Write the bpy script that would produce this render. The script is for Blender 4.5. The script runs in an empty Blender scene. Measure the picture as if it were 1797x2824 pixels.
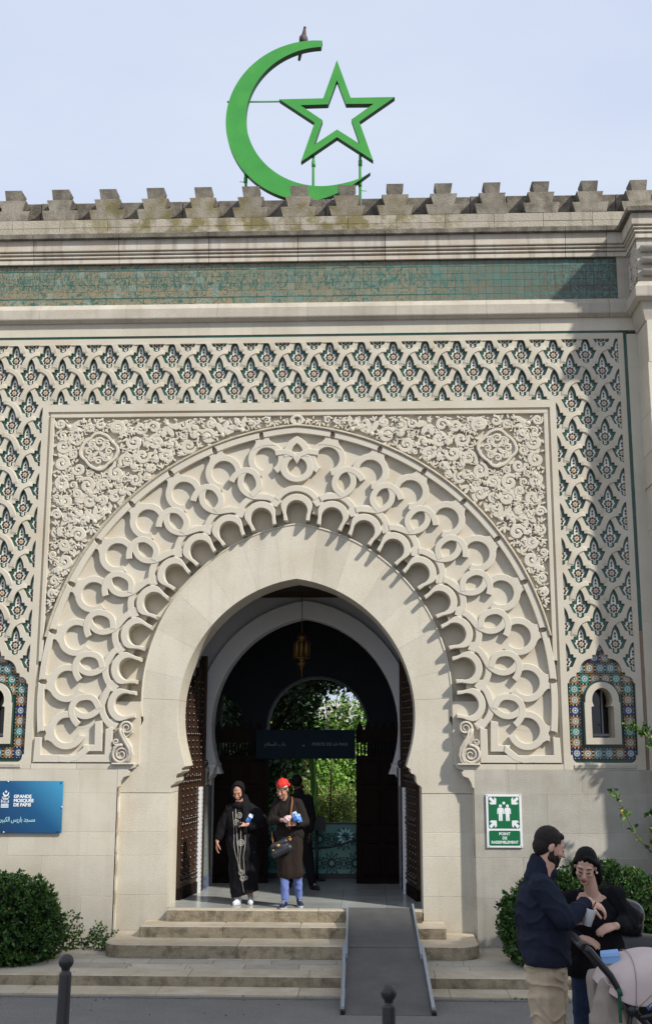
import bpy, bmesh, math, random
from math import pi, sin, cos, tan, atan2, sqrt, radians, hypot
from mathutils import Vector, Matrix, noise
from mathutils.geometry import tessellate_polygon
random.seed(7)
SC = bpy.context.scene
COL = SC.collection

# ------------------------------------------------------------------ camera, light, exposure
CX, CY, CZ = 1.012, -15.686, 2.843
cd = bpy.data.cameras.new('camera'); cam = bpy.data.objects.new('camera', cd); COL.objects.link(cam)
_p, _y, _r = radians(11.4059), radians(-2.1583), radians(0.0534)
_f = Vector((sin(_y)*cos(_p), cos(_y)*cos(_p), sin(_p)))
_rt = Vector((cos(_y), -sin(_y), 0)); _up = _rt.cross(_f)
_r2 = _rt*cos(_r) + _up*sin(_r); _u2 = _up*cos(_r) - _rt*sin(_r)
cam.matrix_world = Matrix(((_r2.x, _u2.x, -_f.x, CX), (_r2.y, _u2.y, -_f.y, CY), (_r2.z, _u2.z, -_f.z, CZ), (0, 0, 0, 1)))
cd.sensor_fit = 'VERTICAL'; cd.sensor_height = 24.0; cd.lens = 24.0*3100/2824
cd.clip_start = 0.1; cd.clip_end = 2000
SC.camera = cam

SUN = Vector((1.36, -1.0, 1.46)).normalized()
EL = math.asin(SUN.z); AZ = atan2(SUN.x, SUN.y)
w = bpy.data.worlds.new('World'); SC.world = w; w.use_nodes = True
nt = w.node_tree; nt.nodes.clear()
n_out = nt.nodes.new('ShaderNodeOutputWorld'); n_bg = nt.nodes.new('ShaderNodeBackground')
n_sky = nt.nodes.new('ShaderNodeTexSky'); n_sky.sky_type = 'NISHITA'; n_sky.sun_disc = False
n_sky.sun_elevation = EL; n_sky.sun_rotation = AZ; n_sky.dust_density = 2.0
n_tc = nt.nodes.new('ShaderNodeTexCoord'); n_mp = nt.nodes.new('ShaderNodeMapping')
n_mp.inputs['Scale'].default_value = (1.0, 1.0, 2.6)
n_ns = nt.nodes.new('ShaderNodeTexNoise'); n_ns.inputs['Scale'].default_value = 2.2
n_ns.inputs['Detail'].default_value = 7; n_ns.inputs['Roughness'].default_value = 0.5
n_rp = nt.nodes.new('ShaderNodeValToRGB')
n_rp.color_ramp.elements[0].position = 0.30; n_rp.color_ramp.elements[0].color = (4.7, 5.35, 6.85, 1)
n_rp.color_ramp.elements[1].position = 0.72; n_rp.color_ramp.elements[1].color = (5.75, 6.3, 7.35, 1)
n_mx = nt.nodes.new('ShaderNodeMix'); n_mx.data_type = 'RGBA'; n_mx.inputs[0].default_value = 0.9
nt.links.new(n_tc.outputs['Generated'], n_mp.inputs[0]); nt.links.new(n_mp.outputs[0], n_ns.inputs['Vector'])
nt.links.new(n_ns.outputs[0], n_rp.inputs[0]); nt.links.new(n_sky.outputs[0], n_mx.inputs[6])
nt.links.new(n_rp.outputs[0], n_mx.inputs[7]); nt.links.new(n_mx.outputs[2], n_bg.inputs[0])
nt.links.new(n_bg.outputs[0], n_out.inputs[0])
n_bg.inputs[1].default_value = 0.102
sd = bpy.data.lights.new('sun', 'SUN'); sd.energy = 3.85; sd.angle = radians(2.2); sd.color = (1.0, 0.955, 0.87)
sun = bpy.data.objects.new('sun', sd); COL.objects.link(sun)
sun.rotation_euler = SUN.to_track_quat('Z', 'Y').to_euler(); sun.location = (10, -10, 20)
SC.view_settings.view_transform = 'Standard'; SC.view_settings.look = 'None'
SC.view_settings.exposure = 0.42; SC.view_settings.gamma = 1.0; SC.view_settings.use_curve_mapping = False

# ------------------------------------------------------------------ materials
MATS = {}
def srgb(r, g, b):
    f = lambda c: (c/255/12.92) if c/255 <= 0.04045 else ((c/255+0.055)/1.055)**2.4
    return (f(r), f(g), f(b))
def mat(name, col, rough=0.8, metal=0.0, var=0.0, scale=6.0, col2=None, bump=0.0, bscale=60.0, spec=0.3,
        rnd=0.0, emit=0.0, detail=6, streak=0.0, streak_col=(0.10, 0.085, 0.065), xmask=None, fine=0.0, trans=0.0, rthr=(0.35, 0.7)):
    """Procedural material: base colour mixed with a second one by noise, per-object tone, fine grain, streaks, bump."""
    if name in MATS: return MATS[name]
    m = bpy.data.materials.new(name); m.use_nodes = True; nt = m.node_tree; N = nt.nodes; L = nt.links
    b = N['Principled BSDF']; b.inputs['Roughness'].default_value = rough; b.inputs['Metallic'].default_value = metal
    b.inputs['Specular IOR Level'].default_value = spec
    geo = N.new('ShaderNodeNewGeometry')
    if col2 is None: col2 = tuple(c*0.75 for c in col)
    ns = N.new('ShaderNodeTexNoise'); ns.inputs['Scale'].default_value = scale; ns.inputs['Detail'].default_value = detail
    ns.inputs['Roughness'].default_value = 0.6; L.new(geo.outputs['Position'], ns.inputs['Vector'])
    rp = N.new('ShaderNodeMapRange'); rp.inputs[1].default_value = rthr[0]; rp.inputs[2].default_value = rthr[1]
    rp.inputs[3].default_value = 0.0; rp.inputs[4].default_value = var
    L.new(ns.outputs[0], rp.inputs[0])
    fo = rp.outputs[0]
    if xmask:
        sx = N.new('ShaderNodeSeparateXYZ'); L.new(geo.outputs['Position'], sx.inputs[0]); q = N.new('ShaderNodeMath'); q.operation = 'SUBTRACT'; q.inputs[1].default_value = xmask[0]; L.new(sx.outputs[0], q.inputs[0])
        q2 = N.new('ShaderNodeMath'); q2.operation = 'ABSOLUTE'; L.new(q.outputs[0], q2.inputs[0]); q3 = N.new('ShaderNodeMapRange'); q3.inputs[1].default_value = xmask[1]; q3.inputs[2].default_value = xmask[1]*1.9
        q3.inputs[3].default_value = 1; q3.inputs[4].default_value = 0.05; L.new(q2.outputs[0], q3.inputs[0]); q4 = N.new('ShaderNodeMath'); q4.operation = 'MULTIPLY'; L.new(fo, q4.inputs[0]); L.new(q3.outputs[0], q4.inputs[1]); fo = q4.outputs[0]
    mx = N.new('ShaderNodeMix'); mx.data_type = 'RGBA'; mx.inputs[6].default_value = (*col, 1); mx.inputs[7].default_value = (*col2, 1)
    L.new(fo, mx.inputs[0]); c = mx.outputs[2]
    if streak > 0:
        mp = N.new('ShaderNodeMapping'); mp.inputs['Scale'].default_value = (9, 9, 0.7)
        L.new(geo.outputs['Position'], mp.inputs[0])
        n2 = N.new('ShaderNodeTexNoise'); n2.inputs['Scale'].default_value = 1.0; n2.inputs['Detail'].default_value = 5
        L.new(mp.outputs[0], n2.inputs['Vector'])
        r2 = N.new('ShaderNodeMapRange'); r2.inputs[1].default_value = 0.52; r2.inputs[2].default_value = 0.75
        r2.inputs[3].default_value = 0; r2.inputs[4].default_value = streak; L.new(n2.outputs[0], r2.inputs[0])
        m2 = N.new('ShaderNodeMix'); m2.data_type = 'RGBA'; m2.inputs[7].default_value = (*streak_col, 1)
        L.new(c, m2.inputs[6]); L.new(r2.outputs[0], m2.inputs[0]); c = m2.outputs[2]
    if fine > 0:
        n3 = N.new('ShaderNodeTexNoise'); n3.inputs['Scale'].default_value = 90; n3.inputs['Detail'].default_value = 3
        L.new(geo.outputs['Position'], n3.inputs['Vector'])
        r3 = N.new('ShaderNodeMapRange'); r3.inputs[3].default_value = 1-fine; r3.inputs[4].default_value = 1+fine
        r3.inputs[1].default_value = 0.3; r3.inputs[2].default_value = 0.7
        L.new(n3.outputs[0], r3.inputs[0])
        v3 = N.new('ShaderNodeVectorMath'); v3.operation = 'SCALE'; L.new(c, v3.inputs[0]); L.new(r3.outputs[0], v3.inputs['Scale']); c = v3.outputs[0]
    if rnd > 0:
        oi = N.new('ShaderNodeObjectInfo'); r4 = N.new('ShaderNodeMapRange')
        r4.inputs[3].default_value = 1-rnd; r4.inputs[4].default_value = 1+rnd*0.6; L.new(oi.outputs['Random'], r4.inputs[0])
        v4 = N.new('ShaderNodeVectorMath'); v4.operation = 'SCALE'; L.new(c, v4.inputs[0]); L.new(r4.outputs[0], v4.inputs['Scale']); c = v4.outputs[0]
    L.new(c, b.inputs['Base Color'])
    if bump > 0:
        n5 = N.new('ShaderNodeTexNoise'); n5.inputs['Scale'].default_value = bscale; n5.inputs['Detail'].default_value = 5
        L.new(geo.outputs['Position'], n5.inputs['Vector'])
        bp = N.new('ShaderNodeBump'); bp.inputs['Strength'].default_value = bump; bp.inputs['Distance'].default_value = 0.01
        L.new(n5.outputs[0], bp.inputs['Height']); L.new(bp.outputs[0], b.inputs['Normal'])
    if emit > 0:
        b.inputs['Emission Color'].default_value = (*col, 1); b.inputs['Emission Strength'].default_value = emit
    if trans > 0: b.inputs['Transmission Weight'].default_value = trans
    MATS[name] = m
    return m

M_STONE = mat('limestone', (0.60, 0.56, 0.465), 0.9, var=0.75, col2=(0.50, 0.44, 0.34), scale=1.6, bump=0.35, bscale=70, rnd=0.07, fine=0.07, streak=0.22, streak_col=(0.36, 0.31, 0.24))
M_STONEW = mat('limestone_weathered', (0.50, 0.46, 0.39), 0.92, var=0.8, col2=(0.385, 0.34, 0.275), scale=2.4, bump=0.5, bscale=55, rnd=0.10, fine=0.10, streak=0.35, streak_col=(0.25, 0.22, 0.175))
M_STONEG = mat('shade_grey_limestone', (0.43, 0.41, 0.36), 0.92, var=0.8, col2=(0.34, 0.305, 0.245), scale=2.4, bump=0.45, bscale=60, rnd=0.10, fine=0.10, streak=0.35, streak_col=(0.27, 0.24, 0.19))  # greyer stone, its darkness also standing in for shade on the right-hand wall
M_CARVE = mat('carved_limestone', (0.585, 0.545, 0.455), 0.9, var=0.6, col2=(0.51, 0.455, 0.365), scale=2.2, bump=0.25, bscale=80, fine=0.05)
M_PANEL = mat('panel_limestone', (0.57, 0.53, 0.44), 0.9, var=0.8, col2=(0.49, 0.42, 0.32), scale=1.3, bump=0.3, bscale=70, fine=0.05)
M_POINT = mat('pale_pointing', (0.66, 0.60, 0.49), 0.95, var=0.8, col2=(0.36, 0.29, 0.21), scale=2.5, rthr=(0.5, 0.6))
M_MORTAR = mat('mortar', (0.42, 0.36, 0.28), 0.95, var=0.5, scale=8)
M_CORN = mat('cornice_stone', (0.58, 0.54, 0.465), 0.9, var=0.7, col2=(0.42, 0.33, 0.24), scale=2.6, bump=0.3, rnd=0.10, fine=0.08, streak=0.55, streak_col=(0.16, 0.125, 0.10))
M_MOSS = mat('mossy_stone', (0.40, 0.36, 0.295), 0.95, var=0.9, col2=(0.185, 0.155, 0.06), scale=3.4, bump=0.9, bscale=35, rnd=0.10, fine=0.30, streak=0.6, streak_col=(0.13, 0.115, 0.095), rthr=(0.44, 0.56), xmask=(-0.4, 2.0))
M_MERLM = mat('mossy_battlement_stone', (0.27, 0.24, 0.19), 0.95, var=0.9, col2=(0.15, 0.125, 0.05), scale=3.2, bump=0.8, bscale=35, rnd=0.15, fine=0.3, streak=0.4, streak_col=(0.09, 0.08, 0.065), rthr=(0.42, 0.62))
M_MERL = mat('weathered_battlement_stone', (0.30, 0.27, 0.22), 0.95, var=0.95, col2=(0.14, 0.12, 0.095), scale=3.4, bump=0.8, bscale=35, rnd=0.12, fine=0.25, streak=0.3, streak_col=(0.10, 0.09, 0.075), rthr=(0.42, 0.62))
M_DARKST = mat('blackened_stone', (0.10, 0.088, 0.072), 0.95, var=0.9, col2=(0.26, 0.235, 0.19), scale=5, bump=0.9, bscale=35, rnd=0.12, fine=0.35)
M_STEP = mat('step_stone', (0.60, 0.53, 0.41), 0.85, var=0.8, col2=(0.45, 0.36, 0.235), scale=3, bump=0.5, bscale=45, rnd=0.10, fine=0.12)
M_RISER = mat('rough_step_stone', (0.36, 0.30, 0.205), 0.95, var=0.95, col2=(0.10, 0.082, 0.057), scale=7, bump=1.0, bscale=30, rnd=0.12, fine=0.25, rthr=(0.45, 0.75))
M_ASPH = mat('asphalt', (0.215, 0.205, 0.190), 0.92, var=0.6, col2=(0.165, 0.156, 0.146), scale=1.6, bump=0.8, bscale=130, fine=0.35)
M_PAVE = mat('paving_stone', (0.55, 0.50, 0.41), 0.85, var=0.7, col2=(0.41, 0.36, 0.285), scale=4, bump=0.4, rnd=0.18, fine=0.10)
M_GREEN = mat('green_glaze', (0.022, 0.085, 0.058), 0.25, var=0.6, col2=(0.010, 0.045, 0.036), scale=14, spec=0.5, rnd=0.15)
M_WHITEG = mat('white_glaze', (0.68, 0.66, 0.57), 0.3, var=0.3, scale=20, spec=0.5)
M_DKG = mat('dark_glaze', (0.030, 0.012, 0.012), 0.3, spec=0.5)
M_GOLDG = mat('ochre_glaze', (0.36, 0.19, 0.05), 0.35, spec=0.5, var=0.4, scale=30)
M_BLUEG = mat('blue_glaze', (0.016, 0.030, 0.13), 0.3, spec=0.5, var=0.5, scale=25)
M_TEALG = mat('teal_glaze', (0.08, 0.18, 0.18), 0.3, spec=0.5, var=0.5, scale=25)
M_BRG = mat('brown_glaze', (0.28, 0.135, 0.035), 0.3, spec=0.5, var=0.5, scale=25)
M_LTBL = mat('pale_blue_glaze', (0.38, 0.46, 0.45), 0.3, spec=0.5)
M_SIGNG = mat('green_metal_paint', (0.060, 0.335, 0.055), 0.45, var=0.8, col2=(0.040, 0.26, 0.048), scale=3, spec=0.4, fine=0.05, bump=0.05)
M_SIGNE = mat('dark_green_edge_paint', (0.012, 0.075, 0.018), 0.5, var=0.4, scale=5)
M_WOOD = mat('carved_dark_wood', (0.010, 0.005, 0.003), 0.75, var=0.7, col2=(0.005, 0.0025, 0.002), scale=8, spec=0.12)
M_WOODL = mat('studded_door_wood', (0.040, 0.017, 0.008), 0.55, var=0.7, col2=(0.02, 0.009, 0.005), scale=6, spec=0.4)
M_STUD = mat('iron_stud', (0.09, 0.07, 0.06), 0.25, metal=0.8, spec=0.5)
M_PLAST = mat('white_plaster', (0.62, 0.61, 0.60), 0.9, var=0.3, scale=3, bump=0.15)
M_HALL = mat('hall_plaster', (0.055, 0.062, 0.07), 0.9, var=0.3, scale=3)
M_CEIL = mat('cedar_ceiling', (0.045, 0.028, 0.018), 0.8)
M_MARB = mat('marble_floor', (0.40, 0.41, 0.39), 0.22, var=0.8, col2=(0.27, 0.29, 0.28), scale=2.2, spec=0.5, rnd=0.1)
M_BRASS = mat('aged_brass', (0.12, 0.07, 0.02), 0.45, metal=0.85, var=0.5, scale=20)
M_BLACK = mat('black_metal', (0.012, 0.012, 0.013), 0.35, spec=0.5)
M_BOLL = mat('brown_black_bollard_paint', (0.030, 0.026, 0.026), 0.35, spec=0.5, var=0.4, scale=8, bump=0.15)
M_LEAF1 = mat('glossy_leaf', (0.022, 0.066, 0.015), 0.30, spec=0.45, var=0.9, col2=(0.058, 0.125, 0.026), scale=4.5, rnd=0.0)
M_LEAF2 = mat('young_leaf', (0.12, 0.22, 0.035), 0.45, spec=0.4, var=0.8, col2=(0.06, 0.13, 0.02), scale=9)
M_LEAFY = mat('yellowing_leaf', (0.33, 0.28, 0.05), 0.5)
M_STEM = mat('woody_stem', (0.07, 0.045, 0.025), 0.9, var=0.6)
M_STEMG = mat('green_cane', (0.09, 0.11, 0.035), 0.7, var=0.6)
M_WHITE = mat('white_paint', (0.74, 0.75, 0.76), 0.4)
M_SAFE = mat('safety_green', (0.006, 0.135, 0.048), 0.35, spec=0.4)
M_PRINT = mat('white_print', (0.78, 0.82, 0.84), 0.5)
M_PRINTT = mat('turquoise_print', (0.42, 0.70, 0.74), 0.5)
M_STEEL = mat('galvanised_steel', (0.42, 0.46, 0.50), 0.45, metal=0.3, var=0.5, scale=10)
M_RAMP = mat('ramp_rubber', (0.105, 0.103, 0.10), 0.75, var=0.7, col2=(0.155, 0.15, 0.143), scale=3, bump=0.6, bscale=150, fine=0.12)

# ------------------------------------------------------------------ object helpers
def link(o, parent=None):
    COL.objects.link(o)
    if parent is not None: o.parent = parent
    return o
def tag(o, label=None, cat=None, group=None, kind=None):
    if label: o['label'] = label
    if cat: o['category'] = cat
    if group: o['group'] = group
    if kind: o['kind'] = kind
    return o
def empty(name, loc=(0, 0, 0), parent=None):
    o = bpy.data.objects.new(name, None); o.empty_display_size = 0.2
    link(o, parent); o.location = loc; return o
class MB:
    """Collects polygons; build() links them as one mesh object."""
    def __init__(s): s.v = []; s.f = []; s.m = []; s.sm = []
    def add(s, vs, fs, mi=0, smooth=False):
        k = len(s.v); s.v += [tuple(v) for v in vs]
        s.f += [tuple(i+k for i in f) for f in fs]; s.m += [mi]*len(fs); s.sm += [smooth]*len(fs); return s
    def box(s, x0, x1, y0, y1, z0, z1, mi=0):
        v = [(x, y, z) for x in (x0, x1) for y in (y0, y1) for z in (z0, z1)]
        return s.add(v, [(0, 1, 3, 2), (4, 6, 7, 5), (0, 4, 5, 1), (2, 3, 7, 6), (0, 2, 6, 4), (1, 5, 7, 3)], mi)
    def cbox(s, x0, x1, z0, z1, yf, yb, c=0.006, mi=0):
        """block with a chamfered front (front towards -y)"""
        if x1-x0 < 2.5*c or z1-z0 < 2.5*c: return s.box(x0, x1, yf, yb, z0, z1, mi)
        o = [(x0, z0), (x1, z0), (x1, z1), (x0, z1)]; i = [(x0+c, z0+c), (x1-c, z0+c), (x1-c, z1-c), (x0+c, z1-c)]
        v = [(x, yf, z) for x, z in i]+[(x, yf+c, z) for x, z in o]+[(x, yb, z) for x, z in o]
        f = [(0, 1, 2, 3)]
        for k in range(4):
            n = (k+1) % 4; f += [(4+k, 4+n, n, k), (8+k, 8+n, 4+n, 4+k)]
        return s.add(v, f, mi)
    def ribbon(s, A, B, y0, y1, c=0.006, closed=False, mi=0, back=False):
        """front face between 2D outlines A and B (x,z lists), with chamfer and side walls"""
        n = len(A); v = []
        yl = y0 if isinstance(y0, list) else [y0]*n
        for a, b, y0 in zip(A, B, yl):
            d = hypot(b[0]-a[0], b[1]-a[1]) or 1e-6; cc = min(c, d*0.35); ux, uz = (b[0]-a[0])/d*cc, (b[1]-a[1])/d*cc
            v += [(a[0], y1, a[1]), (a[0], y0+cc, a[1]), (a[0]+ux, y0, a[1]+uz), (b[0]-ux, y0, b[1]-uz), (b[0], y0+cc, b[1]), (b[0], y1, b[1])]
        f = []; rng = n if closed else n-1
        for i in range(rng):
            j = (i+1) % n
            for k in range(5): f.append((i*6+k, i*6+k+1, j*6+k+1, j*6+k))
            if back: f.append((i*6+5, i*6, j*6, j*6+5))
        if not closed:
            f.append(tuple(range(6))); f.append(tuple((n-1)*6+k for k in reversed(range(6))))
        return s.add(v, f, mi)
    def poly(s, outer, y0, y1, holes=(), mi=0, c=0.0, mside=None, sides=True):
        """extruded polygon (x,z) with holes; optional chamfer on the outer edge"""
        if mside is None: mside = mi
        loops = [inset(outer, c) if c else list(outer)]+[list(h) for h in holes]
        tri = tessellate_polygon([[Vector((x, z, 0)) for x, z in l] for l in loops])
        fl = [p for l in loops for p in l]
        s.add([(x, y0, z) for x, z in fl], tri, mi)
        if c:
            n = len(outer); v = [(x, y0, z) for x, z in loops[0]]+[(x, y0+c, z) for x, z in outer]
            s.add(v, [(i, (i+1) % n, n+(i+1) % n, n+i) for i in range(n)], mi)
        if sides:
            for l, ya in [(outer, y0+c)]+[(h, y0) for h in holes]:
                n = len(l); v = [(x, ya, z) for x, z in l]+[(x, y1, z) for x, z in l]
                s.add(v, [(i, (i+1) % n, n+(i+1) % n, n+i) for i in range(n)], mside)
        return s
    def tube(s, pts, r, seg=8, mi=0, caps=True, smooth=True):
        pts = [Vector(p) for p in pts]; rs = r if isinstance(r, (list, tuple)) else [r]*len(pts); v = []
        t0 = (pts[1]-pts[0]).normalized(); up = Vector((0, 0, 1)) if abs(t0.z) < 0.9 else Vector((1, 0, 0))
        nrm = (up-t0*up.dot(t0)).normalized()
        for i, p in enumerate(pts):
            t = (pts[min(i+1, len(pts)-1)]-pts[max(i-1, 0)]).normalized()
            nrm = (nrm-t*nrm.dot(t)).normalized(); b = t.cross(nrm)
            for k in range(seg):
                a = 2*pi*k/seg; v.append(p+(nrm*cos(a)+b*sin(a))*rs[i])
        f = [(i*seg+k, i*seg+(k+1) % seg, (i+1)*seg+(k+1) % seg, (i+1)*seg+k) for i in range(len(pts)-1) for k in range(seg)]
        s.add(v, f, mi, smooth)
        if caps:
            k = len(s.v)-len(v); n = len(pts)
            s.f += [tuple(k+i for i in reversed(range(seg))), tuple(k+(n-1)*seg+i for i in range(seg))]; s.m += [mi]*2; s.sm += [False]*2
        return s
    def lathe(s, prof, c=(0, 0, 0), seg=20, mi=0, smooth=True):
        v = [(c[0]+r*cos(2*pi*k/seg), c[1]+r*sin(2*pi*k/seg), c[2]+z) for r, z in prof for k in range(seg)]
        f = [(i*seg+k, i*seg+(k+1) % seg, (i+1)*seg+(k+1) % seg, (i+1)*seg+k) for i in range(len(prof)-1) for k in range(seg)]
        return s.add(v, f, mi, smooth)
    def ball(s, c, r, seg=10, rings=6, mi=0):
        if not isinstance(r, (tuple, list)): r = (r, r, r)
        v = []; f = []
        for i in range(rings+1):
            a = pi*i/rings
            for k in range(seg):
                b = 2*pi*k/seg; v.append((c[0]+r[0]*sin(a)*cos(b), c[1]+r[1]*sin(a)*sin(b), c[2]+r[2]*cos(a)))
        f = [(i*seg+k, (i+1)*seg+k, (i+1)*seg+(k+1) % seg, i*seg+(k+1) % seg) for i in range(rings) for k in range(seg)]
        return s.add(v, f, mi, True)
    def build(s, name, mats, parent=None, fix=True):
        me = bpy.data.meshes.new(name); me.from_pydata(s.v, [], s.f)
        for m in (mats if isinstance(mats, (list, tuple)) else [mats]): me.materials.append(m)
        me.polygons.foreach_set('material_index', s.m); me.polygons.foreach_set('use_smooth', s.sm)
        if fix:
            bm = bmesh.new(); bm.from_mesh(me)
            bmesh.ops.remove_doubles(bm, verts=bm.verts, dist=1e-5) if len(s.v) < 20000 else None
            bmesh.ops.recalc_face_normals(bm, faces=bm.faces); bm.to_mesh(me); bm.free()
        me.update()
        return link(bpy.data.objects.new(name, me), parent)
def inset(P, c):
    n = len(P); A = sum(P[i][0]*P[(i+1) % n][1]-P[(i+1) % n][0]*P[i][1] for i in range(n)); sg = 1 if A > 0 else -1
    out = []
    for i in range(n):
        p0, p, p1 = P[i-1], P[i], P[(i+1) % n]
        def nn(a, b):
            dx, dz = b[0]-a[0], b[1]-a[1]; l = hypot(dx, dz) or 1e-9; return (-dz/l*sg, dx/l*sg)
        n0, n1 = nn(p0, p), nn(p, p1); mx, mz = n0[0]+n1[0], n0[1]+n1[1]; l = mx*mx+mz*mz
        if l < 0.2: out.append((p[0]+n0[0]*c, p[1]+n0[1]*c)); continue
        k = 2*c/l; out.append((p[0]+mx*k, p[1]+mz*k))
    return out
def inst(src, name, loc=(0, 0, 0), parent=None, scale=None, rz=0):
    o = bpy.data.objects.new(name, src.data); link(o, parent); o.location = loc
    if scale: o.scale = scale
    if rz: o.rotation_euler = (0, 0, rz)
    return o
def arc(cx, cz, r, a0, a1, n):
    return [(cx+r*cos(a0+(a1-a0)*i/n), cz+r*sin(a0+(a1-a0)*i/n)) for i in range(n+1)]
def clip(P, f):
    """Sutherland-Hodgman against f(p)>=0 (linear f)"""
    out = []
    for i in range(len(P)):
        a, b = P[i-1], P[i]; fa, fb = f(a), f(b)
        if (fa >= 0) != (fb >= 0):
            t = fa/(fa-fb); out.append((a[0]+(b[0]-a[0])*t, a[1]+(b[1]-a[1])*t))
        if fb >= 0: out.append(b)
    return out
def boxclip(P, x0, x1, z0, z1):
    for f in (lambda p: p[0]-x0, lambda p: x1-p[0], lambda p: p[1]-z0, lambda p: z1-p[1]):
        P = clip(P, f)
        if len(P) < 3: return []
    return P

TMP = bpy.data.scenes.new('tmp_eval')
def bake(o):
    """evaluated mesh of one unlinked object, worked out in a scratch scene"""
    TMP.collection.objects.link(o); vl = TMP.view_layers[0]
    with bpy.context.temp_override(scene=TMP, view_layer=vl):
        vl.update(); dg = vl.depsgraph
        me = bpy.data.meshes.new_from_object(o.evaluated_get(dg))
    TMP.collection.objects.unlink(o); bpy.data.objects.remove(o); return me

# ------------------------------------------------------------------ setting: ground
def ground_z(y): return 0.0 if y > -2.4 else 0.075*(-2.4-y)
mb = MB()
ys = [-2.40, -2.9, -4, -6, -8, -11, -16, -30, -60]
xs = [-60, -30, -12, -6, -2, 2, 6, 12, 30, 60]
mb.add([(x, y, min(ground_z(y), 1.1)) for y in ys for x in xs],
       [(i*10+j, i*10+j+1, (i+1)*10+j+1, (i+1)*10+j) for i in range(len(ys)-1) for j in range(9)])
o = mb.build('road', M_ASPH); tag(o, kind='structure')
mb = MB(); mb.add([(-300, -2.38, -0.02), (300, -2.38, -0.02), (300, 300, -0.02), (-300, 300, -0.02)], [(0, 1, 2, 3)])
mb.add([(-300, -300, -0.5), (300, -300, -0.5), (300, -2.38, -0.02), (-300, -2.38, -0.02)], [(0, 1, 2, 3)])
tag(mb.build('ground', mat('packed_earth', (0.16, 0.13, 0.09), 0.95, var=0.6, scale=3)), kind='structure')

# unseen apartment block, added behind the camera to shade the pavement and wall foot
APT = empty('added_apartment_block', (10, -21, 1.1)); tag(APT, 'unseen pale apartment block added behind the photographer to shade the pavement and steps', 'building')
g = MB(); g.box(10.4, 21.2, -9, 0, -1.5, 29.9); g.build('block_wall', mat('pale_render', (.55, .52, .47), .9, var=.3), APT)
for k in range(8):
    g = MB()
    for i in range(4): g.box(11+i*2.6, 12.2+i*2.6, 0.01, .05, 2.2+k*3.3, 4.1+k*3.3)
    g.build('window_row', mat('street_window_glass', (.03, .035, .04), .15, spec=.5), APT)

MOSQUE = empty('mosque', (0, 0, 0))
tag(MOSQUE, 'pale limestone mosque front with horseshoe arch doorway, tiled frieze and stepped battlements', 'mosque')
def sub(mb, name, mats, parent=MOSQUE, **k): return mb.build(name, mats, parent, **k)

# core wall behind the facing stones (joints show it), leaving the doorway and two windows open
CORE = MB()
def core(x0, x1, z0, z1, y0=0.26, y1=0.62): CORE.box(x0, x1, y0, y1, z0, z1)
core(-6.6, -4.36, 0.0, 10.9); core(4.36, 6.6, 0.0, 10.2)
for s in (-1, 1):
    a, b = sorted((s*2.30, s*4.03)); core(a, b, 0, 10.2)
    a, b = sorted((s*4.03, s*4.36)); core(a, b, 0, 2.84); core(a, b, 3.56, 10.2)
core(-2.30, 2.30, 5.75, 10.2)
sub(CORE, 'core_wall', M_MORTAR)

# ---- ashlar blocks
def courses(zs, joints, yf=0.0, yb=0.26, m=M_STONE, x0=None, x1=None, gap=0.002):
    for i in range(len(zs)-1):
        xs = sorted(joints[i])
        for a, b in zip(xs[:-1], xs[1:]):
            if b-a < 0.03: continue
            MB_ = MB(); MB_.cbox(a+gap, b-gap, zs[i]+gap, zs[i+1]-gap, yf+random.uniform(-0.0008, 0.0008), yb, 0.0015)
            sub(MB_, 'wall_block', m)
ZL = [0.10, 0.766, 1.289, 1.60, 2.112, 2.43]
courses(ZL, [[-6.4, -5.1, -4.0, -2.865, -2.43], [-6.4, -5.6, -4.5, -3.426, -2.43], [-6.4, -5.0, -3.896, -2.916, -2.43],
             [-6.4, -5.3, -4.3, -3.45, -2.43], [-6.4, -5.0, -3.87, -2.95, -2.43]])
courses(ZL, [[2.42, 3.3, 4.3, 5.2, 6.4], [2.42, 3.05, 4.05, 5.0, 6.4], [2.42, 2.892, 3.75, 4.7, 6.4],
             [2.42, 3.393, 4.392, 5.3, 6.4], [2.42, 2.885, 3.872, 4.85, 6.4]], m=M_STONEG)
g = MB(); g.box(-6.4, -2.432, .0026, .2, .12, 2.43); g.box(2.432, 4.03, .0026, .2, .12, 2.43); g.box(4.03, 6.4, .0026, .2, .12, 2.43); g.box(-6.4, 6.4, .0026, .2, 8.69, 8.89); g.box(4.79, 6.4, .0026, .2, 2.43, 8.62); sub(g, 'pointing', M_POINT)
# thin course below the carved panels, next to the doorway ring
for s in (-1, 1):
    j = sorted([s*2.33, s*3.0, s*3.637]); courses([2.43, 2.508], [j])
# strip right and left of the green line
zz = [2.43, 3.30, 4.42, 5.55, 6.3, 7.2, 8.1, 8.63]
for s in (-1, 1):
    courses(zz, [sorted((s*4.789, s*5.02, s*6.4)) for _ in zz[1:]])
# wall between the lattice field and the sill moulding
courses([8.682, 8.90], [[-6.4, -5.6, -4.75, -3.9, -2.6, -1.3, -0.66, 0.0, 1.25, 2.2, 3.55, 4.3, 5.4, 6.4]])
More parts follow.
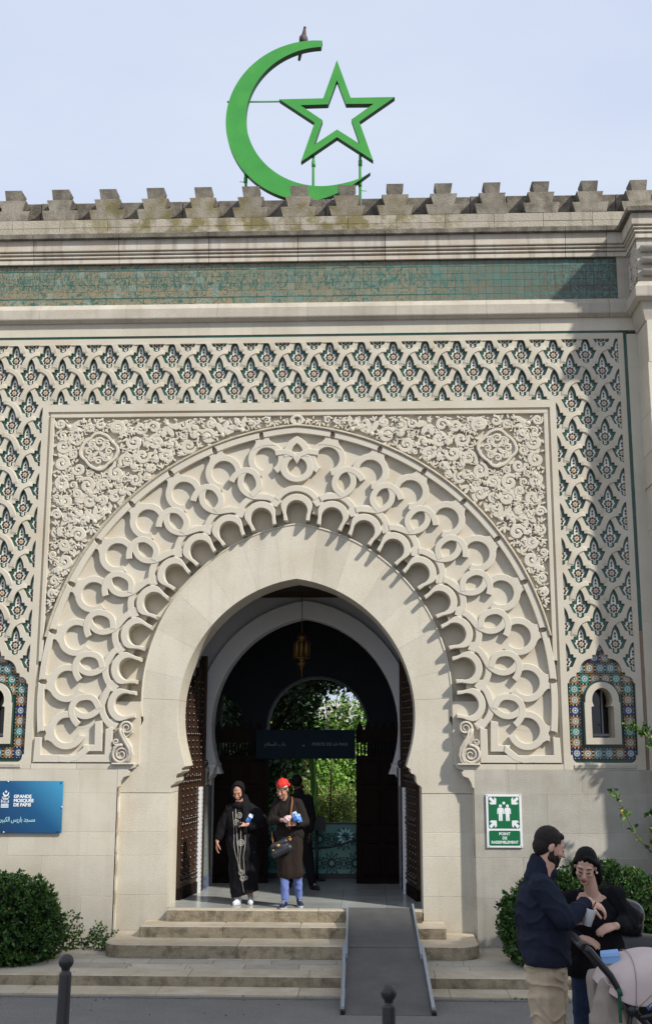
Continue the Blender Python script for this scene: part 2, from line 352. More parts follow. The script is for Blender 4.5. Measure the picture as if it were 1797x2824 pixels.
# slots of the green line: dark glazed strips set back a little
def gstrip(x0, x1, z0, z1, n, vert, y=0.012):
    for i in range(n):
        MB_ = MB()
        if vert: a = z0+(z1-z0)*i/n; b = z0+(z1-z0)*(i+1)/n; MB_.box(x0, x1, y, 0.1, a+0.001, b-0.001)
        else: a = x0+(x1-x0)*i/n; b = x0+(x1-x0)*(i+1)/n; MB_.box(a+0.001, b-0.001, y, 0.1, z0, z1)
        sub(MB_, 'green_tile_strip', M_GREEN)
for s in (-1, 1):
    x0, x1 = sorted((s*4.741, s*4.787)); gstrip(x0, x1, 4.318, 8.68, 22, True)
    MB_ = MB(); MB_.box(x0, x1, 0.02, 0.1, 2.43, 4.316); sub(MB_, 'groove_back', mat('groove_stone', (0.30, 0.22, 0.17), 0.95, var=0.5))
gstrip(-4.739, 4.739, 8.648, 8.680, 32, False)

# ---- profiles swept along the front and round the projecting tower
TX, TP = 4.87, 0.62
def sweep(prof, x0, x1, name, m, corner=False, parent=MOSQUE, x_side=None):
    """prof: [(out, z)] ; from x0 to x1 along the front, or round the tower when corner is set"""
    MB_ = MB()
    if corner: st = [[(x0, -d, z) for d, z in prof], [(TX-d, -d, z) for d, z in prof], [(TX-d, -TP-d, z) for d, z in prof], [(6.6, -TP-d, z) for d, z in prof]]
    else: st = [[(x0, -d, z) for d, z in prof], [(x1, -d, z) for d, z in prof]]
    n = len(prof)
    MB_.add([p for s in st for p in s], [(i*n+k, i*n+k+1, (i+1)*n+k+1, (i+1)*n+k) for i in range(len(st)-1) for k in range(n-1)])
    MB_.add(st[0], [tuple(range(n))]); MB_.add(st[-1], [tuple(reversed(range(n)))])
    return sub(MB_, name, m, parent)
FASC = [(0.0, 9.822), (0.032, 9.822), (0.036, 9.826), (0.036, 9.882), (0.030, 9.886), (0.012, 9.888), (0.012, 9.902), (0.045, 9.905), (0.054, 9.915), (0.054, 9.928), (0.045, 9.937), (0.022, 9.940), (0.022, 9.958), (0.062, 9.961),
        (0.070, 9.970), (0.070, 9.980), (0.062, 9.988), (0.045, 9.990), (0.045, 10.004), (0.086, 10.008), (0.090, 10.02), (0.094, 10.175), (0.0, 10.176)]
SLAB = [(0.0, 10.178), (0.150, 10.178), (0.156, 10.186), (0.156, 10.252), (0.148, 10.262), (0.06, 10.288), (0.0, 10.29)]
SILL = [(0.0, 8.884), (0.03, 8.884), (0.05, 8.90), (0.085, 8.925), (0.09, 8.94), (0.09, 9.075), (0.08, 9.09), (0.03, 9.165), (-0.02, 9.18), (-0.02, 8.884)]
js = [-6.6, -5.75, -4.9, -3.97, -2.68, -1.33, 0.0, 1.3, 2.62, 3.95, 4.55]
for a, b in zip(js[:-1], js[1:]):
    sweep(FASC, a+0.004, b-0.004, 'cornice_block', M_CORN); sweep(SLAB, a+0.003, b-0.003, 'cornice_slab', M_DARKST)
    sweep(SILL, a+0.15, b+0.147 if b < 4.5 else b-0.003, 'sill_block', M_STONEW)
sweep(FASC, 4.555, 0, 'cornice_block', M_CORN, True); sweep(SLAB, 4.555, 0, 'cornice_slab', M_DARKST, True); sweep(SILL, 4.553, 0, 'sill_block', M_STONEW, True)
# ---- parapet courses below the battlements, merlons and the parapet wall behind
for (za, zb, off) in ((10.292, 10.42, 0.0), (10.42, 10.553, 0.0)):
    xs = [-6.2+0.7273*i+0.4+off for i in range(18)]
    for a, b in zip(xs[:-1], xs[1:]):
        MB_ = MB(); MB_.cbox(a+0.002, b-0.002, za+0.001, zb-0.001, random.uniform(-0.002, 0.002), 0.6, 0.004); sub(MB_, 'parapet_block', M_MOSS)
xs = [-6.2+0.55*i for i in range(24)]
for a, b in zip(xs[:-1], xs[1:]):
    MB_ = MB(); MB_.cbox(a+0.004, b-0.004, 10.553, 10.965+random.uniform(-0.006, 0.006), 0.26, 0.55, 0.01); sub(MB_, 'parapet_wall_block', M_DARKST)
def tier(mb, wt, wb, z0, z1, y0=0.0, y1=0.27, j=0.0):
    v = [(-wb, y0, z0), (wb, y0, z0), (wt, y0, z1), (-wt, y0, z1), (-wb*0.62, y1, z0), (wb*0.62, y1, z0), (wt, y1, z1), (-wt, y1, z1)]
    mb.add(v, [(0, 1, 2, 3), (5, 4, 7, 6), (0, 4, 5, 1), (3, 2, 6, 7), (0, 3, 7, 4), (1, 5, 6, 2)])
mer = None
for k in range(-8, 9):
    MB_ = MB(); r = lambda: random.uniform(-0.004, 0.004)
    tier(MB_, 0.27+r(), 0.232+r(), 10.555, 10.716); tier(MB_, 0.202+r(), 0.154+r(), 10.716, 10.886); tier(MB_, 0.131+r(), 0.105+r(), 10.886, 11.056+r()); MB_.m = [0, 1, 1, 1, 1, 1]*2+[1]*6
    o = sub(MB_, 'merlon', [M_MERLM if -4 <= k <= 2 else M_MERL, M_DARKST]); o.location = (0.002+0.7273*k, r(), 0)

# ---- green glazed tile frieze with an arabesque glaze
def frieze_mat():
    m = bpy.data.materials.new('frieze_glaze'); m.use_nodes = True; nt = m.node_tree; N = nt.nodes; L = nt.links; b = N['Principled BSDF']
    b.inputs['Roughness'].default_value = 0.35
    geo = N.new('ShaderNodeNewGeometry'); sep = N.new('ShaderNodeSeparateXYZ'); L.new(geo.outputs['Position'], sep.inputs[0])
    def math_(op, a, b_=None, c_=None):
        n = N.new('ShaderNodeMath'); n.operation = op
        for i, x in enumerate((a, b_, c_)):
            if x is None: continue
            if isinstance(x, (int, float)): n.inputs[i].default_value = x
            else: L.new(x, n.inputs[i])
        return n.outputs[0]
    mp = N.new('ShaderNodeMapping'); mp.inputs['Scale'].default_value = (1, 0.0, 1.0); L.new(geo.outputs['Position'], mp.inputs[0])
    # curling and upright brush strokes over the tiles
    def stroke(scale, sc, dist, w0, w1, det=1.0):
        m_ = N.new('ShaderNodeMapping'); m_.inputs['Scale'].default_value = sc; L.new(mp.outputs[0], m_.inputs[0])
        q = N.new('ShaderNodeTexNoise'); q.inputs['Scale'].default_value = scale; q.inputs['Detail'].default_value = det; q.inputs['Distortion'].default_value = dist; L.new(m_.outputs[0], q.inputs['Vector'])
        r_ = N.new('ShaderNodeMapRange'); r_.inputs[1].default_value = w0; r_.inputs[2].default_value = w1; L.new(math_('ABSOLUTE', math_('SUBTRACT', q.outputs[0], 0.5)), r_.inputs[0]); return r_.outputs[0]
    s1 = stroke(8.0, (1, 0, 1), 1.0, 0.014, 0.034); s2 = stroke(1.0, (26, 0, 6.0), 0.4, 0.028, 0.06); s3 = stroke(19.0, (1, 0, 1), 0.8, 0.006, 0.024)
    mid = math_('SUBTRACT', 1.0, math_('MULTIPLY', math_('ABSOLUTE', math_('SUBTRACT', sep.outputs[2], 9.55)), 6.5))
    s2b = math_('MAXIMUM', s2, math_('SUBTRACT', 1.0, math_('MULTIPLY', math_('MAXIMUM', mid, 0.0), 2.5)))
    pat = math_('MULTIPLY', s1, math_('MULTIPLY', s2b, s3))
    class _T: outputs = [pat]
    thr = _T
    # plain green rules between border rows and text
    rule = 0
    ln = math_('MULTIPLY', math_('LESS_THAN', math_('ABSOLUTE', math_('SUBTRACT', sep.outputs[2], 9.728)), 0.012), 1.0)
    ln2 = math_('LESS_THAN', math_('ABSOLUTE', math_('SUBTRACT', sep.outputs[2], 9.285)), 0.012)
    keep = math_('SUBTRACT', 1.0, math_('MAXIMUM', ln, ln2))
    fac = math_('MULTIPLY', thr.outputs[0], keep)
    oi = N.new('ShaderNodeObjectInfo')
    cr = N.new('ShaderNodeValToRGB'); e = cr.color_ramp.elements
    e[0].position = 0.0; e[0].color = (0.050, 0.115, 0.088, 1); e[1].position = 1.0; e[1].color = (0.16, 0.24, 0.21, 1)
    q = e.new(0.45); q.color = (0.038, 0.115, 0.092, 1); q = e.new(0.88); q.color = (0.055, 0.15, 0.125, 1); q = e.new(0.96); q.color = (0.08, 0.18, 0.16, 1)
    L.new(oi.outputs['Random'], cr.inputs[0])
    c2 = N.new('ShaderNodeValToRGB'); e = c2.color_ramp.elements
    e[0].position = 0.0; e[0].color = (0.21, 0.17, 0.10, 1); e[1].position = 1.0; e[1].color = (0.16, 0.20, 0.16, 1)
    q = e.new(0.35); q.color = (0.225, 0.20, 0.125, 1); q = e.new(0.75); q.color = (0.22, 0.20, 0.13, 1)
    mm = math_('FRACT', math_('MULTIPLY', oi.outputs['Random'], 7.31)); L.new(mm, c2.inputs[0])
    xr = N.new('ShaderNodeMapRange'); xr.inputs[1].default_value = 1.6; xr.inputs[2].default_value = 4.3; xr.inputs[4].default_value = 0.85; L.new(sep.outputs[0], xr.inputs[0])
    def mixc(c, col):
        q_ = N.new('ShaderNodeMix'); q_.data_type = 'RGBA'; L.new(xr.outputs[0], q_.inputs[0]); L.new(c, q_.inputs[6]); q_.inputs[7].default_value = (*col, 1); return q_.outputs[2]
    mx = N.new('ShaderNodeMix'); mx.data_type = 'RGBA'; L.new(fac, mx.inputs[0]); L.new(mixc(cr.outputs[0], (0.075, 0.185, 0.155)), mx.inputs[6]); L.new(mixc(c2.outputs[0], (0.035, 0.030, 0.02)), mx.inputs[7])
    L.new(mx.outputs[2], b.inputs['Base Color'])
    return m
M_FRZ = frieze_mat()
MB_ = MB(); MB_.box(-6.5, 4.70, 0.055, 0.1, 9.14, 9.85); FR = sub(MB_, 'tile_frieze', mat('tile_bed', (0.05, 0.06, 0.05), 0.9))
MB_ = MB(); MB_.box(4.702, 4.87, 0.0, 0.26, 9.18, 9.822); sub(MB_, 'frieze_end_block', M_STONEW)
rows = [9.18, 9.285, 9.393, 9.501, 9.609, 9.717, 9.822]; tw = 0.113
proto = None; n = 0; rest = MB()
x = 4.700
while x > -5.4:
    for i in range(6):
        if n < 300:
            h = rows[i+1]-rows[i]
            if proto is None:
                t = MB(); t.cbox(-tw+0.0008, -0.0008, 0.0008, 0.105-0.0008, 0.0, 0.04, 0.0015); proto = t.build('glazed_tile', M_FRZ, FR); o = proto
            else: o = inst(proto, 'glazed_tile', parent=FR)
            o.location = (x, 0.018+random.uniform(-0.0015, 0.0015), rows[i]); o.scale = (1, 1, h/0.105)
        else: rest.cbox(x-tw+0.0008, x-0.0008, rows[i]+0.0008, rows[i+1]-0.0008, 0.018+random.uniform(-0.0015, 0.0015), 0.055, 0.0015, mi=random.choice((0, 0, 0, 1, 3, 3, 3, 1, 0, 3, 1, 2, 0, 3, 4, 3)))
        n += 1
    x -= tw
def recolour(name, g, t):
    m = M_FRZ.copy(); m.name = name; N = m.node_tree.nodes
    for nd in N:
        if nd.type == 'MIX' and any(l.from_node == nd and l.to_node.type == 'BSDF_PRINCIPLED' for l in m.node_tree.links):
            for l in list(m.node_tree.links):
                if l.to_node == nd and l.to_socket in (nd.inputs[6], nd.inputs[7]): m.node_tree.links.remove(l)
            nd.inputs[6].default_value = (*g, 1); nd.inputs[7].default_value = (*t, 1)
    return m
o = rest.build('glazed_tile_field', [recolour('frieze_glaze_a', (0.048, 0.112, 0.086), (0.235, 0.205, 0.130)), recolour('frieze_glaze_b', (0.055, 0.125, 0.10), (0.225, 0.205, 0.135)),
     recolour('frieze_glaze_c', (0.07, 0.155, 0.135), (0.27, 0.25, 0.17)), recolour('frieze_glaze_d', (0.03, 0.11, 0.085), (0.26, 0.21, 0.125)), recolour('frieze_glaze_e', (0.10, 0.18, 0.155), (0.25, 0.26, 0.20))], FR, fix=False)
tag(o, kind='stuff')

# ---- pierced lattice field with glazed inlays
PX, PZ = 0.4648, 0.494
half = [(0, .265), (.020, .245), (.038, .215), (.055, .172), (.064, .13), (.066, .102), (.104, .102), (.106, .063), (.146, .055), (.134, .03), (.121, 0),
        (.104, -.04), (.09, -.068), (.049, -.074), (.045, -.118), (0, -.14)]
ORN = half+[(-x, z) for x, z in reversed(half[1:-1])]
ORN = [(x*1.05, z*1.02) for x, z in ORN]
FX0, FX1, FZT, FZB = 3.728, 4.660, 8.559, 7.642
cells = []   # (x, z, parity)
for n_ in range(0, 2):
    for k in range(-10, 11): cells.append((k*PX+0.009, 8.33-PZ*n_, 0))
for n_ in range(-1, 2):
    for k in range(-10, 10): cells.append(((k+0.5)*PX+0.009, 8.083-PZ*n_, 1))
side = []
for s in (-1, 1):
    for n_ in range(2, 10):
        for k in (8, 9, 10):
            if n_ == 9 and k == 9: continue
            side.append((s*k*PX+0.009*0, 8.33-PZ*n_, 0))
    for n_ in range(2, 9):
        for k in (8.5, 9.5): side.append((s*k*PX, 8.083-PZ*n_, 1))
holes = []
for (x, z, p) in cells:
    P = [(x+a, z+b) for a, b in ORN]
    P = boxclip(P, -FX1, FX1, FZB if abs(x) < 3.6 else -1, FZT)
    if abs(x) >= 3.6 and z < 7.75 and P:   # corner zone: keep inside the side field
        P = boxclip(P, *((FX0, FX1) if x > 0 else (-FX1, -FX0)), -1, FZT)
    if len(P) > 3: holes.append(P)
for (x, z, p) in side:
    P = boxclip([(x+a, z+b) for a, b in ORN], *((FX0, FX1) if x > 0 else (-FX1, -FX0)), 2, FZT)
    if len(P) > 3: holes.append(P)
def mosaic_outline(s, sh=0.0):
    h = [(0, 4.125), (.028, 4.085), (.05, 4.03), (.062, 3.98), (.107, 3.98), (.107, 3.935)]
    h += [(.118+.172*sin(a), 3.745+.185*cos(a)) for a in [pi/2*i/7 for i in range(8)]]
    h += [(.335, 3.735), (.335, 3.695)]+[(.345+.095*sin(a), 3.60+.09*cos(a)) for a in [pi/2*i/5 for i in range(6)]]
    h += [(.462, 3.588), (.455, 2.63), (.43, 2.627)]+[(.36+.068*cos(a), 2.60-.072*sin(a)) for a in [pi/2*i/5 for i in range(6)]]+[(0, 2.527)]
    P = h+[(-x, z) for x, z in reversed(h[1:-1])]
    return [(s*4.192+x, z) for x, z in P]
for s in (-1, 1): holes.append(mosaic_outline(s))
outer = [(-4.739, 2.434), (-3.641, 2.434), (-3.641, 7.531), (3.641, 7.531), (3.641, 2.434), (4.739, 2.434), (4.739, 8.645), (-4.739, 8.645)]
MB_ = MB(); MB_.poly(outer, 0.0, 0.060, holes, mi=0)
PLATE = sub(MB_, 'lattice_field', M_PANEL)
MB_ = MB()
for a in ((-4.739, -3.641, 2.434, 8.645), (3.641, 4.739, 2.434, 8.645), (-3.641, 3.641, 7.531, 8.645)):
    if a[0] > -3.7 and a[1] < 3.7: MB_.box(a[0], a[1], 0.077, 0.26, a[2], a[3])
    else:
        s = 1 if a[0] > 0 else -1; c_ = s*4.192
        MB_.box(a[0], a[1], 0.077, 0.26, 3.62, a[3]); MB_.box(a[0], c_-0.19, 0.077, 0.26, a[2], 3.62); MB_.box(c_+0.19, a[1], 0.077, 0.26, a[2], 3.62); MB_.box(c_-0.19, c_+0.19, 0.077, 0.26, a[2], 2.80)
sub(MB_, 'lattice_backing', M_GREEN)
# inlay prototype
def inlay():
    b = MB(); b.poly([(x*1.03, z*1.03) for x, z in ORN], 0.046, 0.07, mi=0)
    wh = [(0, .203), (.016, .18), (.030, .14), (.036, .10), (.038, .054), (.073, .055), (.076, .022), (.092, .011), (.069, -.022), (.052, -.059), (.017, -.059), (.015, -.110), (0, -.116)]
    W = wh+[(-x, z) for x, z in reversed(wh[1:-1])]; b.poly(W, 0.040, 0.047, mi=1)
    def disc(cx, cz, rx, rz, y, mi, n=8): b.add([(cx+rx*cos(2*pi*i/n), y, cz+rz*sin(2*pi*i/n)) for i in range(n)], [tuple(range(n))], mi)
    for i in range(8):
        a = 2*pi*i/8; disc(.046*cos(a), .046*sin(a), .0172, .0172, .037-.0003*(i % 2), 2)
    disc(0, .142, .0135, .022, .037, 2, 6); disc(0, .100, .014, .014, .037, 2, 8); disc(0, -.086, .006, .012, .037, 2, 6)
    v = []
    for i in range(16):
        r = .034 if i % 2 else .018; a = 2*pi*(i+0.0)/16; v.append((r*cos(a), .036, r*sin(a)))
    b.add(v, [tuple(range(16))], 3); disc(0, 0, .0155, .0155, .034, 4, 8)
    return b.build('glazed_inlay', [M_GREEN, M_WHITEG, M_DKG, mat('cream_glaze', (0.66, 0.52, 0.30), 0.3), M_GOLDG], PLATE)
INL = inlay(); first = True
allc = [(x, z, p) for x, z, p in cells if not (abs(x) < 3.6 and z < 7.5)]+side
for x, z, p in allc:
    if first: o = INL; first = False
    else: o = inst(INL, 'glazed_inlay', parent=PLATE)
    o.location = (x, -0.002, z)
# over-lapping strap arcs
def strap(sg):
    topz = 0.218 if abs(sg) == 2 else 9; sg = 1 if sg > 0 else -1
    f = lambda P: [((px-550)/1441*sg, (770-pz)/1356) for px, pz in P]
    lo = f([(738, 350), (690, 350), (640, 362), (595, 385), (553, 412), (520, 452), (492, 500), (470, 555), (459, 610), (452, 636)])
    hi = f([(742, 262), (668, 262), (595, 280), (530, 312), (470, 355), (425, 405), (390, 460), (360, 520), (342, 580), (330, 640)])
    b = MB(); lo = [(x, min(z, topz)) for x, z in lo]; hi = [(x, min(z, topz+.004)) for x, z in hi]; A, B = (hi, lo) if sg > 0 else (lo, hi); n_ = len(A); b.ribbon(A, B, [-0.019*sin(pi*min(1, max(0, (i+.0)/(n_-1))))**.5+0.001 for i in range(n_)], 0.004, 0.004)
    return b
SP = {}
for x, z, p in allc:
    if abs(x) > FX1-0.05 or z > 8.45: continue
    if abs(abs(x)-FX0) < 0.1 and z < 7.6: continue
    sg = (1 if p == 1 else -1)*(2 if z > 8.2 else 1)
    if sg in SP: o = inst(SP[sg], 'lattice_strap', parent=PLATE)
    else: o = strap(sg).build('lattice_strap', M_PANEL, PLATE); SP[sg] = o
    o.location = (x, 0.0, z)

# ---- windows in zellige panels
def star_tile(cols):
    b = MB(); s = 0.0705
    b.box(-s, s, 0.0, 0.012, -s, s, 0)
    def q(a, r0, r1, w0, w1, y, mi):
        ca, sa = cos(a), sin(a)
        P = [(r0, -w0), (r1*0.75+r0*0.25, -w1), (r1, 0), (r1*0.75+r0*0.25, w1), (r0, w0)]
        b.add([(r*ca-t*sa, y, r*sa+t*ca) for r, t in P], [(0, 1, 2, 3, 4)], mi)
    def disc(cx, cz, r, y, mi, n=8): b.add([(cx+r*cos(2*pi*i/n), y, cz+r*sin(2*pi*i/n)) for i in range(n)], [tuple(range(n))], mi)
    for i in range(12): q(2*pi*i/12, .020, .046, .004, .008, -.002, 1)
    disc(0, 0, .019, -.001, 2); disc(0, 0, .012, -.003, 3)
    for i in range(12): q(2*pi*(i+.5)/12, .040, .062, .003, .008, -.0015, 4)
    for u in (-.047, 0, .047):
        for sx, sz in ((u, s), (u, -s), (s, u), (-s, u)): disc(sx*0.97, sz*0.97, .012, -.003, 2, 6)
    for u in (-.024, .024):
        for sx, sz in ((u, s), (u, -s), (s, u), (-s, u)): disc(sx*0.95, sz*0.95, .006, -.0025, 3, 4)
    return b
protos = {}
def zellige(kind, x, z, parent):
    cs = {'b': M_BLUEG, 'o': M_BRG, 'g': mat('sea_green_glaze', (0.03, 0.16, 0.12), 0.3, spec=0.5), 't': M_TEALG}
    if kind in protos: o = inst(protos[kind], 'zellige_tile', parent=parent)
    else:
        o = star_tile(None).build('zellige_tile', [cs[kind], M_LTBL, M_DKG, M_WHITEG, cs[kind]], parent); protos[kind] = o
    o.location = (x, 0.055, z); return o
for s in (-1, 1):
    cx = s*4.192
    fr = [(cx-.24, 2.772), (cx+.24, 2.772), (cx+.24, 3.335), (cx+.224, 3.335)]
    fr += [(cx+.226*cos(a)*(1-0.0*a), 3.36+.25*sin(a)**0.92) for a in [pi/2*i/10 for i in range(11)]]
    fr += [(2*cx-x, z) for x, z in reversed(fr[2:-1])]
    op = [(cx-.152, 2.86), (cx+.152, 2.86), (cx+.152, 3.272), (cx+.120, 3.285)]+[(cx+.137*cos(a), 3.365+.165*sin(a) if a > 0 else 3.365+.14*sin(a)) for a in [radians(-35+125*i/12) for i in range(13)]]
    op += [(2*cx-x, z) for x, z in reversed(op[2:-1])]
    W_ = MB(); W_.poly(fr, -0.004, 0.40, [op], c=0.0); WIN = sub(W_, 'window', M_PANEL)
    g = MB(); gr = [(cx+(x-cx)*1.10, 3.1+(z-3.1)*1.055) for x, z in fr]; g.poly(gr, 0.046, 0.07, [op], mi=0); sub(g, 'glazed_border', M_GREEN, WIN)
    g = MB(); g.box(cx-.2, cx+.2, .405, .42, 2.8, 3.6); sub(g, 'window_pane', mat('dark_glass', (0.008, 0.009, 0.012), 0.08, spec=0.6), WIN)
    g = MB(); g.box(cx-.16, cx+.16, .36, .40, 2.88, 2.915); g.box(cx+.055, cx+.075, .36, .40, 2.915, 3.5); g.box(cx-.16, cx-.14, .36, .40, 2.915, 3.5); sub(g, 'window_frame', mat('grey_frame_paint', (0.32, 0.33, 0.36), 0.5), WIN)
    rowsk = [('b', 'o', 't', 't', 'o', 'b'), 'o', 'g', 'o', 'b', 'o', 'g']
    for i, kd in enumerate(rowsk):
        z = 2.652+0.1435*i
        if i == 0:
            for kk, dx in zip(kd, (-.362, -.216, -.071, .071, .216, .362)): zellige(kk, cx+dx, z, WIN)
        else:
            for dx in (-.362, .362): zellige(kd, cx+dx, z, WIN)
    for z, ks in ((3.656, 'ogoogo'), (3.80, 'totto')):
        for j, kk in enumerate(ks):
            dx = (j-(len(ks)-1)/2)*0.1435 if len(ks) == 6 else (j-2)*0.1435
            zellige(kk, cx+dx, z, WIN)
    for dx, z, kk in ((-.216, 3.5135, 'o'), (.216, 3.5135, 'o'), (-.072, 3.9435, 'b'), (.072, 3.9435, 'o'), (0, 4.087, 'b')): zellige(kk, cx+dx, z, WIN)
    g = MB(); g.cbox(cx-.42, cx+.42, 2.445, 2.505, -0.012, 0.0, 0.01); sub(g, 'window_ledge', M_STONEW, WIN)
# frame strips between lattice and carved spandrel
for s in (-1, 1):
    a, b = sorted((s*3.547, s*3.606)); g = MB(); g.cbox(a, b, 3.9, 7.438, 0.001, 0.2, 0.006); sub(g, 'frame_moulding', M_PANEL)
    a, b = sorted((s*3.606, s*3.641)); g = MB(); g.box(a, b, 0.035, 0.26, 2.508, 7.50); sub(g, 'frame_groove', M_PANEL)
g = MB(); g.cbox(-3.606, 3.606, 7.44, 7.492, 0.001, 0.2, 0.006); sub(g, 'frame_moulding', M_PANEL)
g = MB(); g.box(-3.641, 3.641, 0.033, 0.26, 7.492, 7.531); sub(g, 'frame_groove', M_PANEL)

# ------------------------------------------------------------------ great arch: interlaced straps
E1, ZC = 0.297, 3.39
def pol(s, th, R, u=0.0, e=E1, zc=ZC):
    x = -e+R*cos(th)+u*sin(th); z = zc+R*sin(th)-u*cos(th); return (s*x, z)
TH = lambda t: radians(83.1-10.62*t)
def loc(s, t, R0, pts):
    th = TH(t)
    if t == 0: z0 = ZC+sqrt(R0*R0-E1*E1); return [(s*u, z0+v) for u, v in pts]
    return [pol(s, th, R0+v, u) for u, v in pts]
def rib(A, B, y0, y1, name, m=M_CARVE, c=0.008, closed=False):
    g = MB(); g.ribbon(A, B, y0, y1, c, closed); return sub(g, name, m)
def ringpts(r, a0, a1, n): return [(r*sin(a0+(a1-a0)*i/n), r*cos(a0+(a1-a0)*i/n)) for i in range(n+1)]
def sm(x): x = max(0, min(1, x)); return x*x*(3-2*x)
# back plates
for s in (-1, 1):
    A, B = [], []
    for i in range(0, 8*24+13):
        t = i/24; th = TH(t)
        d = abs(t-round(t))*radians(10.62)*2.655
        if round(t) > 8: d = 9
        R = 2.66+(sqrt(0.2**2-d*d) if d < 0.2 else 0.0)
        if s*0 == 0 and pol(s, th, R)[0]*s < 0: continue
        A.append(pol(s, th, R)); B.append(pol(s, th, 3.893))
    A = [(0.0, A[0][1])]+A; B = [(0.0, B[0][1]+0.01)]+B
    rib(A, B, 0.072, 0.24, 'arch_panel', M_PANEL, 0.0005)
    A = [(0, ZC+2.2)]+[pol(s, TH(i/8), 2.30) for i in range(4, 70)]; B = [(0, ZC+3.0)]+[pol(s, TH(i/8), 3.0) for i in range(4, 70)]
    rib(A, B, 0.235, 0.3, 'niche_back', M_PANEL, 0.0005)
    x0, x1 = sorted((s*2.36, s*3.63)); g = MB(); g.box(x0, x1, 0.074, 0.25, 2.508, 3.10); xa, xb = sorted((s*3.40, s*3.607)); g.box(xa, xb, .0745, .25, 3.10, 5.0); sub(g, 'arch_panel', M_PANEL)
def horseshoe(s, t, y):
    ins, outs = [(-.128, -.135), (-.142, -.05)], [(-.183, -.135), (-.190, -.06)]
    n = 20
    for i in range(n+1):
        a = radians(-98+196*i/n); ro = .252-.05*sm((abs(a)-radians(58))/radians(40))
        ins.append((.153*sin(a), .153*cos(a))); outs.append((ro*sin(a), ro*cos(a)))
    ins += [(.142, -.05), (.128, -.135)]; outs += [(.190, -.06), (.183, -.135)]
    rib(loc(s, t, 2.655, ins), loc(s, t, 2.655, outs), y, 0.236, 'horseshoe_strap')
def px(P):
    """unit traced as (radial, tangential) offsets in metres from the niche centre"""
    return [(((x-255)*.136+(y-478)*.991)/852, ((x-255)*.991-(y-478)*.136)/852) for x, y in P]
def smooth(P, n=4):
    out = []
    for i in range(len(P)-1):
        p0, p1, p2, p3 = P[max(i-1, 0)], P[i], P[i+1], P[min(i+2, len(P)-1)]
        for k in range(n):
            t = k/n; out.append(tuple(.5*((2*b)+(-a+c)*t+(2*a-5*b+4*c-d)*t*t+(-a+3*b-3*c+d)*t**3) for a, b, c, d in zip(p0, p1, p2, p3)))
    return out+[P[-1]]
def band(P, w_):
    A, B = [], []
    for i, p in enumerate(P):
        q0, q1 = P[max(i-1, 0)], P[min(i+1, len(P)-1)]; dx, dz = q1[0]-q0[0], q1[1]-q0[1]; l = hypot(dx, dz) or 1e-6
        A.append((p[0]-dz/l*w_/2, p[1]+dx/l*w_/2)); B.append((p[0]+dz/l*w_/2, p[1]-dx/l*w_/2))
    return A, B
BA = band(smooth(px([(412, 250), (455, 288), (500, 362), (545, 445), (608, 500), (680, 530), (750, 530), (808, 505), (856, 462), (880, 420)])), .088)
BB = band(smooth(px([(572, 470), (584, 420), (610, 362), (660, 322), (740, 308), (815, 322), (873, 372), (898, 440), (890, 520), (862, 582), (836, 616)])), .088)
def units(s, rng):
    for t in rng:
        odd = (int(t) % 2)*0.002
        if not (t == 0 and s < 0): horseshoe(s, t, -0.004+odd)
        if t == 0 and s > 0:
            a = radians(58); rib(loc(s, t, 2.655, ringpts(.288, -a, a, 20)), loc(s, t, 2.655, ringpts(.378, -a*1.0, a*1.0, 20)), 0.010, 0.08, 'interlace_strap')
        if t > 0:
            rib(loc(s, t, 2.655, ringpts(.290, radians(-30), radians(66), 20)), loc(s, t, 2.655, ringpts(.382, radians(-30), radians(62), 20)), 0.012+odd, 0.08, 'interlace_strap')
            rib(loc(s, t, 2.655, BA[0]), loc(s, t, 2.655, BA[1]), 0.0035, 0.08, 'interlace_strap', c=.006)
            rib(loc(s, t, 2.655, BB[0]), loc(s, t, 2.655, BB[1]), -0.0005, 0.08, 'interlace_strap', c=.006)
        g = MB(); tt = t+.5
        g.poly(loc(s, tt, 2.655, [(-.075, .165), (-.03, .130), (0, .105), (.03, .130), (.075, .165), (.080, .215), (0, .290), (-.080, .215)]), 0.015-odd, .2, c=.004); sub(g, 'strap_junction', M_CARVE)
        a = radians(154)
        la = -a if t == 0 else -a*.84
        rib(loc(s, tt, 3.485, ringpts(.168, la, a, 32)), loc(s, tt, 3.485, ringpts(.266, la, a*1.0, 32)), 0.0095 if t == 0 else .006, 0.08, 'interlace_ring')
        g = MB(); g.poly(loc(s, tt, 3.485, [(-.175, .165), (-.140, .222), (-.112, .258), (-.098, .285), (-.110, .314), (-.050, .317), (-.030, .302), (0, .288), (.030, .302), (.050, .317), (.110, .314), (.098, .285), (.112, .258), (.140, .222), (.175, .165), (.09, .19), (0, .20), (-.09, .19)]), .0052, .08, c=.004); sub(g, 'interlace_strap', M_CARVE)
for s in (-1, 1): units(s, range(0, 9))
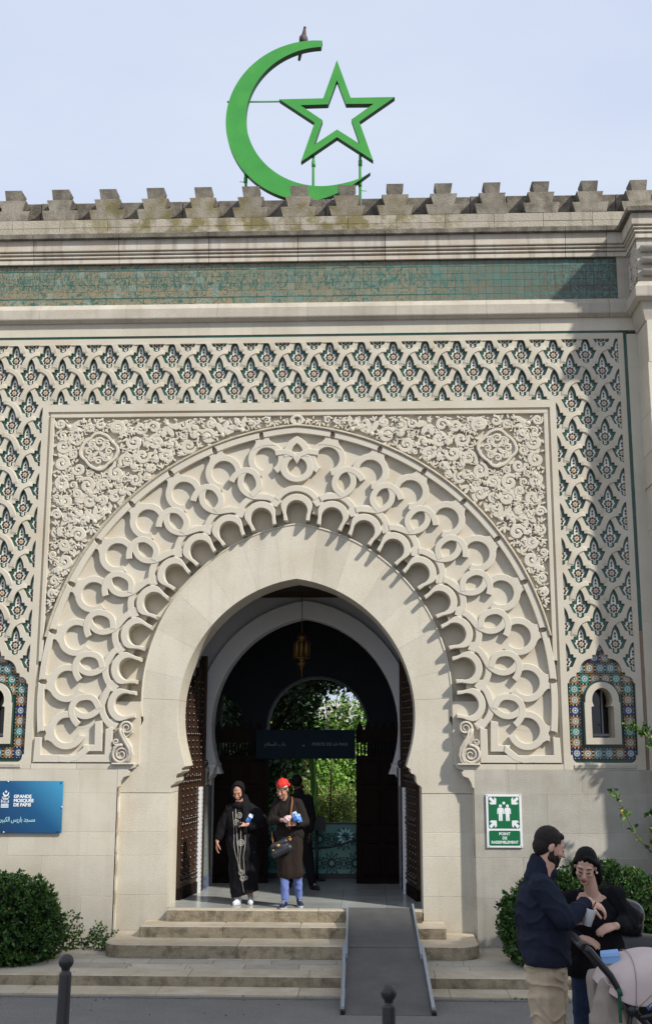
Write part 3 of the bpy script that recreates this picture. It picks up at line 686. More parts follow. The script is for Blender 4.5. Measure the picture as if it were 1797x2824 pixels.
# pointed loop over the centre niche
n = 28
rib([(.14*sin(2*pi*i/n), 6.675+.135*cos(2*pi*i/n)) for i in range(n)], [(.245*sin(2*pi*i/n), 6.675+.225*cos(2*pi*i/n)) for i in range(n)], 0.006, 0.08, 'interlace_ring', closed=True)
for s in (-1, 1):
    rib([(s*.185, 6.82), (s*.2, 6.90), (s*.175, 6.98), (s*.12, 7.06), (s*.05, 7.11), (0, 7.135)], [(s*.09, 6.84), (s*.085, 6.90), (s*.072, 6.94), (s*.05, 6.98), (s*.02, 7.01), (0, 7.025)], 0.002+s*0.001, 0.08, 'interlace_strap')
    rib([(s*.0, 6.72), (s*.06, 6.82), (s*.16, 6.86), (s*.30, 6.84)], [(s*.0, 6.84), (s*.05, 6.90), (s*.17, 6.945), (s*.32, 6.93)], -0.0035-s*0.0012, 0.08, 'interlace_strap')
# border band between the nodes, with leaf-shaped openings at the nodes
def border(s, a, b):
    P = []; na = 10
    def dd(R): return {3.80: .030, 3.815: .032, 3.845: .033, 3.875: .024, 3.891: .008}[R]
    for R in (3.80, 3.815, 3.845, 3.875, 3.891): P.append(pol(s, a-dd(R)/R if a < 3 and a != TH(-.001) else a, R))
    for i in range(1, na): P.append(pol(s, a+(b-a)*i/na, 3.891))
    for R in (3.891, 3.875, 3.845, 3.815, 3.80): P.append(pol(s, b+dd(R)/R, R))
    for i in range(1, na): P.append(pol(s, b+(a-b)*i/na, 3.80))
    g = MB(); g.poly(P, -0.008, 0.08, c=0.005); sub(g, 'arch_border', M_CARVE)
for s in (-1, 1):
    for t in range(1, 9): border(s, TH(t-.5), TH(t+.5))
    ap3 = lambda R: math.acos(E1/R)
    A = [pol(s, TH(.5)+.032/3.84+(ap3(3.8)-TH(.5)-.032/3.84)*i/6, 3.80) for i in range(7)]; B = [pol(s, TH(.5)+.032/3.84+(ap3(3.891)-TH(.5)-.032/3.84)*i/6, 3.891) for i in range(7)]
    rib(A, B, -0.008, 0.08, 'arch_border', c=0.005)
    # outer roll moulding
    A = []; B = []
    for i in range(61):
        th = ap3(3.893)+(radians(6)-ap3(3.893))*i/60; q = pol(s, th, 3.893); r = pol(s, min(th, ap3(3.93)) if i == 0 else th, 3.932)
        if abs(r[0]) > 3.545: break
        if i == 0: q = (0, q[1]); r = (0, r[1])
        A.append(q); B.append(r)
    g = MB(); g.ribbon(A, B, -0.03, 0.06, 0.016); sub(g, 'arch_moulding', mat('dusty_moulding_stone', (0.50, 0.44, 0.34), 0.92, var=0.8, col2=(0.33, 0.285, 0.215), scale=7, bump=0.6, bscale=50, fine=0.15))
    # straps at the foot
    def L(P, y, c=0.006):
        g = MB(); g.poly([(s*x, z) for x, z in P], y, 0.08, c=c); sub(g, 'interlace_strap', M_CARVE)
    L([(3.505, 2.86), (3.598, 2.86), (3.611, 2.522), (2.515, 2.522), (2.521, 3.00), (2.619, 2.97), (2.621, 2.625), (3.506, 2.626)], -0.006)
    L([(2.668, 3.09), (2.772, 3.07), (2.769, 2.761), (2.925, 2.761), (2.911, 2.67), (2.657, 2.67)], 0.003)
    rib([(s*x, z) for x, z in [(2.86, 2.761), (2.94, 2.70), (3.03, 2.625), (3.12, 2.60), (3.25, 2.625)]], [(s*x, z) for x, z in [(2.84, 2.67), (2.90, 2.61), (2.98, 2.55), (3.10, 2.518), (3.25, 2.524)]], -0.009, 0.08, 'interlace_strap')

# ------------------------------------------------------------------ smooth ring of voussoirs
EO, RO, ZO_ = 0.324, 2.470, 3.405
EI, RI, ZI = 0.263, 1.911, 3.180
JA = [2.5, 13, 28.6, 43, 57, 71, 83]     # joint angles about (0, 3.3)
def hit(ang, e, R, zc):
    dx, dz = cos(ang), sin(ang); ox, oz = 0+e, 3.3-zc
    b = ox*dx+oz*dz; c = ox*ox+oz*oz-R*R; t = -b+sqrt(b*b-c); return (dx*t, 3.3+dz*t)
YF, YB = 0.14, 0.82
def vous(s, a0, a1, n=8):
    ga, g1 = radians(a0), radians(a1)
    O = [hit(ga+(g1-ga)*i/n, EO, RO, ZO_) for i in range(n+1)]; I_ = [hit(ga+(g1-ga)*i/n, EI, RI, ZI) for i in range(n+1)]
    return [(s*x, z) for x, z in O], [(s*x, z) for x, z in I_]
for s in (-1, 1):
    for a, b in zip(JA[:-1], JA[1:]):
        O, I_ = vous(s, a+0.04, b-0.04); g = MB(); g.ribbon(O, I_, YF+random.uniform(-.0007, .0007), YB, 0.0015); sub(g, 'voussoir', M_STONE)
O1, I1 = vous(1, 83.04, 90); O2, I2 = vous(-1, 83.04, 90)
g = MB(); g.ribbon(O1+O2[::-1][1:], I1+I2[::-1][1:], YF, YB, 0.0015); sub(g, 'keystone', M_STONE)
for s in (-1, 1):
    O, I_ = vous(s, 2.45, 90, 40); g = MB(); g.ribbon([(x, z) for x, z in O], [(x*1.0005, z+.001) for x, z in I_], YF+.0026, YB-.002, 0.0003); sub(g, 'pointing', M_POINT)
    a, b = sorted((s*1.7245, s*2.425)); g = MB(); g.box(a, b, YF+.0026, YB-.003, .16, 2.106); sub(g, 'pointing', M_POINT)
# springers down to the jambs, with a curled corbel profile
for s in (-1, 1):
    a = radians(2.4); O = [hit(a-radians(i*4), EO, RO, ZO_) for i in range(3)]; I_ = [hit(a-radians(i*3.4), EI, RI, ZI) for i in range(8)]
    P = O+[(2.36, 2.56), (2.428, 2.50), (2.428, 2.112), (1.722, 2.112), (1.722, 2.19), (1.705, 2.21), (1.675, 2.225), (1.650, 2.262), (1.648, 2.33), (1.628, 2.362), (1.588, 2.375), (1.570, 2.40), (1.572, 2.435), (1.520, 2.468)]+I_[::-1]
    P = [p for p in P if True]
    g = MB(); g.poly([(s*x, z) for x, z in P], YF, YB, c=0.004); sub(g, 'springer', M_STONE)
    A = [pol(s, radians(th), 2.468, e=EO, zc=ZO_) for th in range(-6, 83)]; B = [pol(s, radians(th), 2.495, e=EO, zc=ZO_) for th in range(-6, 83)]
    A.append((0, ZO_+sqrt(2.468**2-EO**2))); B.append((0, ZO_+sqrt(2.495**2-EO**2)))
    rib(A, B, 0.128, 0.3, 'ring_lip', M_CARVE, 0.008)
    # jamb blocks
    zs = [0.30, 0.77, 1.284, 1.595, 2.108]
    for z0, z1 in zip(zs[:-1], zs[1:]):
        a, b = sorted((s*1.722, s*2.428)); g = MB(); gp = .002
        g.cbox(a+(0 if s > 0 else gp), b-gp, z0+gp, z1-gp, YF+random.uniform(-.0008, .0008), YB, 0.002); sub(g, 'jamb_block', M_STONE)
    a, b = sorted((s*1.722, s*2.428)); g = MB(); g.cbox(a, b, 0.14, 0.296, YF, YB, 0.005); sub(g, 'jamb_block', M_STONEW)
    g = MB(); g.box(*sorted((s*2.41, s*2.4325)), .06, .26, .12, 2.3); sub(g, 'pointing', M_POINT)
    # corner corbel beside the scroll console
    P = [(2.43, 2.18), (2.40, 2.20), (2.385, 2.26), (2.35, 2.32), (2.28, 2.345), (2.26, 2.40), (2.29, 2.42), (2.20, 2.455), (2.18, 2.505), (2.43, 2.505)]
    g = MB(); g.poly([(s*x, z) for x, z in P], -0.002, 0.139, c=0.004); sub(g, 'corbel', M_CARVE)
# ---- scroll consoles
def spiral(cx, cz, r0, r1, a0, turns, n=40):
    return [(cx+(r0+(r1-r0)*i/n)*cos(a0+2*pi*turns*i/n), cz+(r0+(r1-r0)*i/n)*sin(a0+2*pi*turns*i/n)) for i in range(n+1)]
M_SCR = mat('grey_carved_limestone', (0.55, 0.50, 0.42), 0.9, var=0.7, col2=(0.40, 0.36, 0.30), scale=9, bump=0.3)
for s in (-1, 1):
    g = MB()
    def tb(P, r, y=-0.02): g.tube([(s*x, y, z) for x, z in P], r, 7)
    ctr = [(2.385, 2.63), (2.324, 2.977)]
    tb(spiral(2.385, 2.63, .130, .02, radians(100), -2.3), [.024-.016*i/40 for i in range(41)])
    tb(spiral(2.322, 2.985, .098, .02, radians(-60), 1.9, 36), [.022-.013*i/36 for i in range(37)])
    stem = [(2.365, 2.90), (2.372, 2.97), (2.375, 2.99), (2.35, 2.88), (2.30, 2.80), (2.25, 2.72), (2.235, 2.64), (2.26, 2.56)]
    tb([(2.412, 2.98), (2.40, 2.91), (2.36, 2.84), (2.31, 2.76), (2.275, 2.70), (2.262, 2.63), (2.285, 2.555), (2.33, 2.51)], [.026, .03, .034, .036, .034, .03, .026, .018])
    tb([(2.375, 2.96), (2.35, 2.88), (2.30, 2.80), (2.25, 2.72), (2.232, 2.63), (2.25, 2.55), (2.30, 2.50)], [.010, .014, .016, .016, .014, .012, .01], -0.035)
    tb(spiral(2.462, 2.80, .045, .012, radians(-120), 1.3, 20), [.013]*21)
    tb([(2.38, 2.77), (2.43, 2.76), (2.49, 2.73), (2.50, 2.62), (2.49, 2.54)], .013)
    g.cbox(*sorted((s*2.205, s*2.512)), 2.492, 2.517, -0.05, 0.1, 0.008)
    P = [(2.25, 2.50), (2.51, 2.50), (2.51, 2.72), (2.44, 2.86), (2.42, 3.02), (2.34, 3.08), (2.25, 3.02), (2.25, 2.92), (2.32, 2.86), (2.25, 2.74), (2.23, 2.62)]
    g.poly([(s*x, z) for x, z in P], -0.005, 0.14)
    sub(g, 'scroll_console', M_SCR)
    g = MB(); g.box(*sorted((s*2.16, s*2.52)), 0.10, 0.24, 2.49, 3.35); sub(g, 'console_back', M_PANEL)

# ------------------------------------------------------------------ carved spandrels
random.seed(11)
def in_span(x, z, m):
    if x+m > 3.54 or z+m > 7.432 or x-m < 0.0: return False
    if hypot(x+E1, z-ZC) < 3.94+m or z < 4.6: return False
    return True
MED = (2.87, 6.93)
placed = [(MED[0], MED[1], 0.33)]
items = []
for r, tries in ((.125, 900), (.105, 1500), (.085, 2500), (.065, 4000), (.048, 7000), (.034, 10000), (.024, 10000)):
    for _ in range(tries):
        x, z = random.uniform(0.02, 3.54), random.uniform(4.6, 7.45)
        if not in_span(x, z, r*0.93): continue
        if any(hypot(x-a, z-b) < (r+c)*0.88 for a, b, c in placed): continue
        placed.append((x, z, r)); items.append((x, z, r))
def leaf2(cx, cz, L, W, a, lobes=3, n=18):
    P = []
    for i in range(n+1):
        t = i/n; w_ = W*sin(pi*t)**0.8*(1+0.35*abs(sin(lobes*pi*t))*t)
        P.append((t*L, w_))
    for i in range(n-1, 0, -1):
        t = i/n; P.append((t*L, -W*0.7*sin(pi*t)**0.8*(1+0.35*abs(sin(lobes*pi*t))*t)))
    return [(cx+u*cos(a)-v*sin(a), cz+u*sin(a)+v*cos(a)) for u, v in P]
def scroll(g, cx, cz, r, s, yy):
    a0 = random.uniform(0, 2*pi); d = random.choice((-1, 1)); turns = random.uniform(1.15, 1.6); n = int(26+r*60)
    C = [(cx+(r*0.86*(1-0.78*i/n))*cos(a0+d*2*pi*turns*i/n), cz+(r*0.86*(1-0.78*i/n))*sin(a0+d*2*pi*turns*i/n)) for i in range(n+1)]
    A, B = [], []
    for i, p in enumerate(C):
        q0, q1 = C[max(i-1, 0)], C[min(i+1, n)]; dx, dz = q1[0]-q0[0], q1[1]-q0[1]; l = hypot(dx, dz) or 1
        w_ = r*(0.15+0.14*sin(pi*min(1, (i+3)/n*1.0))); A.append((s*(p[0]-dz/l*w_), p[1]+dx/l*w_)); B.append((s*(p[0]+dz/l*w_), p[1]-dx/l*w_))
    g.ribbon(A, B, yy, 0.07, 0.009)
    x, z = C[-1]; g.ball((s*x, yy+0.012, z), (r*.22, .022, r*.22), 8, 6)
    # leaves thrown off the outside of the scroll
    for k in range(3 if r > .09 else 2):
        aa = a0+d*(k*1.9+0.5); px, pz = cx+r*.8*cos(aa), cz+r*.8*sin(aa)
        g.poly([(s*x, z) for x, z in leaf2(px, pz, r*random.uniform(.55, .85), r*.2, aa-d*random.uniform(.6, 1.3), 2, 9)], yy+0.004+0.003*k, 0.07, c=0.004)
for s in (-1, 1):
    st = random.getstate(); random.seed(23)
    g = MB()
    for x, z, r in items:
        yy = random.uniform(-0.004, 0.008); k = random.random()
        if r > .055 and k < .85: scroll(g, x, z, r, s, yy)
        elif r > .04:
            a = random.uniform(0, 2*pi)
            for q in range(3): g.poly([(s*px, pz) for px, pz in leaf2(x-r*.5*cos(a), z-r*.5*sin(a), r*1.7, r*.36, a+(q-1)*.8, 2, 10)], yy+.003*q, 0.07, c=0.005)
            g.ball((s*(x-r*.6*cos(a)), yy+.01, z-r*.6*sin(a)), (r*.3, .02, r*.3), 8, 5)
        else:
            a = random.uniform(0, 2*pi); g.poly([(s*px, pz) for px, pz in leaf2(x-r*cos(a), z-r*sin(a), r*2.1, r*.5, a, 2, 9)], yy, 0.07, c=0.004)
    for _ in range(260):
        x, z = random.uniform(.3, 3.5), random.uniform(4.8, 7.4); L_ = random.uniform(.07, .13)
        if not in_span(x, z, L_*.6) or hypot(x-MED[0], z-MED[1]) < .33+L_*.5: continue
        a = random.uniform(0, 2*pi); yy = random.uniform(-.016, -.004)
        for q in (-1, 0, 1): g.poly([(s*px_, pz) for px_, pz in leaf2(x-L_*.4*cos(a), z-L_*.4*sin(a), L_*(1 if q == 0 else .8), L_*.20, a+q*.62, 3, 12)], yy+.003*abs(q), 0.07, c=0.005)
    # connecting stems between neighbouring motifs
    for i, (x, z, r) in enumerate(items):
        if r < .055: continue
        for (x2, z2, r2) in items[i+1:]:
            d = hypot(x-x2, z-z2)
            if d < (r+r2)*1.12 and random.random() < .45:
                mx_, mz = (x+x2)/2, (z+z2)/2; nx, nz = (z2-z)/d, -(x2-x)/d; P = []
                for q in range(9):
                    t = q/8; P.append((x+(x2-x)*t+nx*sin(2*pi*t)*.04, z+(z2-z)*t+nz*sin(2*pi*t)*.04))
                A = [(s*(p[0]+nx*.012), p[1]+nz*.012) for p in P]; B = [(s*(p[0]-nx*.012), p[1]-nz*.012) for p in P]
                g.ribbon(A, B, random.uniform(.002, .012), .06, .005)
    o = sub(g, 'spandrel_carving', M_CARVE)
    random.setstate(st)
    # lobed medallion
    g = MB(); n = 64
    lobf = lambda a: 1+.075*cos(4*a)+.045*abs(cos(4*a+.8))
    lob = lambda i, R: (s*(MED[0]+R*lobf(2*pi*i/n)*cos(2*pi*i/n)), MED[1]+R*lobf(2*pi*i/n)*sin(2*pi*i/n))
    g.ribbon([lob(i, .225) for i in range(n)], [lob(i, .268) for i in range(n)], -0.018, .06, .008, True)
    g.poly([lob(i, .23) for i in range(n)], .020, .05)
    for k in range(8):
        a = 2*pi*k/8; cx, cz = MED[0]+.145*cos(a), MED[1]+.145*sin(a)
        stt = random.getstate(); random.seed(k % 2+40); scroll(g, cx, cz, .068, s, -.016); random.setstate(stt)
    for k in range(4):
        a = 2*pi*k/4+pi/4; g.poly([(s*x, z) for x, z in leaf2(MED[0], MED[1], .13, .03, a, 2, 10)], -.018, .05, c=.004)
    sub(g, 'carved_medallion', M_CARVE)
    # ground behind the carving
    A = []; B = []
    for i in range(40):
        th = radians(85.4-(85.4-22)*i/39); q = pol(s, th, 3.925); A.append(q); B.append((q[0], 7.445))
    A[0] = (0, A[0][1]); B[0] = (0, 7.445)
    g = MB(); g.ribbon(A, B, 0.055, 0.25, 0.0005)
    q = A[-1]; g.poly([q, (s*3.55, q[1]), (s*3.55, 7.445), (q[0], 7.445)], .055, .25) if abs(q[0]) < 3.55 else None
    sub(g, 'spandrel_ground', M_PANEL)
# little ring motif over the apex
g = MB(); n = 24; g.ribbon([(.055*cos(2*pi*i/n), 7.372+.045*sin(2*pi*i/n)) for i in range(n)], [(.105*cos(2*pi*i/n), 7.372+.078*sin(2*pi*i/n)) for i in range(n)], -.012, .06, .008, True); sub(g, 'apex_ring', M_CARVE)

# ------------------------------------------------------------------ projecting tower at the right
g = MB(); g.box(TX, 6.6, -TP, 0.3, 9.18, 9.83); g.box(TX, 6.6, -TP, 0.3, 10.18, 10.285); sub(g, 'tower_wall', M_STONEW)
CAP = [(0.0, 8.884), (-0.01, 8.86), (-0.02, 8.78), (-0.04, 8.70), (-0.05, 8.66), (-0.06, 8.62), (-.3, 8.62)]
g = MB()
v = [(TX-d, 0.0, z) for d, z in CAP]+[(TX-d, -TP-d, z) for d, z in CAP]+[(6.6, -TP-d, z) for d, z in CAP]; n = len(CAP)
g.add(v, [(i*n+k, i*n+k+1, (i+1)*n+k+1, (i+1)*n+k) for i in range(2) for k in range(n-1)]); sub(g, 'tower_corbel', M_STONEW)
random.seed(5)
zz = [0.1, 0.9, 1.7, 2.5, 3.3, 4.2, 5.0, 5.7, 6.3, 6.75, 7.3, 8.0, 8.62]
for a, b in zip(zz[:-1], zz[1:]):
    g = MB(); g.box(TX+.06+random.choice((0, .0, .015)), 6.6, -TP+.04, 0.3, a+.003, b-.003); sub(g, 'tower_block', M_STONE)
g = MB()   # pierced foliage panel on the flank under the cornice
for _ in range(60):
    y = random.uniform(-TP+.07, -.07); z = random.uniform(9.24, 9.77); a = random.uniform(0, 6.28); r = .05
    g.tube([(TX-.012, y+(r*(1-.7*i/8))*cos(a+i*.8), z+(r*(1-.7*i/8))*sin(a+i*.8)) for i in range(9)], .011, 5)
sub(g, 'tower_foliage_panel', M_CARVE)
g = MB(); g.box(TX-.02, TX, -TP+.03, -.03, 9.19, 9.215); g.box(TX-.02, TX, -TP+.03, -.03, 9.785, 9.81); g.box(TX-.02, TX, -TP-.0, -TP+.05, 9.19, 9.81); g.box(TX-.02, TX, -.05, -.0, 9.19, 9.81)
for zc_ in (9.30, 9.48, 9.66): g.tube([(TX+.03, -TP-.035, zc_), (6.6, -TP-.035, zc_)], .05, 10)
sub(g, 'tower_moulding', M_STONEW)

# ------------------------------------------------------------------ vestibule behind the doorway
def shell(name, boxes, m, **k):
    g = MB()
    for b in boxes: g.box(*b)
    return sub(g, name, m, **k)
FLZ = 0.61
g = MB()
tl = 0.62
for i in range(-4, 4):
    for j in range(0, 15):
        f = MB(); y0 = .14+(j-1)*tl if j else .10; x0 = i*tl; x1 = x0+tl
        if j and y0 < .84: x0, x1 = max(x0, -1.70), min(x1, 1.70)
        if j == 0: continue
        f.box(x0+.002, x1-.002, y0+.002, y0+tl-.002, FLZ-.05, FLZ+random.uniform(-.0008, .0008)); sub(f, 'floor_slab', M_MARB)
shell('floor_base', [(-1.7, 1.7, 0.0, .84, 0.0, FLZ-.052), (-2.6, 2.6, .84, 9.0, 0.0, FLZ-.051)], M_MORTAR)
# side walls, ceiling, arched partition walls
def archwall(name, y0, y1, x0, x1, ztop, e, R, zc, zs, jw, m, extra=()):
    a0 = math.acos(e/R); a1 = -math.asin((zc-zs)/R)
    pts = [(-e+R*cos(a0+(a1-a0)*i/24), zc+R*sin(a0+(a1-a0)*i/24)) for i in range(25)]
    hole = pts+[(jw, zs), (jw, FLZ-.02)]
    P = [(x0, ztop), (x0, FLZ-.02)]+[(-x, z) for x, z in reversed(hole)][0:]+[(x, z) for x, z in hole][1:]+[(x1, FLZ-.02), (x1, ztop)]
    g = MB(); g.poly(P, y0, y1, list(extra)); 
    tri = tessellate_polygon([[Vector((x, z, 0)) for x, z in P]]+[[Vector((x, z, 0)) for x, z in h] for h in extra])
    fl = P+[p for h in extra for p in h]; g.add([(x, y1, z) for x, z in fl], tri)
    return sub(g, name, m), hole
W2, H2 = archwall('inner_arch_wall', 2.42, 2.75, -2.0, 2.0, 5.6, .27, 1.745, 3.03, 2.30, 1.47, M_PLAST)
# raised archivolt step and corbels of the inner arch
for s in (-1, 1):
    e, zc = .27, 3.03
    A = [(s*(-e+1.745*cos(a)), zc+1.745*sin(a)) for a in [math.acos(e/1.745)*(1-i/30)-radians(20)*i/30 for i in range(31)]]
    B = [(s*(-e+2.02*cos(a)), zc+2.02*sin(a)) for a in [math.acos(e/2.02)*(1-i/30)-radians(20)*i/30 for i in range(31)]]
    A[0] = (0, A[0][1]); B[0] = (0, B[0][1]); B = [(s*min(abs(x), 1.62), z) for x, z in B]
    g = MB(); g.ribbon(A, B, 2.33, 2.43, .01); sub(g, 'inner_archivolt', mat('warm_plaster', (.68, .67, .66), .9, var=.2))
    P = [(1.36, 2.46), (1.36, 2.42), (1.385, 2.40), (1.39, 2.33), (1.45, 2.24), (1.50, 2.19), (1.50, 2.13), (1.62, 2.13), (1.62, 2.46)]
    g = MB(); g.poly([(s*x, z) for x, z in P], 2.05, 2.76, c=.004); sub(g, 'inner_corbel', M_PLAST)
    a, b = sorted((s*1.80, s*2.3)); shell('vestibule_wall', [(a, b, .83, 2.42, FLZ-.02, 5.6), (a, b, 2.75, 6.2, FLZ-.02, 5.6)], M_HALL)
    a, b = sorted((s*1.47, s*1.63)); shell('tiled_dado', [(a, b, 2.08, 2.50, FLZ, 2.12)], mat('dado_tile', (.30, .32, .30), .4, var=.9, col2=(.07, .10, .12), scale=38, spec=.5))
    shell('dado_base', [(a-.004*(s > 0), b+.004*(s < 0), 2.075, 2.51, FLZ, .80)], mat('blue_dado_tile', (.035, .06, .17), .4, var=.8, col2=(.30, .33, .33), scale=30, spec=.5))
    # white strip with small dark crosses beside the open door leaf
    g = MB(); xx = sorted((s*1.50, s*1.62)); g.box(xx[0], xx[1], 1.62, 1.74, FLZ, 2.13, 0)
    for i in range(24):
        z = FLZ+.03+i*.0625; c = s*1.56
        g.box(c-.022, c+.022, 1.612, 1.62, z-.006, z+.006, 1); g.box(c-.007, c+.007, 1.611, 1.62, z-.022, z+.022, 1)
        xi = s*1.4985; x0_, x1_ = sorted((xi, s*1.501)); g.box(x0_, x1_, 1.655, 1.705, z-.006, z+.006, 1); g.box(x0_, x1_, 1.673, 1.687, z-.022, z+.022, 1)
    sub(g, 'cross_tile_strip', [M_WHITE, M_DKG])
shell('vestibule_ceiling', [(-2.3, 2.3, .83, 2.42, 5.2, 5.35), (-4.2, 4.2, 2.75, 6.9, 5.2, 5.35)], M_CEIL)
g = MB()
for i in range(9): g.box(-2.2, 2.2, .95+i*.17, 1.02+i*.17, 5.08, 5.2)
sub(g, 'ceiling_beam', M_CEIL)
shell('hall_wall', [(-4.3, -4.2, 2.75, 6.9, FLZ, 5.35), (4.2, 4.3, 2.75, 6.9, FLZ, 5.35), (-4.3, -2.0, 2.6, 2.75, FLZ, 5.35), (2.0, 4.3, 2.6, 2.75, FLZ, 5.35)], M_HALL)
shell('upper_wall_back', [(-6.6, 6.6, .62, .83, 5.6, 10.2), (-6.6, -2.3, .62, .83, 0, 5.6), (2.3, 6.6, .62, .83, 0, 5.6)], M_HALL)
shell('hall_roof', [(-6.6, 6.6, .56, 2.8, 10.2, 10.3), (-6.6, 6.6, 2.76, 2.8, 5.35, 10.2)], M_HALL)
# third wall with a pointed arch to the courtyard and a side arch
a0 = 0
def ogee(cx, w, zs, zt, n=14):
    R_ = [(cx+w*cos(a)*1.0, zs+(zt-zs)*sin(a)**.9) for a in [pi/2*i/n for i in range(n+1)]]
    return [(cx-w, 1.0)]+[(cx+w, 1.0)]+R_+[(2*cx-x, z) for x, z in reversed(R_[:-1])]
P = [(-4.2, .60), (4.2, .60), (4.2, 5.2), (-4.2, 5.2)]
h1 = [(x, max(z, .62)) for x, z in ogee(0.04, .94, 2.95, 3.97)]; h2 = [(x, max(z, .62)) for x, z in ogee(-2.05, .78, 2.75, 3.75)]; h3 = [(x, max(z, .62)) for x, z in ogee(2.15, .78, 2.75, 3.6)]
h1[0] = (h1[0][0], .62); h1[1] = (h1[1][0], .62)
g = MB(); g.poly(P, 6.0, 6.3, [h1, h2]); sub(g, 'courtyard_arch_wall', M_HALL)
g = MB(); n = len(h1)-2
I_ = h1[2:]; O_ = [(0.04+(x-.04)*1.045, 2.95+(z-2.95)*1.045) for x, z in I_]
g.ribbon(I_, O_, 5.97, 6.02, .004); g.box(-.93, -.89, 5.97, 6.0, .62, 2.95); sub(g, 'arch_trim', mat('pale_green_trim', (.20, .25, .24), .6))

# ---- carved wooden screens left and right of the passage, with a lattice and a cresting
def screen(x0, x1, y, nm):
    e = empty(nm); w_ = x1-x0
    g = MB(); g.box(x0, x1, y, y+.06, FLZ, 2.58); sub(g, 'screen_board', M_WOOD, e)
    nx = max(1, round(w_/.36)); 
    for i in range(nx):
        for z0, z1 in ((.72, 1.15), (1.22, 1.42), (1.50, 2.05), (2.12, 2.50)):
            a, b = x0+.05+i*(w_-.1)/nx+.02, x0+.05+(i+1)*(w_-.1)/nx-.02; g = MB(); g.cbox(a, b, z0, z1, y-.022, y, .015)
            g.cbox(a+.04, b-.04, z0+.04, z1-.04, y-.034, y-.02, .008); sub(g, 'carved_panel', M_WOOD, e)
    k = int(w_/.055)
    for i in range(k):
        g = MB(); g.tube([(x0+.03+i*.055, y+.03, 2.58), (x0+.03+i*.055, y+.03, 2.66), (x0+.03+i*.055, y+.03, 2.78)], [.010, .018, .010], 6); sub(g, 'baluster', M_WOOD, e)
    g = MB(); g.box(x0, x1, y, y+.06, 2.78, 2.98)
    for i in range(int(w_/.13)): 
        a = x0+.065+i*.13; g.poly([(a-.06, 2.98), (a+.06, 2.98), (a+.045, 3.03), (a, 3.13), (a-.045, 3.03)], y, y+.06)
    sub(g, 'screen_cresting', M_WOOD, e)
    return e
e = screen(.80, 1.62, 2.80, 'wooden_screen'); tag(e, 'dark carved wooden screen on the right side of the passage', 'screen')
e = screen(-1.62, -.60, 2.80, 'wooden_screen'); tag(e, 'dark carved wooden screen on the left side of the passage behind the woman in black', 'screen')
# ---- banner over the passage
BT = empty('banner', (0, 2.7, 2.5)); tag(BT, 'dark blue banner reading PORTE DE LA PAIX hung across the passage', 'banner')
g = MB(); g.box(-.80, .79, 2.70-2.7, 2.715-2.7, 2.53-2.5, 2.985-2.5); o = g.build('banner_cloth', mat('night_blue_board', (.004, .012, .020), .9, var=.5), BT)
def text(body, name, size, loc, m, parent, align='LEFT', ext=0.0015, xs=1.0, sp=1.0, bold=0.0):
    c = bpy.data.curves.new(name, 'FONT'); c.body = body; c.size = size; c.align_x = align; c.extrude = ext; c.space_character = sp; c.offset = bold
    me = bake(bpy.data.objects.new(name, c))
    me.name = name; me.materials.clear(); me.materials.append(m)
    o = link(bpy.data.objects.new(name, me), parent); o.location = loc; o.rotation_euler = (pi/2, 0, 0); o.scale = (xs, 1, 1); return o
M_DIMP = mat('grey_blue_print', (.13, .19, .22), .5)
text('PORTE DE LA PAIX', 'lettering', .068, (.10, -.003, .235), M_DIMP, BT)
AR1 = '\uFEE1\uFEFC\uFEB4\uFEDF\u0627 \uFE8F\uFE8E\uFE91'
text(AR1, 'arabic_lettering', .078, (-.66, -.003, .235), M_DIMP, BT)
g = MB(); g.lathe([(.001, 0), (.012, .002), (.022, .02), (.001, .03)], (-.035, -.004, .22), 8); o = g.build('emblem', M_DIMP, BT)

# ---- engraved glass barrier in the passage
GB = empty('glass_barrier', (0, 3.45, FLZ)); tag(GB, 'turquoise glass barrier with star lattice pattern across the passage', 'barrier')
g = MB(); g.box(-.95, .90, 0.0, .012, .08, .86); o = g.build('glass_sheet', mat('turquoise_glass', (.10, .27, .24), .12, spec=.6, var=.4, col2=(.20, .40, .36), scale=1.6), GB)
g = MB(); g.box(-.95, .90, -.02, .03, 0, .08); g.box(-.95, .90, -.02, .03, .855, .885); g.build('barrier_rail', M_BLACK, GB)
def star(mb, cx, cz, R, y, n=12, w_=.006):
    for i in range(n):
        a = 2*pi*i/n; b = 2*pi*(i+5 if n == 12 else i+3)/n
        p, q = (cx+R*cos(a), cz+R*sin(a)), (cx+R*cos(b), cz+R*sin(b)); dx, dz = q[0]-p[0], q[1]-p[1]; l = hypot(dx, dz); nx, nz = -dz/l*w_, dx/l*w_
        mb.add([(p[0]+nx, y, p[1]+nz), (q[0]+nx, y, q[1]+nz), (q[0]-nx, y, q[1]-nz), (p[0]-nx, y, p[1]-nz)], [(0, 1, 2, 3)])
g = MB()
for i in range(-2, 3):
    for j in range(0, 2): star(g, i*.39+(j % 2)*.195+.0, .24+j*.38, .185, -.004-.0004*(i % 2)-.0008*j, 12, .0065); star(g, i*.39+.195-(j % 2)*.195, .24+j*.38, .10, -.0055-.0004*j, 8, .005)
g.build('star_lattice', mat('dark_teal_print', (.01, .05, .055), .5), GB)
g = MB()
for k in range(12):
    a = 2*pi*k/12; ca, sa = cos(a), sin(a); g.add([(.62+r_*ca-t_*sa, -.007, .66+r_*sa+t_*ca) for r_, t_ in ((.055, 0), (.095, .022), (.15, .0), (.095, -.022))], [(0, 1, 2, 3)])
g.build('white_star', M_PRINTT, GB)
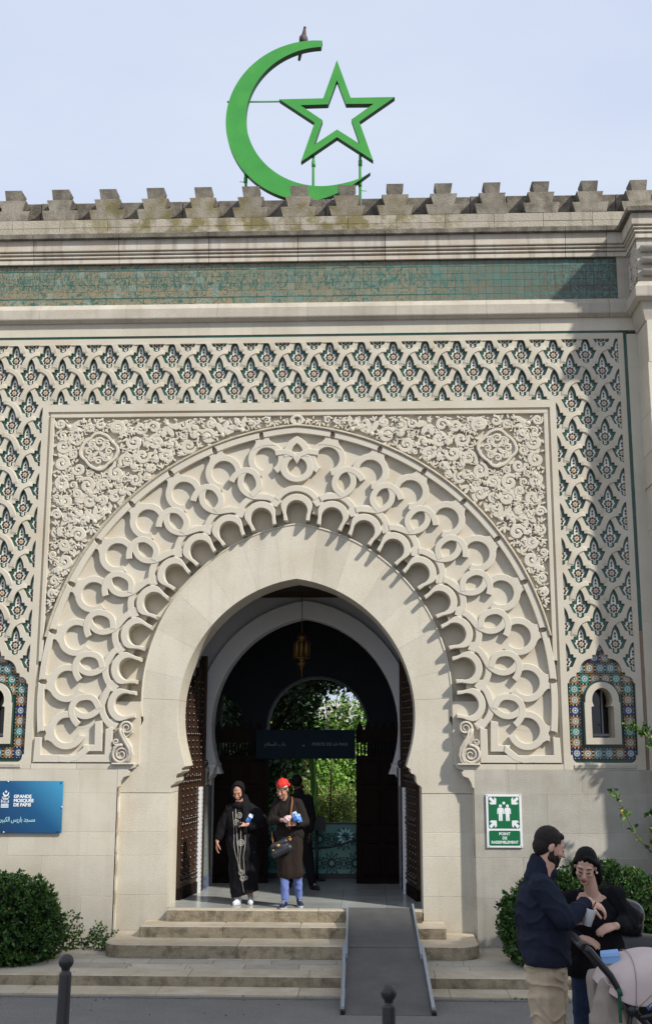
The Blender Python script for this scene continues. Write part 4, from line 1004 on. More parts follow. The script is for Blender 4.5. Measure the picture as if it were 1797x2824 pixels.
# ---- stanchion with rope and notice board
ST_ = empty('notice_stand', (.16, 3.2, FLZ)); tag(ST_, 'black stanchion carrying a small black notice board and a rope', 'stand')
g = MB(); g.tube([(0, 0, 0), (0, 0, .80)], .022, 10); g.lathe([(.0, .0), (.15, 0), (.15, .015), (.03, .03)], (0, 0, 0), 16); g.build('post', M_BLACK, ST_)
g = MB(); g.box(-.14, .14, -.03, -.01, .78, .99); g.build('notice_board', M_BLACK, ST_)
g = MB(); g.tube([(.0, 0, .50)]+[(x, 0, .50-.0+(.22*((x)/.8)**2)) for x in (.2, .4, .6, .8)], .018, 8); g.tube([(0, 0, .5), (-.3, 0, .47), (-.7, 0, .52), (-1.0, .0, .62)], .018, 8); g.build('rope', M_BLACK, ST_)

# ---- lantern
LN = empty('lantern', (0, 1.5, 4.40)); tag(LN, 'brass Moorish lantern hanging on a chain in the doorway arch', 'lantern')
g = MB(); n = 22; g.tube([(0, 0, .70-.6*i/n) for i in range(n+1)], [.007 if i % 2 else .004 for i in range(n+1)], 6); g.build('chain', M_BLACK, LN)
g = MB(); g.lathe([(.004, .12), (.012, .06), (.02, .03), (.055, .0), (.075, -.03), (.078, -.055), (.06, -.075), (.065, -.085)], (0, 0, 0), 16); g.build('lantern_dome', M_BRASS, LN)
g = MB()
for k in range(8):
    a = 2*pi*k/8; g.tube([(.095*cos(a), .095*sin(a), -.10), (.10*cos(a), .10*sin(a), -.12), (.10*cos(a), .10*sin(a), -.33), (.09*cos(a), .09*sin(a), -.345)], [.02, .034, .034, .02], 8)
g.lathe([(.02, -.085), (.12, -.095), (.125, -.105), (.09, -.11), (.085, -.34), (.13, -.345), (.13, -.36), (.06, -.365)], (0, 0, 0), 16); g.build('lantern_body', M_BRASS, LN)
for k in range(8):
    a = 2*pi*(k+.5)/8; f = MB(); f.tube([(.112*cos(a), .112*sin(a), -.12), (.112*cos(a), .112*sin(a), -.34)], .006, 6); f.build('lantern_rib', M_BRASS, LN)
g = MB(); g.lathe([(.06, -.365), (.045, -.42), (.08, -.44), (.05, -.47), (.03, -.50), (.012, -.56), (.002, -.68)], (0, 0, 0), 12); g.build('lantern_finial', M_BRASS, LN)

# ---- studded door leaves folded back against the reveal
def leaf(s):
    e = empty('door_leaf', (s*1.725, .83, FLZ))
    hx = -s*.16; L_ = 1.02       # slightly turned into the passage
    ux, uy = hx/hypot(hx, L_), L_/hypot(hx, L_); nx, ny = (-s)*uy, s*ux*0+0.0
    W_ = hypot(hx, L_)
    def pt(u, d, z): return (u*ux-s*d*uy, u*uy+s*d*ux*1.0*(-1 if False else 1), z)
    def bx(g, u0, u1, d0, d1, z0, z1):
        v = [pt(u, d, z) for u in (u0, u1) for d in (d0, d1) for z in (z0, z1)]
        g.add(v, [(0, 1, 3, 2), (4, 6, 7, 5), (0, 4, 5, 1), (2, 3, 7, 6), (0, 2, 6, 4), (1, 5, 7, 3)])
    def top(u):  # leaf follows the horseshoe curve
        return 2.9+1.2*(u/W_)**.6
    g = MB()
    for i in range(6):
        a, b = W_*i/6, W_*(i+1)/6; bx(g, a+.001, b-.001, 0, .05, .02, top((a+b)/2)-FLZ)
    g.build('door_board', M_WOODL, e)
    g = MB(); bx(g, W_-.07, W_, -.006, .085, .02, top(W_)-FLZ); g.build('door_stile', M_WOODL, e)
    g = MB(); bx(g, 0, W_, -.0, .065, .0, .16); g.build('kick_rail', M_WOOD, e)
    st = MB(); st.ball((0, 0, 0), (.026, .026, .026), 8, 5); P0 = None
    spots = []
    zmax = 3.1
    for u in (.06, .26, .46, .66, .86):
        z = .24
        while z < zmax: spots.append((u, z)); z += .098
    for zr in (.24, .30, 1.02, 1.09, 1.62, 1.69, 2.3):
        for q in range(9): spots.append((.10+q*.093, zr))
    for (u, z) in spots[:290]:
        p = pt(u, .055, z)
        if P0 is None: P0 = st.build('door_stud', M_STUD, e); P0.location = p
        else: inst(P0, 'door_stud', p, e)
    P1 = None
    for i in range(34):    # round nail heads along the meeting edge
        st = MB(); p = pt(W_+.004, .045, .1+i*.098)
        if P1 is None: st.ball((0, 0, 0), (.032, .032, .034), 10, 6); P1 = st.build('edge_boss', M_STUD, e); P1.location = p
        else: inst(P1, 'edge_boss', p, e)
    g = MB(); c = pt(W_-.02, .11, 1.80-.1); g.ball(pt(W_-.02, .08, 1.86), (.05, .05, .07), 10, 6)
    g.tube([(c[0]-s*.02+0.0, c[1]+.055*cos(a), c[2]+.10*sin(a)) for a in [2*pi*i/16 for i in range(17)]], .011, 8, caps=False); g.build('door_ring', M_BLACK, e)
    return e
tag(leaf(-1), 'studded brown wooden door leaf folded back on the left side of the doorway', 'door')
tag(leaf(1), 'studded brown wooden door leaf folded back on the right side of the doorway', 'door')

# ------------------------------------------------------------------ steps, platform, kerb
STP = empty('entrance_steps', (0, -.5, 0)); tag(STP, 'worn limestone steps with rounded ends rising to the mosque doorway', 'steps')
def step(x0, x1, yf, yb, z0, z1, joints, rnd, nm='step_stone', parent=STP, mt=M_STEP, mr=M_RISER):
    xs = [x0]+[j for j in joints if x0 < j < x1]+[x1]
    for a, b in zip(xs[:-1], xs[1:]):
        g = MB(); P = []
        ry = min(rnd, yb-yf-.02)
        if a == x0 and rnd: P += [(a, yb)]+[(a+rnd-rnd*cos(t), yf+ry-ry*sin(t)) for t in [pi/2*i/8 for i in range(9)]]
        else: P += [(a+.002, yb), (a+.002, yf)]
        if b == x1 and rnd: P += [(b-rnd+rnd*sin(t), yf+ry-ry*cos(t)) for t in [pi/2*i/8 for i in range(9)]]+[(b, yb)]
        else: P += [(b-.002, yf), (b-.002, yb)]
        P = [(x, y+.0) for x, y in P]; n = len(P); rz = random.uniform(-.0015, .0015)
        # nosing: slightly rounded top edge, riser a little rough
        ins_ = inset(P, .012)
        v = [(x, y, z1+rz) for x, y in ins_]+[(x, y, z1-.012+rz) for x, y in P]+[(x, y, z0) for x, y in P]
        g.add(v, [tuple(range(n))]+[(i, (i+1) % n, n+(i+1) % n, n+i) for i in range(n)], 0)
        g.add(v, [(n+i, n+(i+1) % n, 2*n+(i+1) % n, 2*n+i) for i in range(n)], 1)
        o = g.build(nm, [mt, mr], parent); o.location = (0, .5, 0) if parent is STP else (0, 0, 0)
step(-1.70, 1.70, -.03, .14, .455, .612, [-.66, .32, 1.0], 0)
step(-1.99, 1.99, -.38, .13, .308, .456, [-.9, .1, 1.2], .03)
step(-2.36, 2.38, -.87, .13, .150, .309, [-.65, .75, 1.5], .26)
PL = empty('platform', (0, 0, 0)); tag(PL, 'long low limestone platform with paved top running along the mosque wall', 'platform')
step(-6.4, 6.4, -1.91, -1.52, .018, .150, [-5.1, -4.33, -2.62, -1.1, .3, 1.75, 3.1, 4.3, 5.4], 0, 'edge_stone', PL)
random.seed(3)
y = -1.518; row = 0
while y < -.02:
    d = .26 if row % 2 else .31; x = -6.4
    while x < 6.4:
        l = random.uniform(.45, .85); yb = min(y+d, 0.0)
        if not (-2.2 < x and x+l < 2.2 and y > -.8):
            g = MB(); g.box(x+.004, min(x+l, 6.4)-.004, y+.004, yb-.003, .03, .147+random.uniform(-.003, .002)); g.build('paving_slab', M_PAVE, PL)
        x += l
    y += d; row += 1
g = MB(); g.box(-6.4, 6.4, -1.9, -.0, .0, .138); g.build('slab_bed', M_MORTAR, PL)
KB = empty('kerb', (0, 0, 0)); tag(KB, kind='structure'); 
for a, b in zip([-8, -6.1, -4.6, -2.9, -1.4, .2, 1.9, 2.56, 4.1, 5.8], [-6.1, -4.6, -2.9, -1.4, .2, 1.9, 2.56, 4.1, 5.8, 8]):
    g = MB(); g.box(a+.003, b-.003, -2.33, -1.913, -.05, .030+random.uniform(-.002, .002)); g.build('kerb_stone', M_STEP, KB)
g = MB(); g.box(-9, 9, -2.41, -2.335, -.05, .012); tag(g.build('gutter_strip', M_ASPH), kind='structure')

# ------------------------------------------------------------------ wheelchair ramp
RP = empty('access_ramp', (1.2, -1.5, .3)); tag(RP, 'grey metal wheelchair ramp laid over the entrance steps', 'ramp')
def rp(t, u, h): # t 0 top..1 bottom, u across, h above
    y = .10+(-3.42-.10)*t; z = .625+(.085-.625)*t; return (1.145+u+.045*t-1.2, y+1.5, z+h-.3)
def rbx(g, t0, t1, u0a, u0b, u1a, u1b, h0, h1, mi=0):
    v = [rp(t, u, h) for t, ua, ub in ((t0, u0a, u0b), (t1, u1a, u1b)) for u in (ua, ub) for h in (h0, h1)]
    g.add(v, [(0, 1, 3, 2), (4, 6, 7, 5), (0, 4, 5, 1), (2, 3, 7, 6), (0, 2, 6, 4), (1, 5, 7, 3)], mi)
tm = .435
g = MB(); rbx(g, 0, tm, -.425, .425, -.425, .425, -.02, 0.006); g.build('ramp_plate', M_RAMP, RP)
g = MB(); rbx(g, tm-.02, 1, -.44, .44, -.44, .44, -.03, -.004); g.build('ramp_plate', M_RAMP, RP)
g = MB(); rbx(g, .985, 1.05, -.44, .44, -.44, .44, -.05, -.02); g.build('ramp_lip', M_STEEL, RP)
for s in (-1, 1):
    g = MB(); a, b = sorted((s*.425, s*.447)); rbx(g, -.01, tm+.1, a, b, a, b, -.05, .05); g.build('ramp_rail', M_STEEL, RP)
    g = MB(); a, b = sorted((s*.448, s*.478)); rbx(g, tm-.01, .985, a, b, a, b, -.05, .055); a, b = sorted((s*.478, s*.492)); rbx(g, tm-.01, .985, a, b, a, b, -.05, .0); g.build('ramp_rail', M_STEEL, RP)
    g = MB(); a, b = sorted((s*.446, s*.49)); rbx(g, .986, 1.0, a, b, a, b, -.06, .03); g.build('rail_end_cap', M_BLACK, RP)

# ------------------------------------------------------------------ bollards
def bollard(x, y, top, label, tilt):
    gz = ground_z(y); e = empty('bollard', (x, y, gz)); tag(e, label, 'bollard', 'bollards along the kerb'); h = top-gz
    e.rotation_euler = (0, tilt, 0)
    g = MB(); g.lathe([(.062, -.02), (.062, .02), (.049, .06), (.0465, h-.15), (.044, h-.137), (.034, h-.128), (.030, h-.118)], (0, 0, 0), 24); g.build('post', M_BOLL, e)
    g = MB(); g.lathe([(.030, h-.118), (.034, h-.112)]+[(.0565*sin(a), h-.0565-.0565*cos(a)) for a in [radians(35)+radians(145)*i/12 for i in range(13)]], (0, 0, 0), 24); g.build('ball_finial', M_BOLL, e)
bollard(-1.315, -6.7, 1.235, 'dark ball-topped bollard standing left, in front of the platform and the round shrub', radians(1.0))
bollard(1.135, -7.2, 1.135, 'dark ball-topped bollard standing in front of the foot of the grey ramp', radians(.3))

# ------------------------------------------------------------------ signs on the wall
PQ = empty('name_plaque', (-3.9, -.03, 1.93)); tag(PQ, 'glossy blue plaque with white lettering GRANDE MOSQUÉE DE PARIS on the left wall', 'sign')
mp_ = bpy.data.materials.new('blue_plaque'); mp_.use_nodes = True; nt_ = mp_.node_tree; b_ = nt_.nodes['Principled BSDF']; b_.inputs['Roughness'].default_value = .12; b_.inputs['Specular IOR Level'].default_value = .6
tc = nt_.nodes.new('ShaderNodeTexCoord'); sp = nt_.nodes.new('ShaderNodeSeparateXYZ'); cr = nt_.nodes.new('ShaderNodeValToRGB')
ad = nt_.nodes.new('ShaderNodeMath'); ad.operation = 'MULTIPLY_ADD'; ad.inputs[1].default_value = .55
nt_.links.new(tc.outputs['Object'], sp.inputs[0]); nt_.links.new(sp.outputs[2], ad.inputs[0])
md = nt_.nodes.new('ShaderNodeMath'); md.operation = 'MULTIPLY_ADD'; md.inputs[1].default_value = .55; md.inputs[2].default_value = .32; nt_.links.new(sp.outputs[0], md.inputs[0])
nt_.links.new(md.outputs[0], ad.inputs[2]); nt_.links.new(ad.outputs[0], cr.inputs[0])
cr.color_ramp.elements[0].color = (.006, .035, .105, 1); cr.color_ramp.elements[1].color = (.06, .33, .55, 1); cr.color_ramp.elements[1].position = .95
q = cr.color_ramp.elements.new(.5); q.color = (.008, .085, .21, 1); nt_.links.new(cr.outputs[0], b_.inputs['Base Color'])
g = MB(); g.cbox(-.95, .742, -.343, .345, -.012, .006, .003); g.build('plaque_board', mp_, PQ)
for x, z in ((.712, .322), (.70, -.322), (-.02, .335), (-.045, -.333), (.735, .0)):
    g = MB(); g.lathe([(0, 0), (.009, 0), (.009, .012), (0, .014)], (0, 0, 0), 10); o = g.build('plaque_screw', M_WHITE if abs(x) < .1 or abs(x) > .73 else M_BLACK, PQ); o.location = (x, -.012, z); o.rotation_euler = (pi/2, 0, 0)
for i, t in enumerate(('GRANDE', 'MOSQUÉE', 'DE PARIS')): text(t, 'lettering', .060, (.068, -.0155, .118-.0555*i), M_PRINT, PQ, bold=.0022, xs=1.0)
AR2 = '\uFEAE\uFEF4\uFE92\uFEDC\uFEDF\u0627 \uFEB2\uFEF3\u0631\u0627\uFE91 \uFEAA\uFEA0\uFEB4\uFEE3'
text(AR2, 'arabic_lettering', .088, (-.105, -.0155, -.195), M_PRINTT, PQ, xs=.72, bold=.0006)
g = MB()   # emblem: minaret bars with kufic block, crescent and star
def eb(x0, x1, z0, z1): g.box(x0, x1, -.0145, -.012, z0, z1)
X0 = -.105
for i in range(3): eb(X0, X0+.105, -.010+.017*i, .001+.017*i)
eb(X0, X0+.03, .045, .052); eb(X0, X0+.008, .045, .098); eb(X0+.02, X0+.105, .045, .052); eb(X0+.097, X0+.105, .045, .098); eb(X0+.02, X0+.105, .091, .098); eb(X0+.02, X0+.028, .062, .098)
eb(X0+.038, X0+.046, .045, .08); eb(X0+.038, X0+.07, .073, .08); eb(X0+.062, X0+.07, .062, .08); eb(X0+.08, X0+.097, .062, .069)
eb(X0+.008, X0+.108, .107, .117); eb(X0+.008, X0+.018, .107, .135); eb(X0+.008, X0+.06, .127, .135); eb(X0+.1, X0+.108, .107, .145)
o_ = [(X0+.062+.042*cos(a), .178+.042*sin(a)) for a in [radians(170+200*i/20) for i in range(21)]]; i_ = [(X0+.062+.030*cos(a), .190+.034*sin(a)) for a in [radians(170+200*i/20) for i in range(21)]]
g.ribbon(o_, i_, -.0145, -.012, .0003)
g.poly([(X0+.062+(.022 if k % 2 == 0 else .009)*sin(2*pi*k/10), .200+(.022 if k % 2 == 0 else .009)*cos(2*pi*k/10)) for k in range(10)], -.0145, -.012)
g.build('emblem', M_PRINT, PQ)

AS = empty('assembly_point_sign', (2.812, -.02, 1.766)); tag(AS, 'green and white assembly point sign reading POINT DE RASSEMBLEMENT on the right wall', 'sign')
g = MB(); g.cbox(-.237, .237, -.345, .345, -.004, .012, .002); g.build('sign_board', M_WHITE, AS)
def rrect(x0, x1, z0, z1, r=.02): 
    return arc(x1-r, z0+r, r, -pi/2, 0, 4)+arc(x1-r, z1-r, r, 0, pi/2, 4)+arc(x0+r, z1-r, r, pi/2, pi, 4)+arc(x0+r, z0+r, r, pi, 1.5*pi, 4)
g = MB(); g.poly(rrect(-.207, .207, -.098, .318), -.006, -.004); g.build('sign_field', M_SAFE, AS)
g = MB(); g.poly(rrect(-.207, .207, -.318, -.125), -.006, -.004); g.build('sign_field', M_SAFE, AS)
for i, t in enumerate(('POINT', 'DE', 'RASSEMBLEMENT')): text(t, 'lettering', .050, (0, -.0062, -.183-.0545*i), M_WHITE, AS, 'CENTER', .0008, bold=.0016, xs=.93 if i == 2 else 1)
for sx in (-1, 1):
    for sz in (-1, 1):
        cx, cz = sx*.145, .11+sz*.148
        def tr(u, v): # arrow pointing to the sign centre
            dx, dz = -sx*.7071, -sz*.7071; return (cx+dx*u-dz*v, cz+dz*u+dx*v)
        P = [(-.062, -.020), (.002, -.020), (-.022, -.052), (.012, -.052), (.060, 0), (.012, .052), (-.022, .052), (.002, .020), (-.062, .020)]
        g = MB(); g.poly([tr(u, v) for u, v in P], -.0075, -.006); g.build('arrow', M_WHITE, AS)
for cx in (-.047, .047):
    g = MB(); g.poly(arc(cx, .195, .020, 0, 2*pi*.999, 14), -.0075, -.006)
    P = [(cx-.028, .172), (cx+.028, .172), (cx+.042, .155), (cx+.045, .092), (cx+.031, .090), (cx+.026, .145), (cx+.025, .075), (cx+.025, .005), (cx+.012, -.003), (cx+.003, .005), (cx, .085), (cx-.003, .005), (cx-.012, -.003), (cx-.025, .005), (cx-.025, .075), (cx-.026, .145), (cx-.031, .090), (cx-.045, .092), (cx-.042, .155)]
    g.poly(P, -.0075, -.006); g.build('person_symbol', M_WHITE, AS)
g = MB(); g.poly(arc(0, .232, .019, 0, 2*pi*.999, 14), -.0075, -.006); g.build('head_symbol', M_WHITE, AS)
for x in (-.215, .215):
    for z in (-.33, .33):
        g = MB(); g.poly(arc(x, z, .006, 0, 2*pi*.999, 8), -.0055, -.004); g.build('sign_screw', M_BLACK, AS)

# ------------------------------------------------------------------ crescent and star
CS = empty('crescent_and_star', (.18, 1.0, 11.2)); tag(CS, 'large green crescent and open star standing on the roof above the battlements', 'roof sign')
OX, OZ, OR_ = .178, 12.715, 1.433; IX, IZ, IR_ = .318, 12.783, 1.243
n = 72; TIP = (1.092, 11.765)
def swing(cx, cz, r, a0, a1, aa):
    out = []
    e = (cx+r*cos(a1), cz+r*sin(a1)); dx, dz = TIP[0]-e[0], TIP[1]-e[1]
    for i in range(n+1):
        a = a0+(a1-a0)*i/n; w_ = max(0, min(1, (a-aa)/(a1-aa))); w_ = w_*w_*(3-2*w_)
        out.append((cx+r*cos(a)+dx*w_-.18, cz+r*sin(a)+dz*w_-11.2))
    return out
O_ = swing(OX, OZ, OR_, radians(84.5), radians(360-50.5), radians(360-98)); I_ = swing(IX, IZ, IR_, radians(91), radians(360-52), radians(360-80))
def two(outl, inl, y0, y1, name, closed):
    g = MB(); N_ = len(outl)
    v = [(x, y0, z) for x, z in outl]+[(x, y0, z) for x, z in inl]+[(x, y1, z) for x, z in outl]+[(x, y1, z) for x, z in inl]
    R_ = range(N_ if closed else N_-1)
    g.add(v, [(i, (i+1) % N_, N_+(i+1) % N_, N_+i) for i in R_]+[(2*N_+i, 3*N_+i, 3*N_+(i+1) % N_, 2*N_+(i+1) % N_) for i in R_], 0)
    g.add(v, [(i, 2*N_+i, 2*N_+(i+1) % N_, (i+1) % N_) for i in R_]+[(N_+i, N_+(i+1) % N_, 3*N_+(i+1) % N_, 3*N_+i) for i in R_], 1)
    if not closed: g.add(v, [(0, N_, 3*N_, 2*N_), (N_-1, 3*N_-1, 4*N_-1, 2*N_-1)], 1)
    return g.build(name, [M_SIGNG, M_SIGNE], CS)
two(O_, I_, -.05, .07, 'crescent', False)
sc_ = (.557, 12.78)
def starpts(R, r): return [(sc_[0]-.18+(R if k % 2 == 0 else r)*sin(2*pi*k/10)*(.99), sc_[1]-11.2+(R if k % 2 == 0 else r)*cos(2*pi*k/10)) for k in range(10)]
two(starpts(1.0, .385), starpts(.635, .250), -.05, .07, 'star', True)
def pole(P, r, nm='support_pole'):
    g = MB(); g.tube([(x-.18, y, z-11.2) for x, y, z in P], r, 8); g.build(nm, M_SIGNG, CS)
pole([(-1.25, .05, 13.12), (-1.20, .05, 13.12), (-.36, .05, 13.11)], .016, 'tie_rod')
pole([(.175, .05, 12.20), (.172, .05, 11.9), (.17, .05, 10.3)], .022)
pole([(.93, .05, 12.22), (.928, .05, 11.9), (.925, .05, 10.3)], .022)
pole([(-.97, .05, 11.98), (-.935, .05, 11.83), (-.92, .05, 11.75), (-.92, .05, 10.3)], .022)
for (x, z) in ((.175, 11.98), (.93, 11.98), (.925, 11.62), (-.925, 11.72)):
    g = MB(); g.tube([(x-.18, .05, z-.05-11.2), (x-.18, .05, z+.05-11.2)], .031, 8); g.build('pole_collar', M_SIGNG, CS)
g = MB(); g.tube([(.93-.18, .05, 11.50-11.2), (1.03-.18, .05, 11.49-11.2)], .006, 6); g.tube([(-.92-.18, .05, 11.68-11.2), (-1.02-.18, .05, 11.69-11.2)], .006, 6); g.build('pole_pin', M_SIGNG, CS)
# ---- pigeon on the crescent
PG = empty('pigeon', (.0, 1.03, 14.125)); tag(PG, 'grey brown pigeon perched on the tip of the green crescent', 'bird')

# ------------------------------------------------------------------ organic shapes: capsules fused by voxel remesh
def fuse(prims, name, m, parent, voxel=.012, smooth=4, disp=None, mats=None, paint=None, zmin=None):
    g = MB()
    for p in prims:
        if p[0] == 'e':     # ('e', centre, radii, rotation matrix or None)
            c, r = Vector(p[1]), p[2]; Rm = p[3] if len(p) > 3 and p[3] is not None else Matrix.Identity(3)
            k = len(g.v); g.ball((0, 0, 0), r, 16, 10)
            for i in range(k, len(g.v)): g.v[i] = tuple(c+Rm @ Vector(g.v[i]))
        else:               # ('c', p0, p1, r0, r1)
            a, b, r0, r1 = Vector(p[1]), Vector(p[2]), p[3], p[4]; d = (b-a); l = d.length or 1e-6; d = d/l
            up = Vector((0, 0, 1)) if abs(d.z) < .9 else Vector((1, 0, 0)); u = d.cross(up).normalized(); w_ = d.cross(u)
            rings = []; S_ = 12
            for q in range(5): t = pi/2*(1-q/4); rings.append((a-d*r0*sin(t), r0*cos(t)))
            for q in range(5): t = pi/2*q/4; rings.append((b+d*r1*sin(t), r1*cos(t)))
            v = [c+(u*cos(2*pi*k/S_)+w_*sin(2*pi*k/S_))*max(r, 1e-4) for c, r in rings for k in range(S_)]
            g.add(v, [(i*S_+k, i*S_+(k+1) % S_, (i+1)*S_+(k+1) % S_, (i+1)*S_+k) for i in range(len(rings)-1) for k in range(S_)]+[tuple(reversed(range(S_))), tuple((len(rings)-1)*S_+k for k in range(S_))])
    me = bpy.data.meshes.new(name); me.from_pydata(g.v, [], g.f); o = bpy.data.objects.new(name, me)
    r = o.modifiers.new('r', 'REMESH'); r.mode = 'VOXEL'; r.voxel_size = voxel; r.use_smooth_shade = True
    if smooth: s_ = o.modifiers.new('s', 'SMOOTH'); s_.iterations = smooth; s_.factor = .5
    m2 = bake(o)
    m2.name = name
    if disp or zmin is not None:
        n_ = len(m2.vertices); co = [0.0]*(3*n_); no = [0.0]*(3*n_); m2.vertices.foreach_get('co', co); m2.vertices.foreach_get('normal', no)
        for i in range(n_):
            c = Vector(co[3*i:3*i+3])
            if disp: c += Vector(no[3*i:3*i+3])*disp(c)
            if zmin is not None: c.z = max(c.z, zmin(c) if callable(zmin) else zmin)
            co[3*i:3*i+3] = c
        m2.vertices.foreach_set('co', co)
    m2.materials.clear()
    for q in (mats or [m]): m2.materials.append(q)
    if paint:
        for p in m2.polygons: p.material_index = paint(p.center)
    m2.polygons.foreach_set('use_smooth', [True]*len(m2.polygons)); m2.update()
    o = link(bpy.data.objects.new(name, m2), parent)
    if parent is not None: o.location = -Vector(parent.location)
    return o
def C(a, b, r0, r1=None): return ('c', a, b, r0, r0 if r1 is None else r1)
def E_(c, r, R=None): return ('e', c, r, R)
SKIN1 = mat('skin_light', (.50, .27, .185), .5, var=.4, col2=(.42, .20, .13), scale=30, spec=.35)
SKIN2 = mat('skin_olive', (.40, .215, .13), .5, var=.4, col2=(.33, .155, .09), scale=30, spec=.35)
HAIR = mat('dark_hair', (.008, .006, .005), .62, var=.5, scale=60, bump=.4, bscale=150, spec=.15)
BEARD = mat('dark_brown_beard', (.030, .018, .012), .7, var=.7, col2=(.012, .008, .006), scale=80, bump=.6, bscale=200)
EYE = mat('eyelash_dark', (.012, .008, .007), .6)
LIP = mat('lips', (.33, .10, .085), .5)
NAVY = mat('navy_cotton', (.016, .020, .036), .85, var=.5, scale=14, bump=.25, bscale=220, spec=.2)
BLACKC = mat('black_cloth', (.0095, .009, .011), .9, var=.5, scale=14, bump=.2, bscale=220, spec=.15)
KHAKI = mat('khaki_cotton', (.53, .42, .285), .9, var=.6, col2=(.44, .34, .215), scale=10, bump=.2, bscale=250)
BROWNW = mat('brown_wool', (.024, .015, .011), .95, var=.5, scale=40, bump=.6, bscale=260)
JEANB = mat('pale_blue_jeans', (.16, .22, .50), .85, var=.5, col2=(.10, .14, .36), scale=20)
JEAND = mat('dark_blue_jeans', (.012, .024, .055), .85, var=.5, col2=(.03, .05, .10), scale=14)
def rotm(yaw, pitch=0.0, roll=0.0):
    """head frame: face looks along -Y; yaw turns it about z, pitch > 0 looks down"""
    return Matrix.Rotation(yaw, 3, 'Z') @ Matrix.Rotation(pitch, 3, 'X') @ Matrix.Rotation(roll, 3, 'Y')
def head_prims(c, R, s=1.0):
    c = Vector(c); T = lambda p: tuple(c+R @ (Vector(p)*s)); P = []
    def e(p, r, Rl=None): P.append(('e', T(p), tuple(q*s for q in r), R))
    def k(a, b, r0, r1=None): P.append(C(T(a), T(b), r0*s, (r0 if r1 is None else r1)*s))
    e((0, .012, .035), (.074, .094, .088)); e((0, -.022, .0), (.064, .072, .085)); e((0, -.030, -.048), (.054, .058, .062))
    e((0, -.070, -.092), (.022, .022, .020)); k((-.045, .0, -.06), (0, -.062, -.09), .022, .02); k((.045, .0, -.06), (0, -.062, -.09), .022, .02)
    k((0, -.088, .018), (0, -.116, -.026), .0075, .013); k((-.012, -.100, -.030), (.012, -.100, -.030), .009)
    k((-.038, -.078, .030), (.038, -.078, .030), .011); e((-.036, -.066, -.022), (.024, .024, .022)); e((.036, -.066, -.022), (.024, .024, .022))
    e((-.030, -.080, .006), (.014, .010, .009)); e((.030, -.080, .006), (.014, .010, .009))
    k((-.018, -.088, -.056), (.018, -.088, -.056), .007); k((-.014, -.086, -.068), (.014, -.086, -.068), .007)
    for sx in (-1, 1): e((sx*.074, .012, -.004), (.009, .020, .031)); e((sx*.070, .018, -.012), (.012, .014, .018))
    return P
def face_details(parent, c, R, s=1.0, lip=LIP):
    c = Vector(c); Mw = R.to_4x4()
    g = MB(); loc_ = -Vector(parent.location)
    def T(p): return tuple(c+R @ (Vector(p)*s)+loc_)
    for sx in (-1, 1):
        g.tube([T((sx*.046, -.081, .003)), T((sx*.036, -.0915, .000)), T((sx*.022, -.0925, -.001)), T((sx*.014, -.088, .001))], [.0018*s, .003*s, .003*s, .0018*s], 6)
        g.tube([T((sx*.050, -.078, .030)), T((sx*.034, -.0915, .034)), T((sx*.014, -.0925, .029))], [.002*s, .0036*s, .003*s], 6)
    g.build('brows_and_lashes', EYE, parent)
    g = MB(); g.tube([T((-.022, -.091, -.063)), T((-.010, -.096, -.060)), T((0, -.097, -.0605)), T((.010, -.096, -.060)), T((.022, -.091, -.063))], [.002*s, .0045*s, .004*s, .0045*s, .002*s], 8)
    g.tube([T((-.014, -.093, -.069)), T((0, -.096, -.0705)), T((.014, -.093, -.069))], [.003*s, .005*s, .003*s], 8); g.build('lips', lip, parent)
def hand(w_, d, up, s=1.0, curl=.6, side=1, spread=.16):
    """wrist point, direction of the fingers, back-of-hand normal; side=+1 puts the thumb towards d x up"""
    w_, d = Vector(w_), Vector(d).normalized(); up = (Vector(up)-d*Vector(up).dot(d)).normalized(); x = d.cross(up).normalized()*side; P = []
    def k(a, b, r0, r1): P.append(C(tuple(a), tuple(b), r0*s, r1*s))
    for q in (-.026, -.009, .009, .026): k(w_+x*q*.6*s, w_+d*.080*s+x*q*s, .0155, .0125)
    for q, l in ((.028, .066), (.0095, .075), (-.0095, .070), (-.027, .054)):
        b0 = w_+d*.084*s+x*q*s; ang = 0; p = b0; dirv = d+x*(q*spread*8)
        for seg, f in enumerate((.46, .31, .25)):
            ang += curl*(.75 if seg == 0 else .9); dv = (dirv.normalized()*cos(ang)-up*sin(ang)); q2 = p+dv*l*f*s
            k(p, q2, .0088-.0008*seg, .0080-.0008*seg); p = q2
    t0 = w_+d*.022*s+x*.024*s; t1 = t0+(d*.55+x*.62-up*.35).normalized()*.042*s; t2 = t1+(d*.85+x*.15-up*.45).normalized()*.032*s; t3 = t2+(d*.9-x*.12-up*.5).normalized()*.026*s
    k(t0, t1, .0135, .0105); k(t1, t2, .0105, .0095); k(t2, t3, .0095, .0078)
    return P
def folds(amp, fx, fz, ph=0.0, warp=6.0, axis=(1, 0, 0)):
    ax = Vector(axis)
    def f(co):
        n_ = noise.noise(co*warp+Vector((ph, ph, ph))); u = co.dot(ax)
        r = sin(u*fx+co.z*fz+n_*3.2+ph); r2 = noise.noise(Vector((co.x*fx*.5, co.y*fx*.5, co.z*fz*.35+ph)))
        return amp*(.6*(1-abs(r))**2*1.4+.8*r2-.4)
    return f
def person(label, loc): e = empty('person', loc); tag(e, label, 'person'); return e

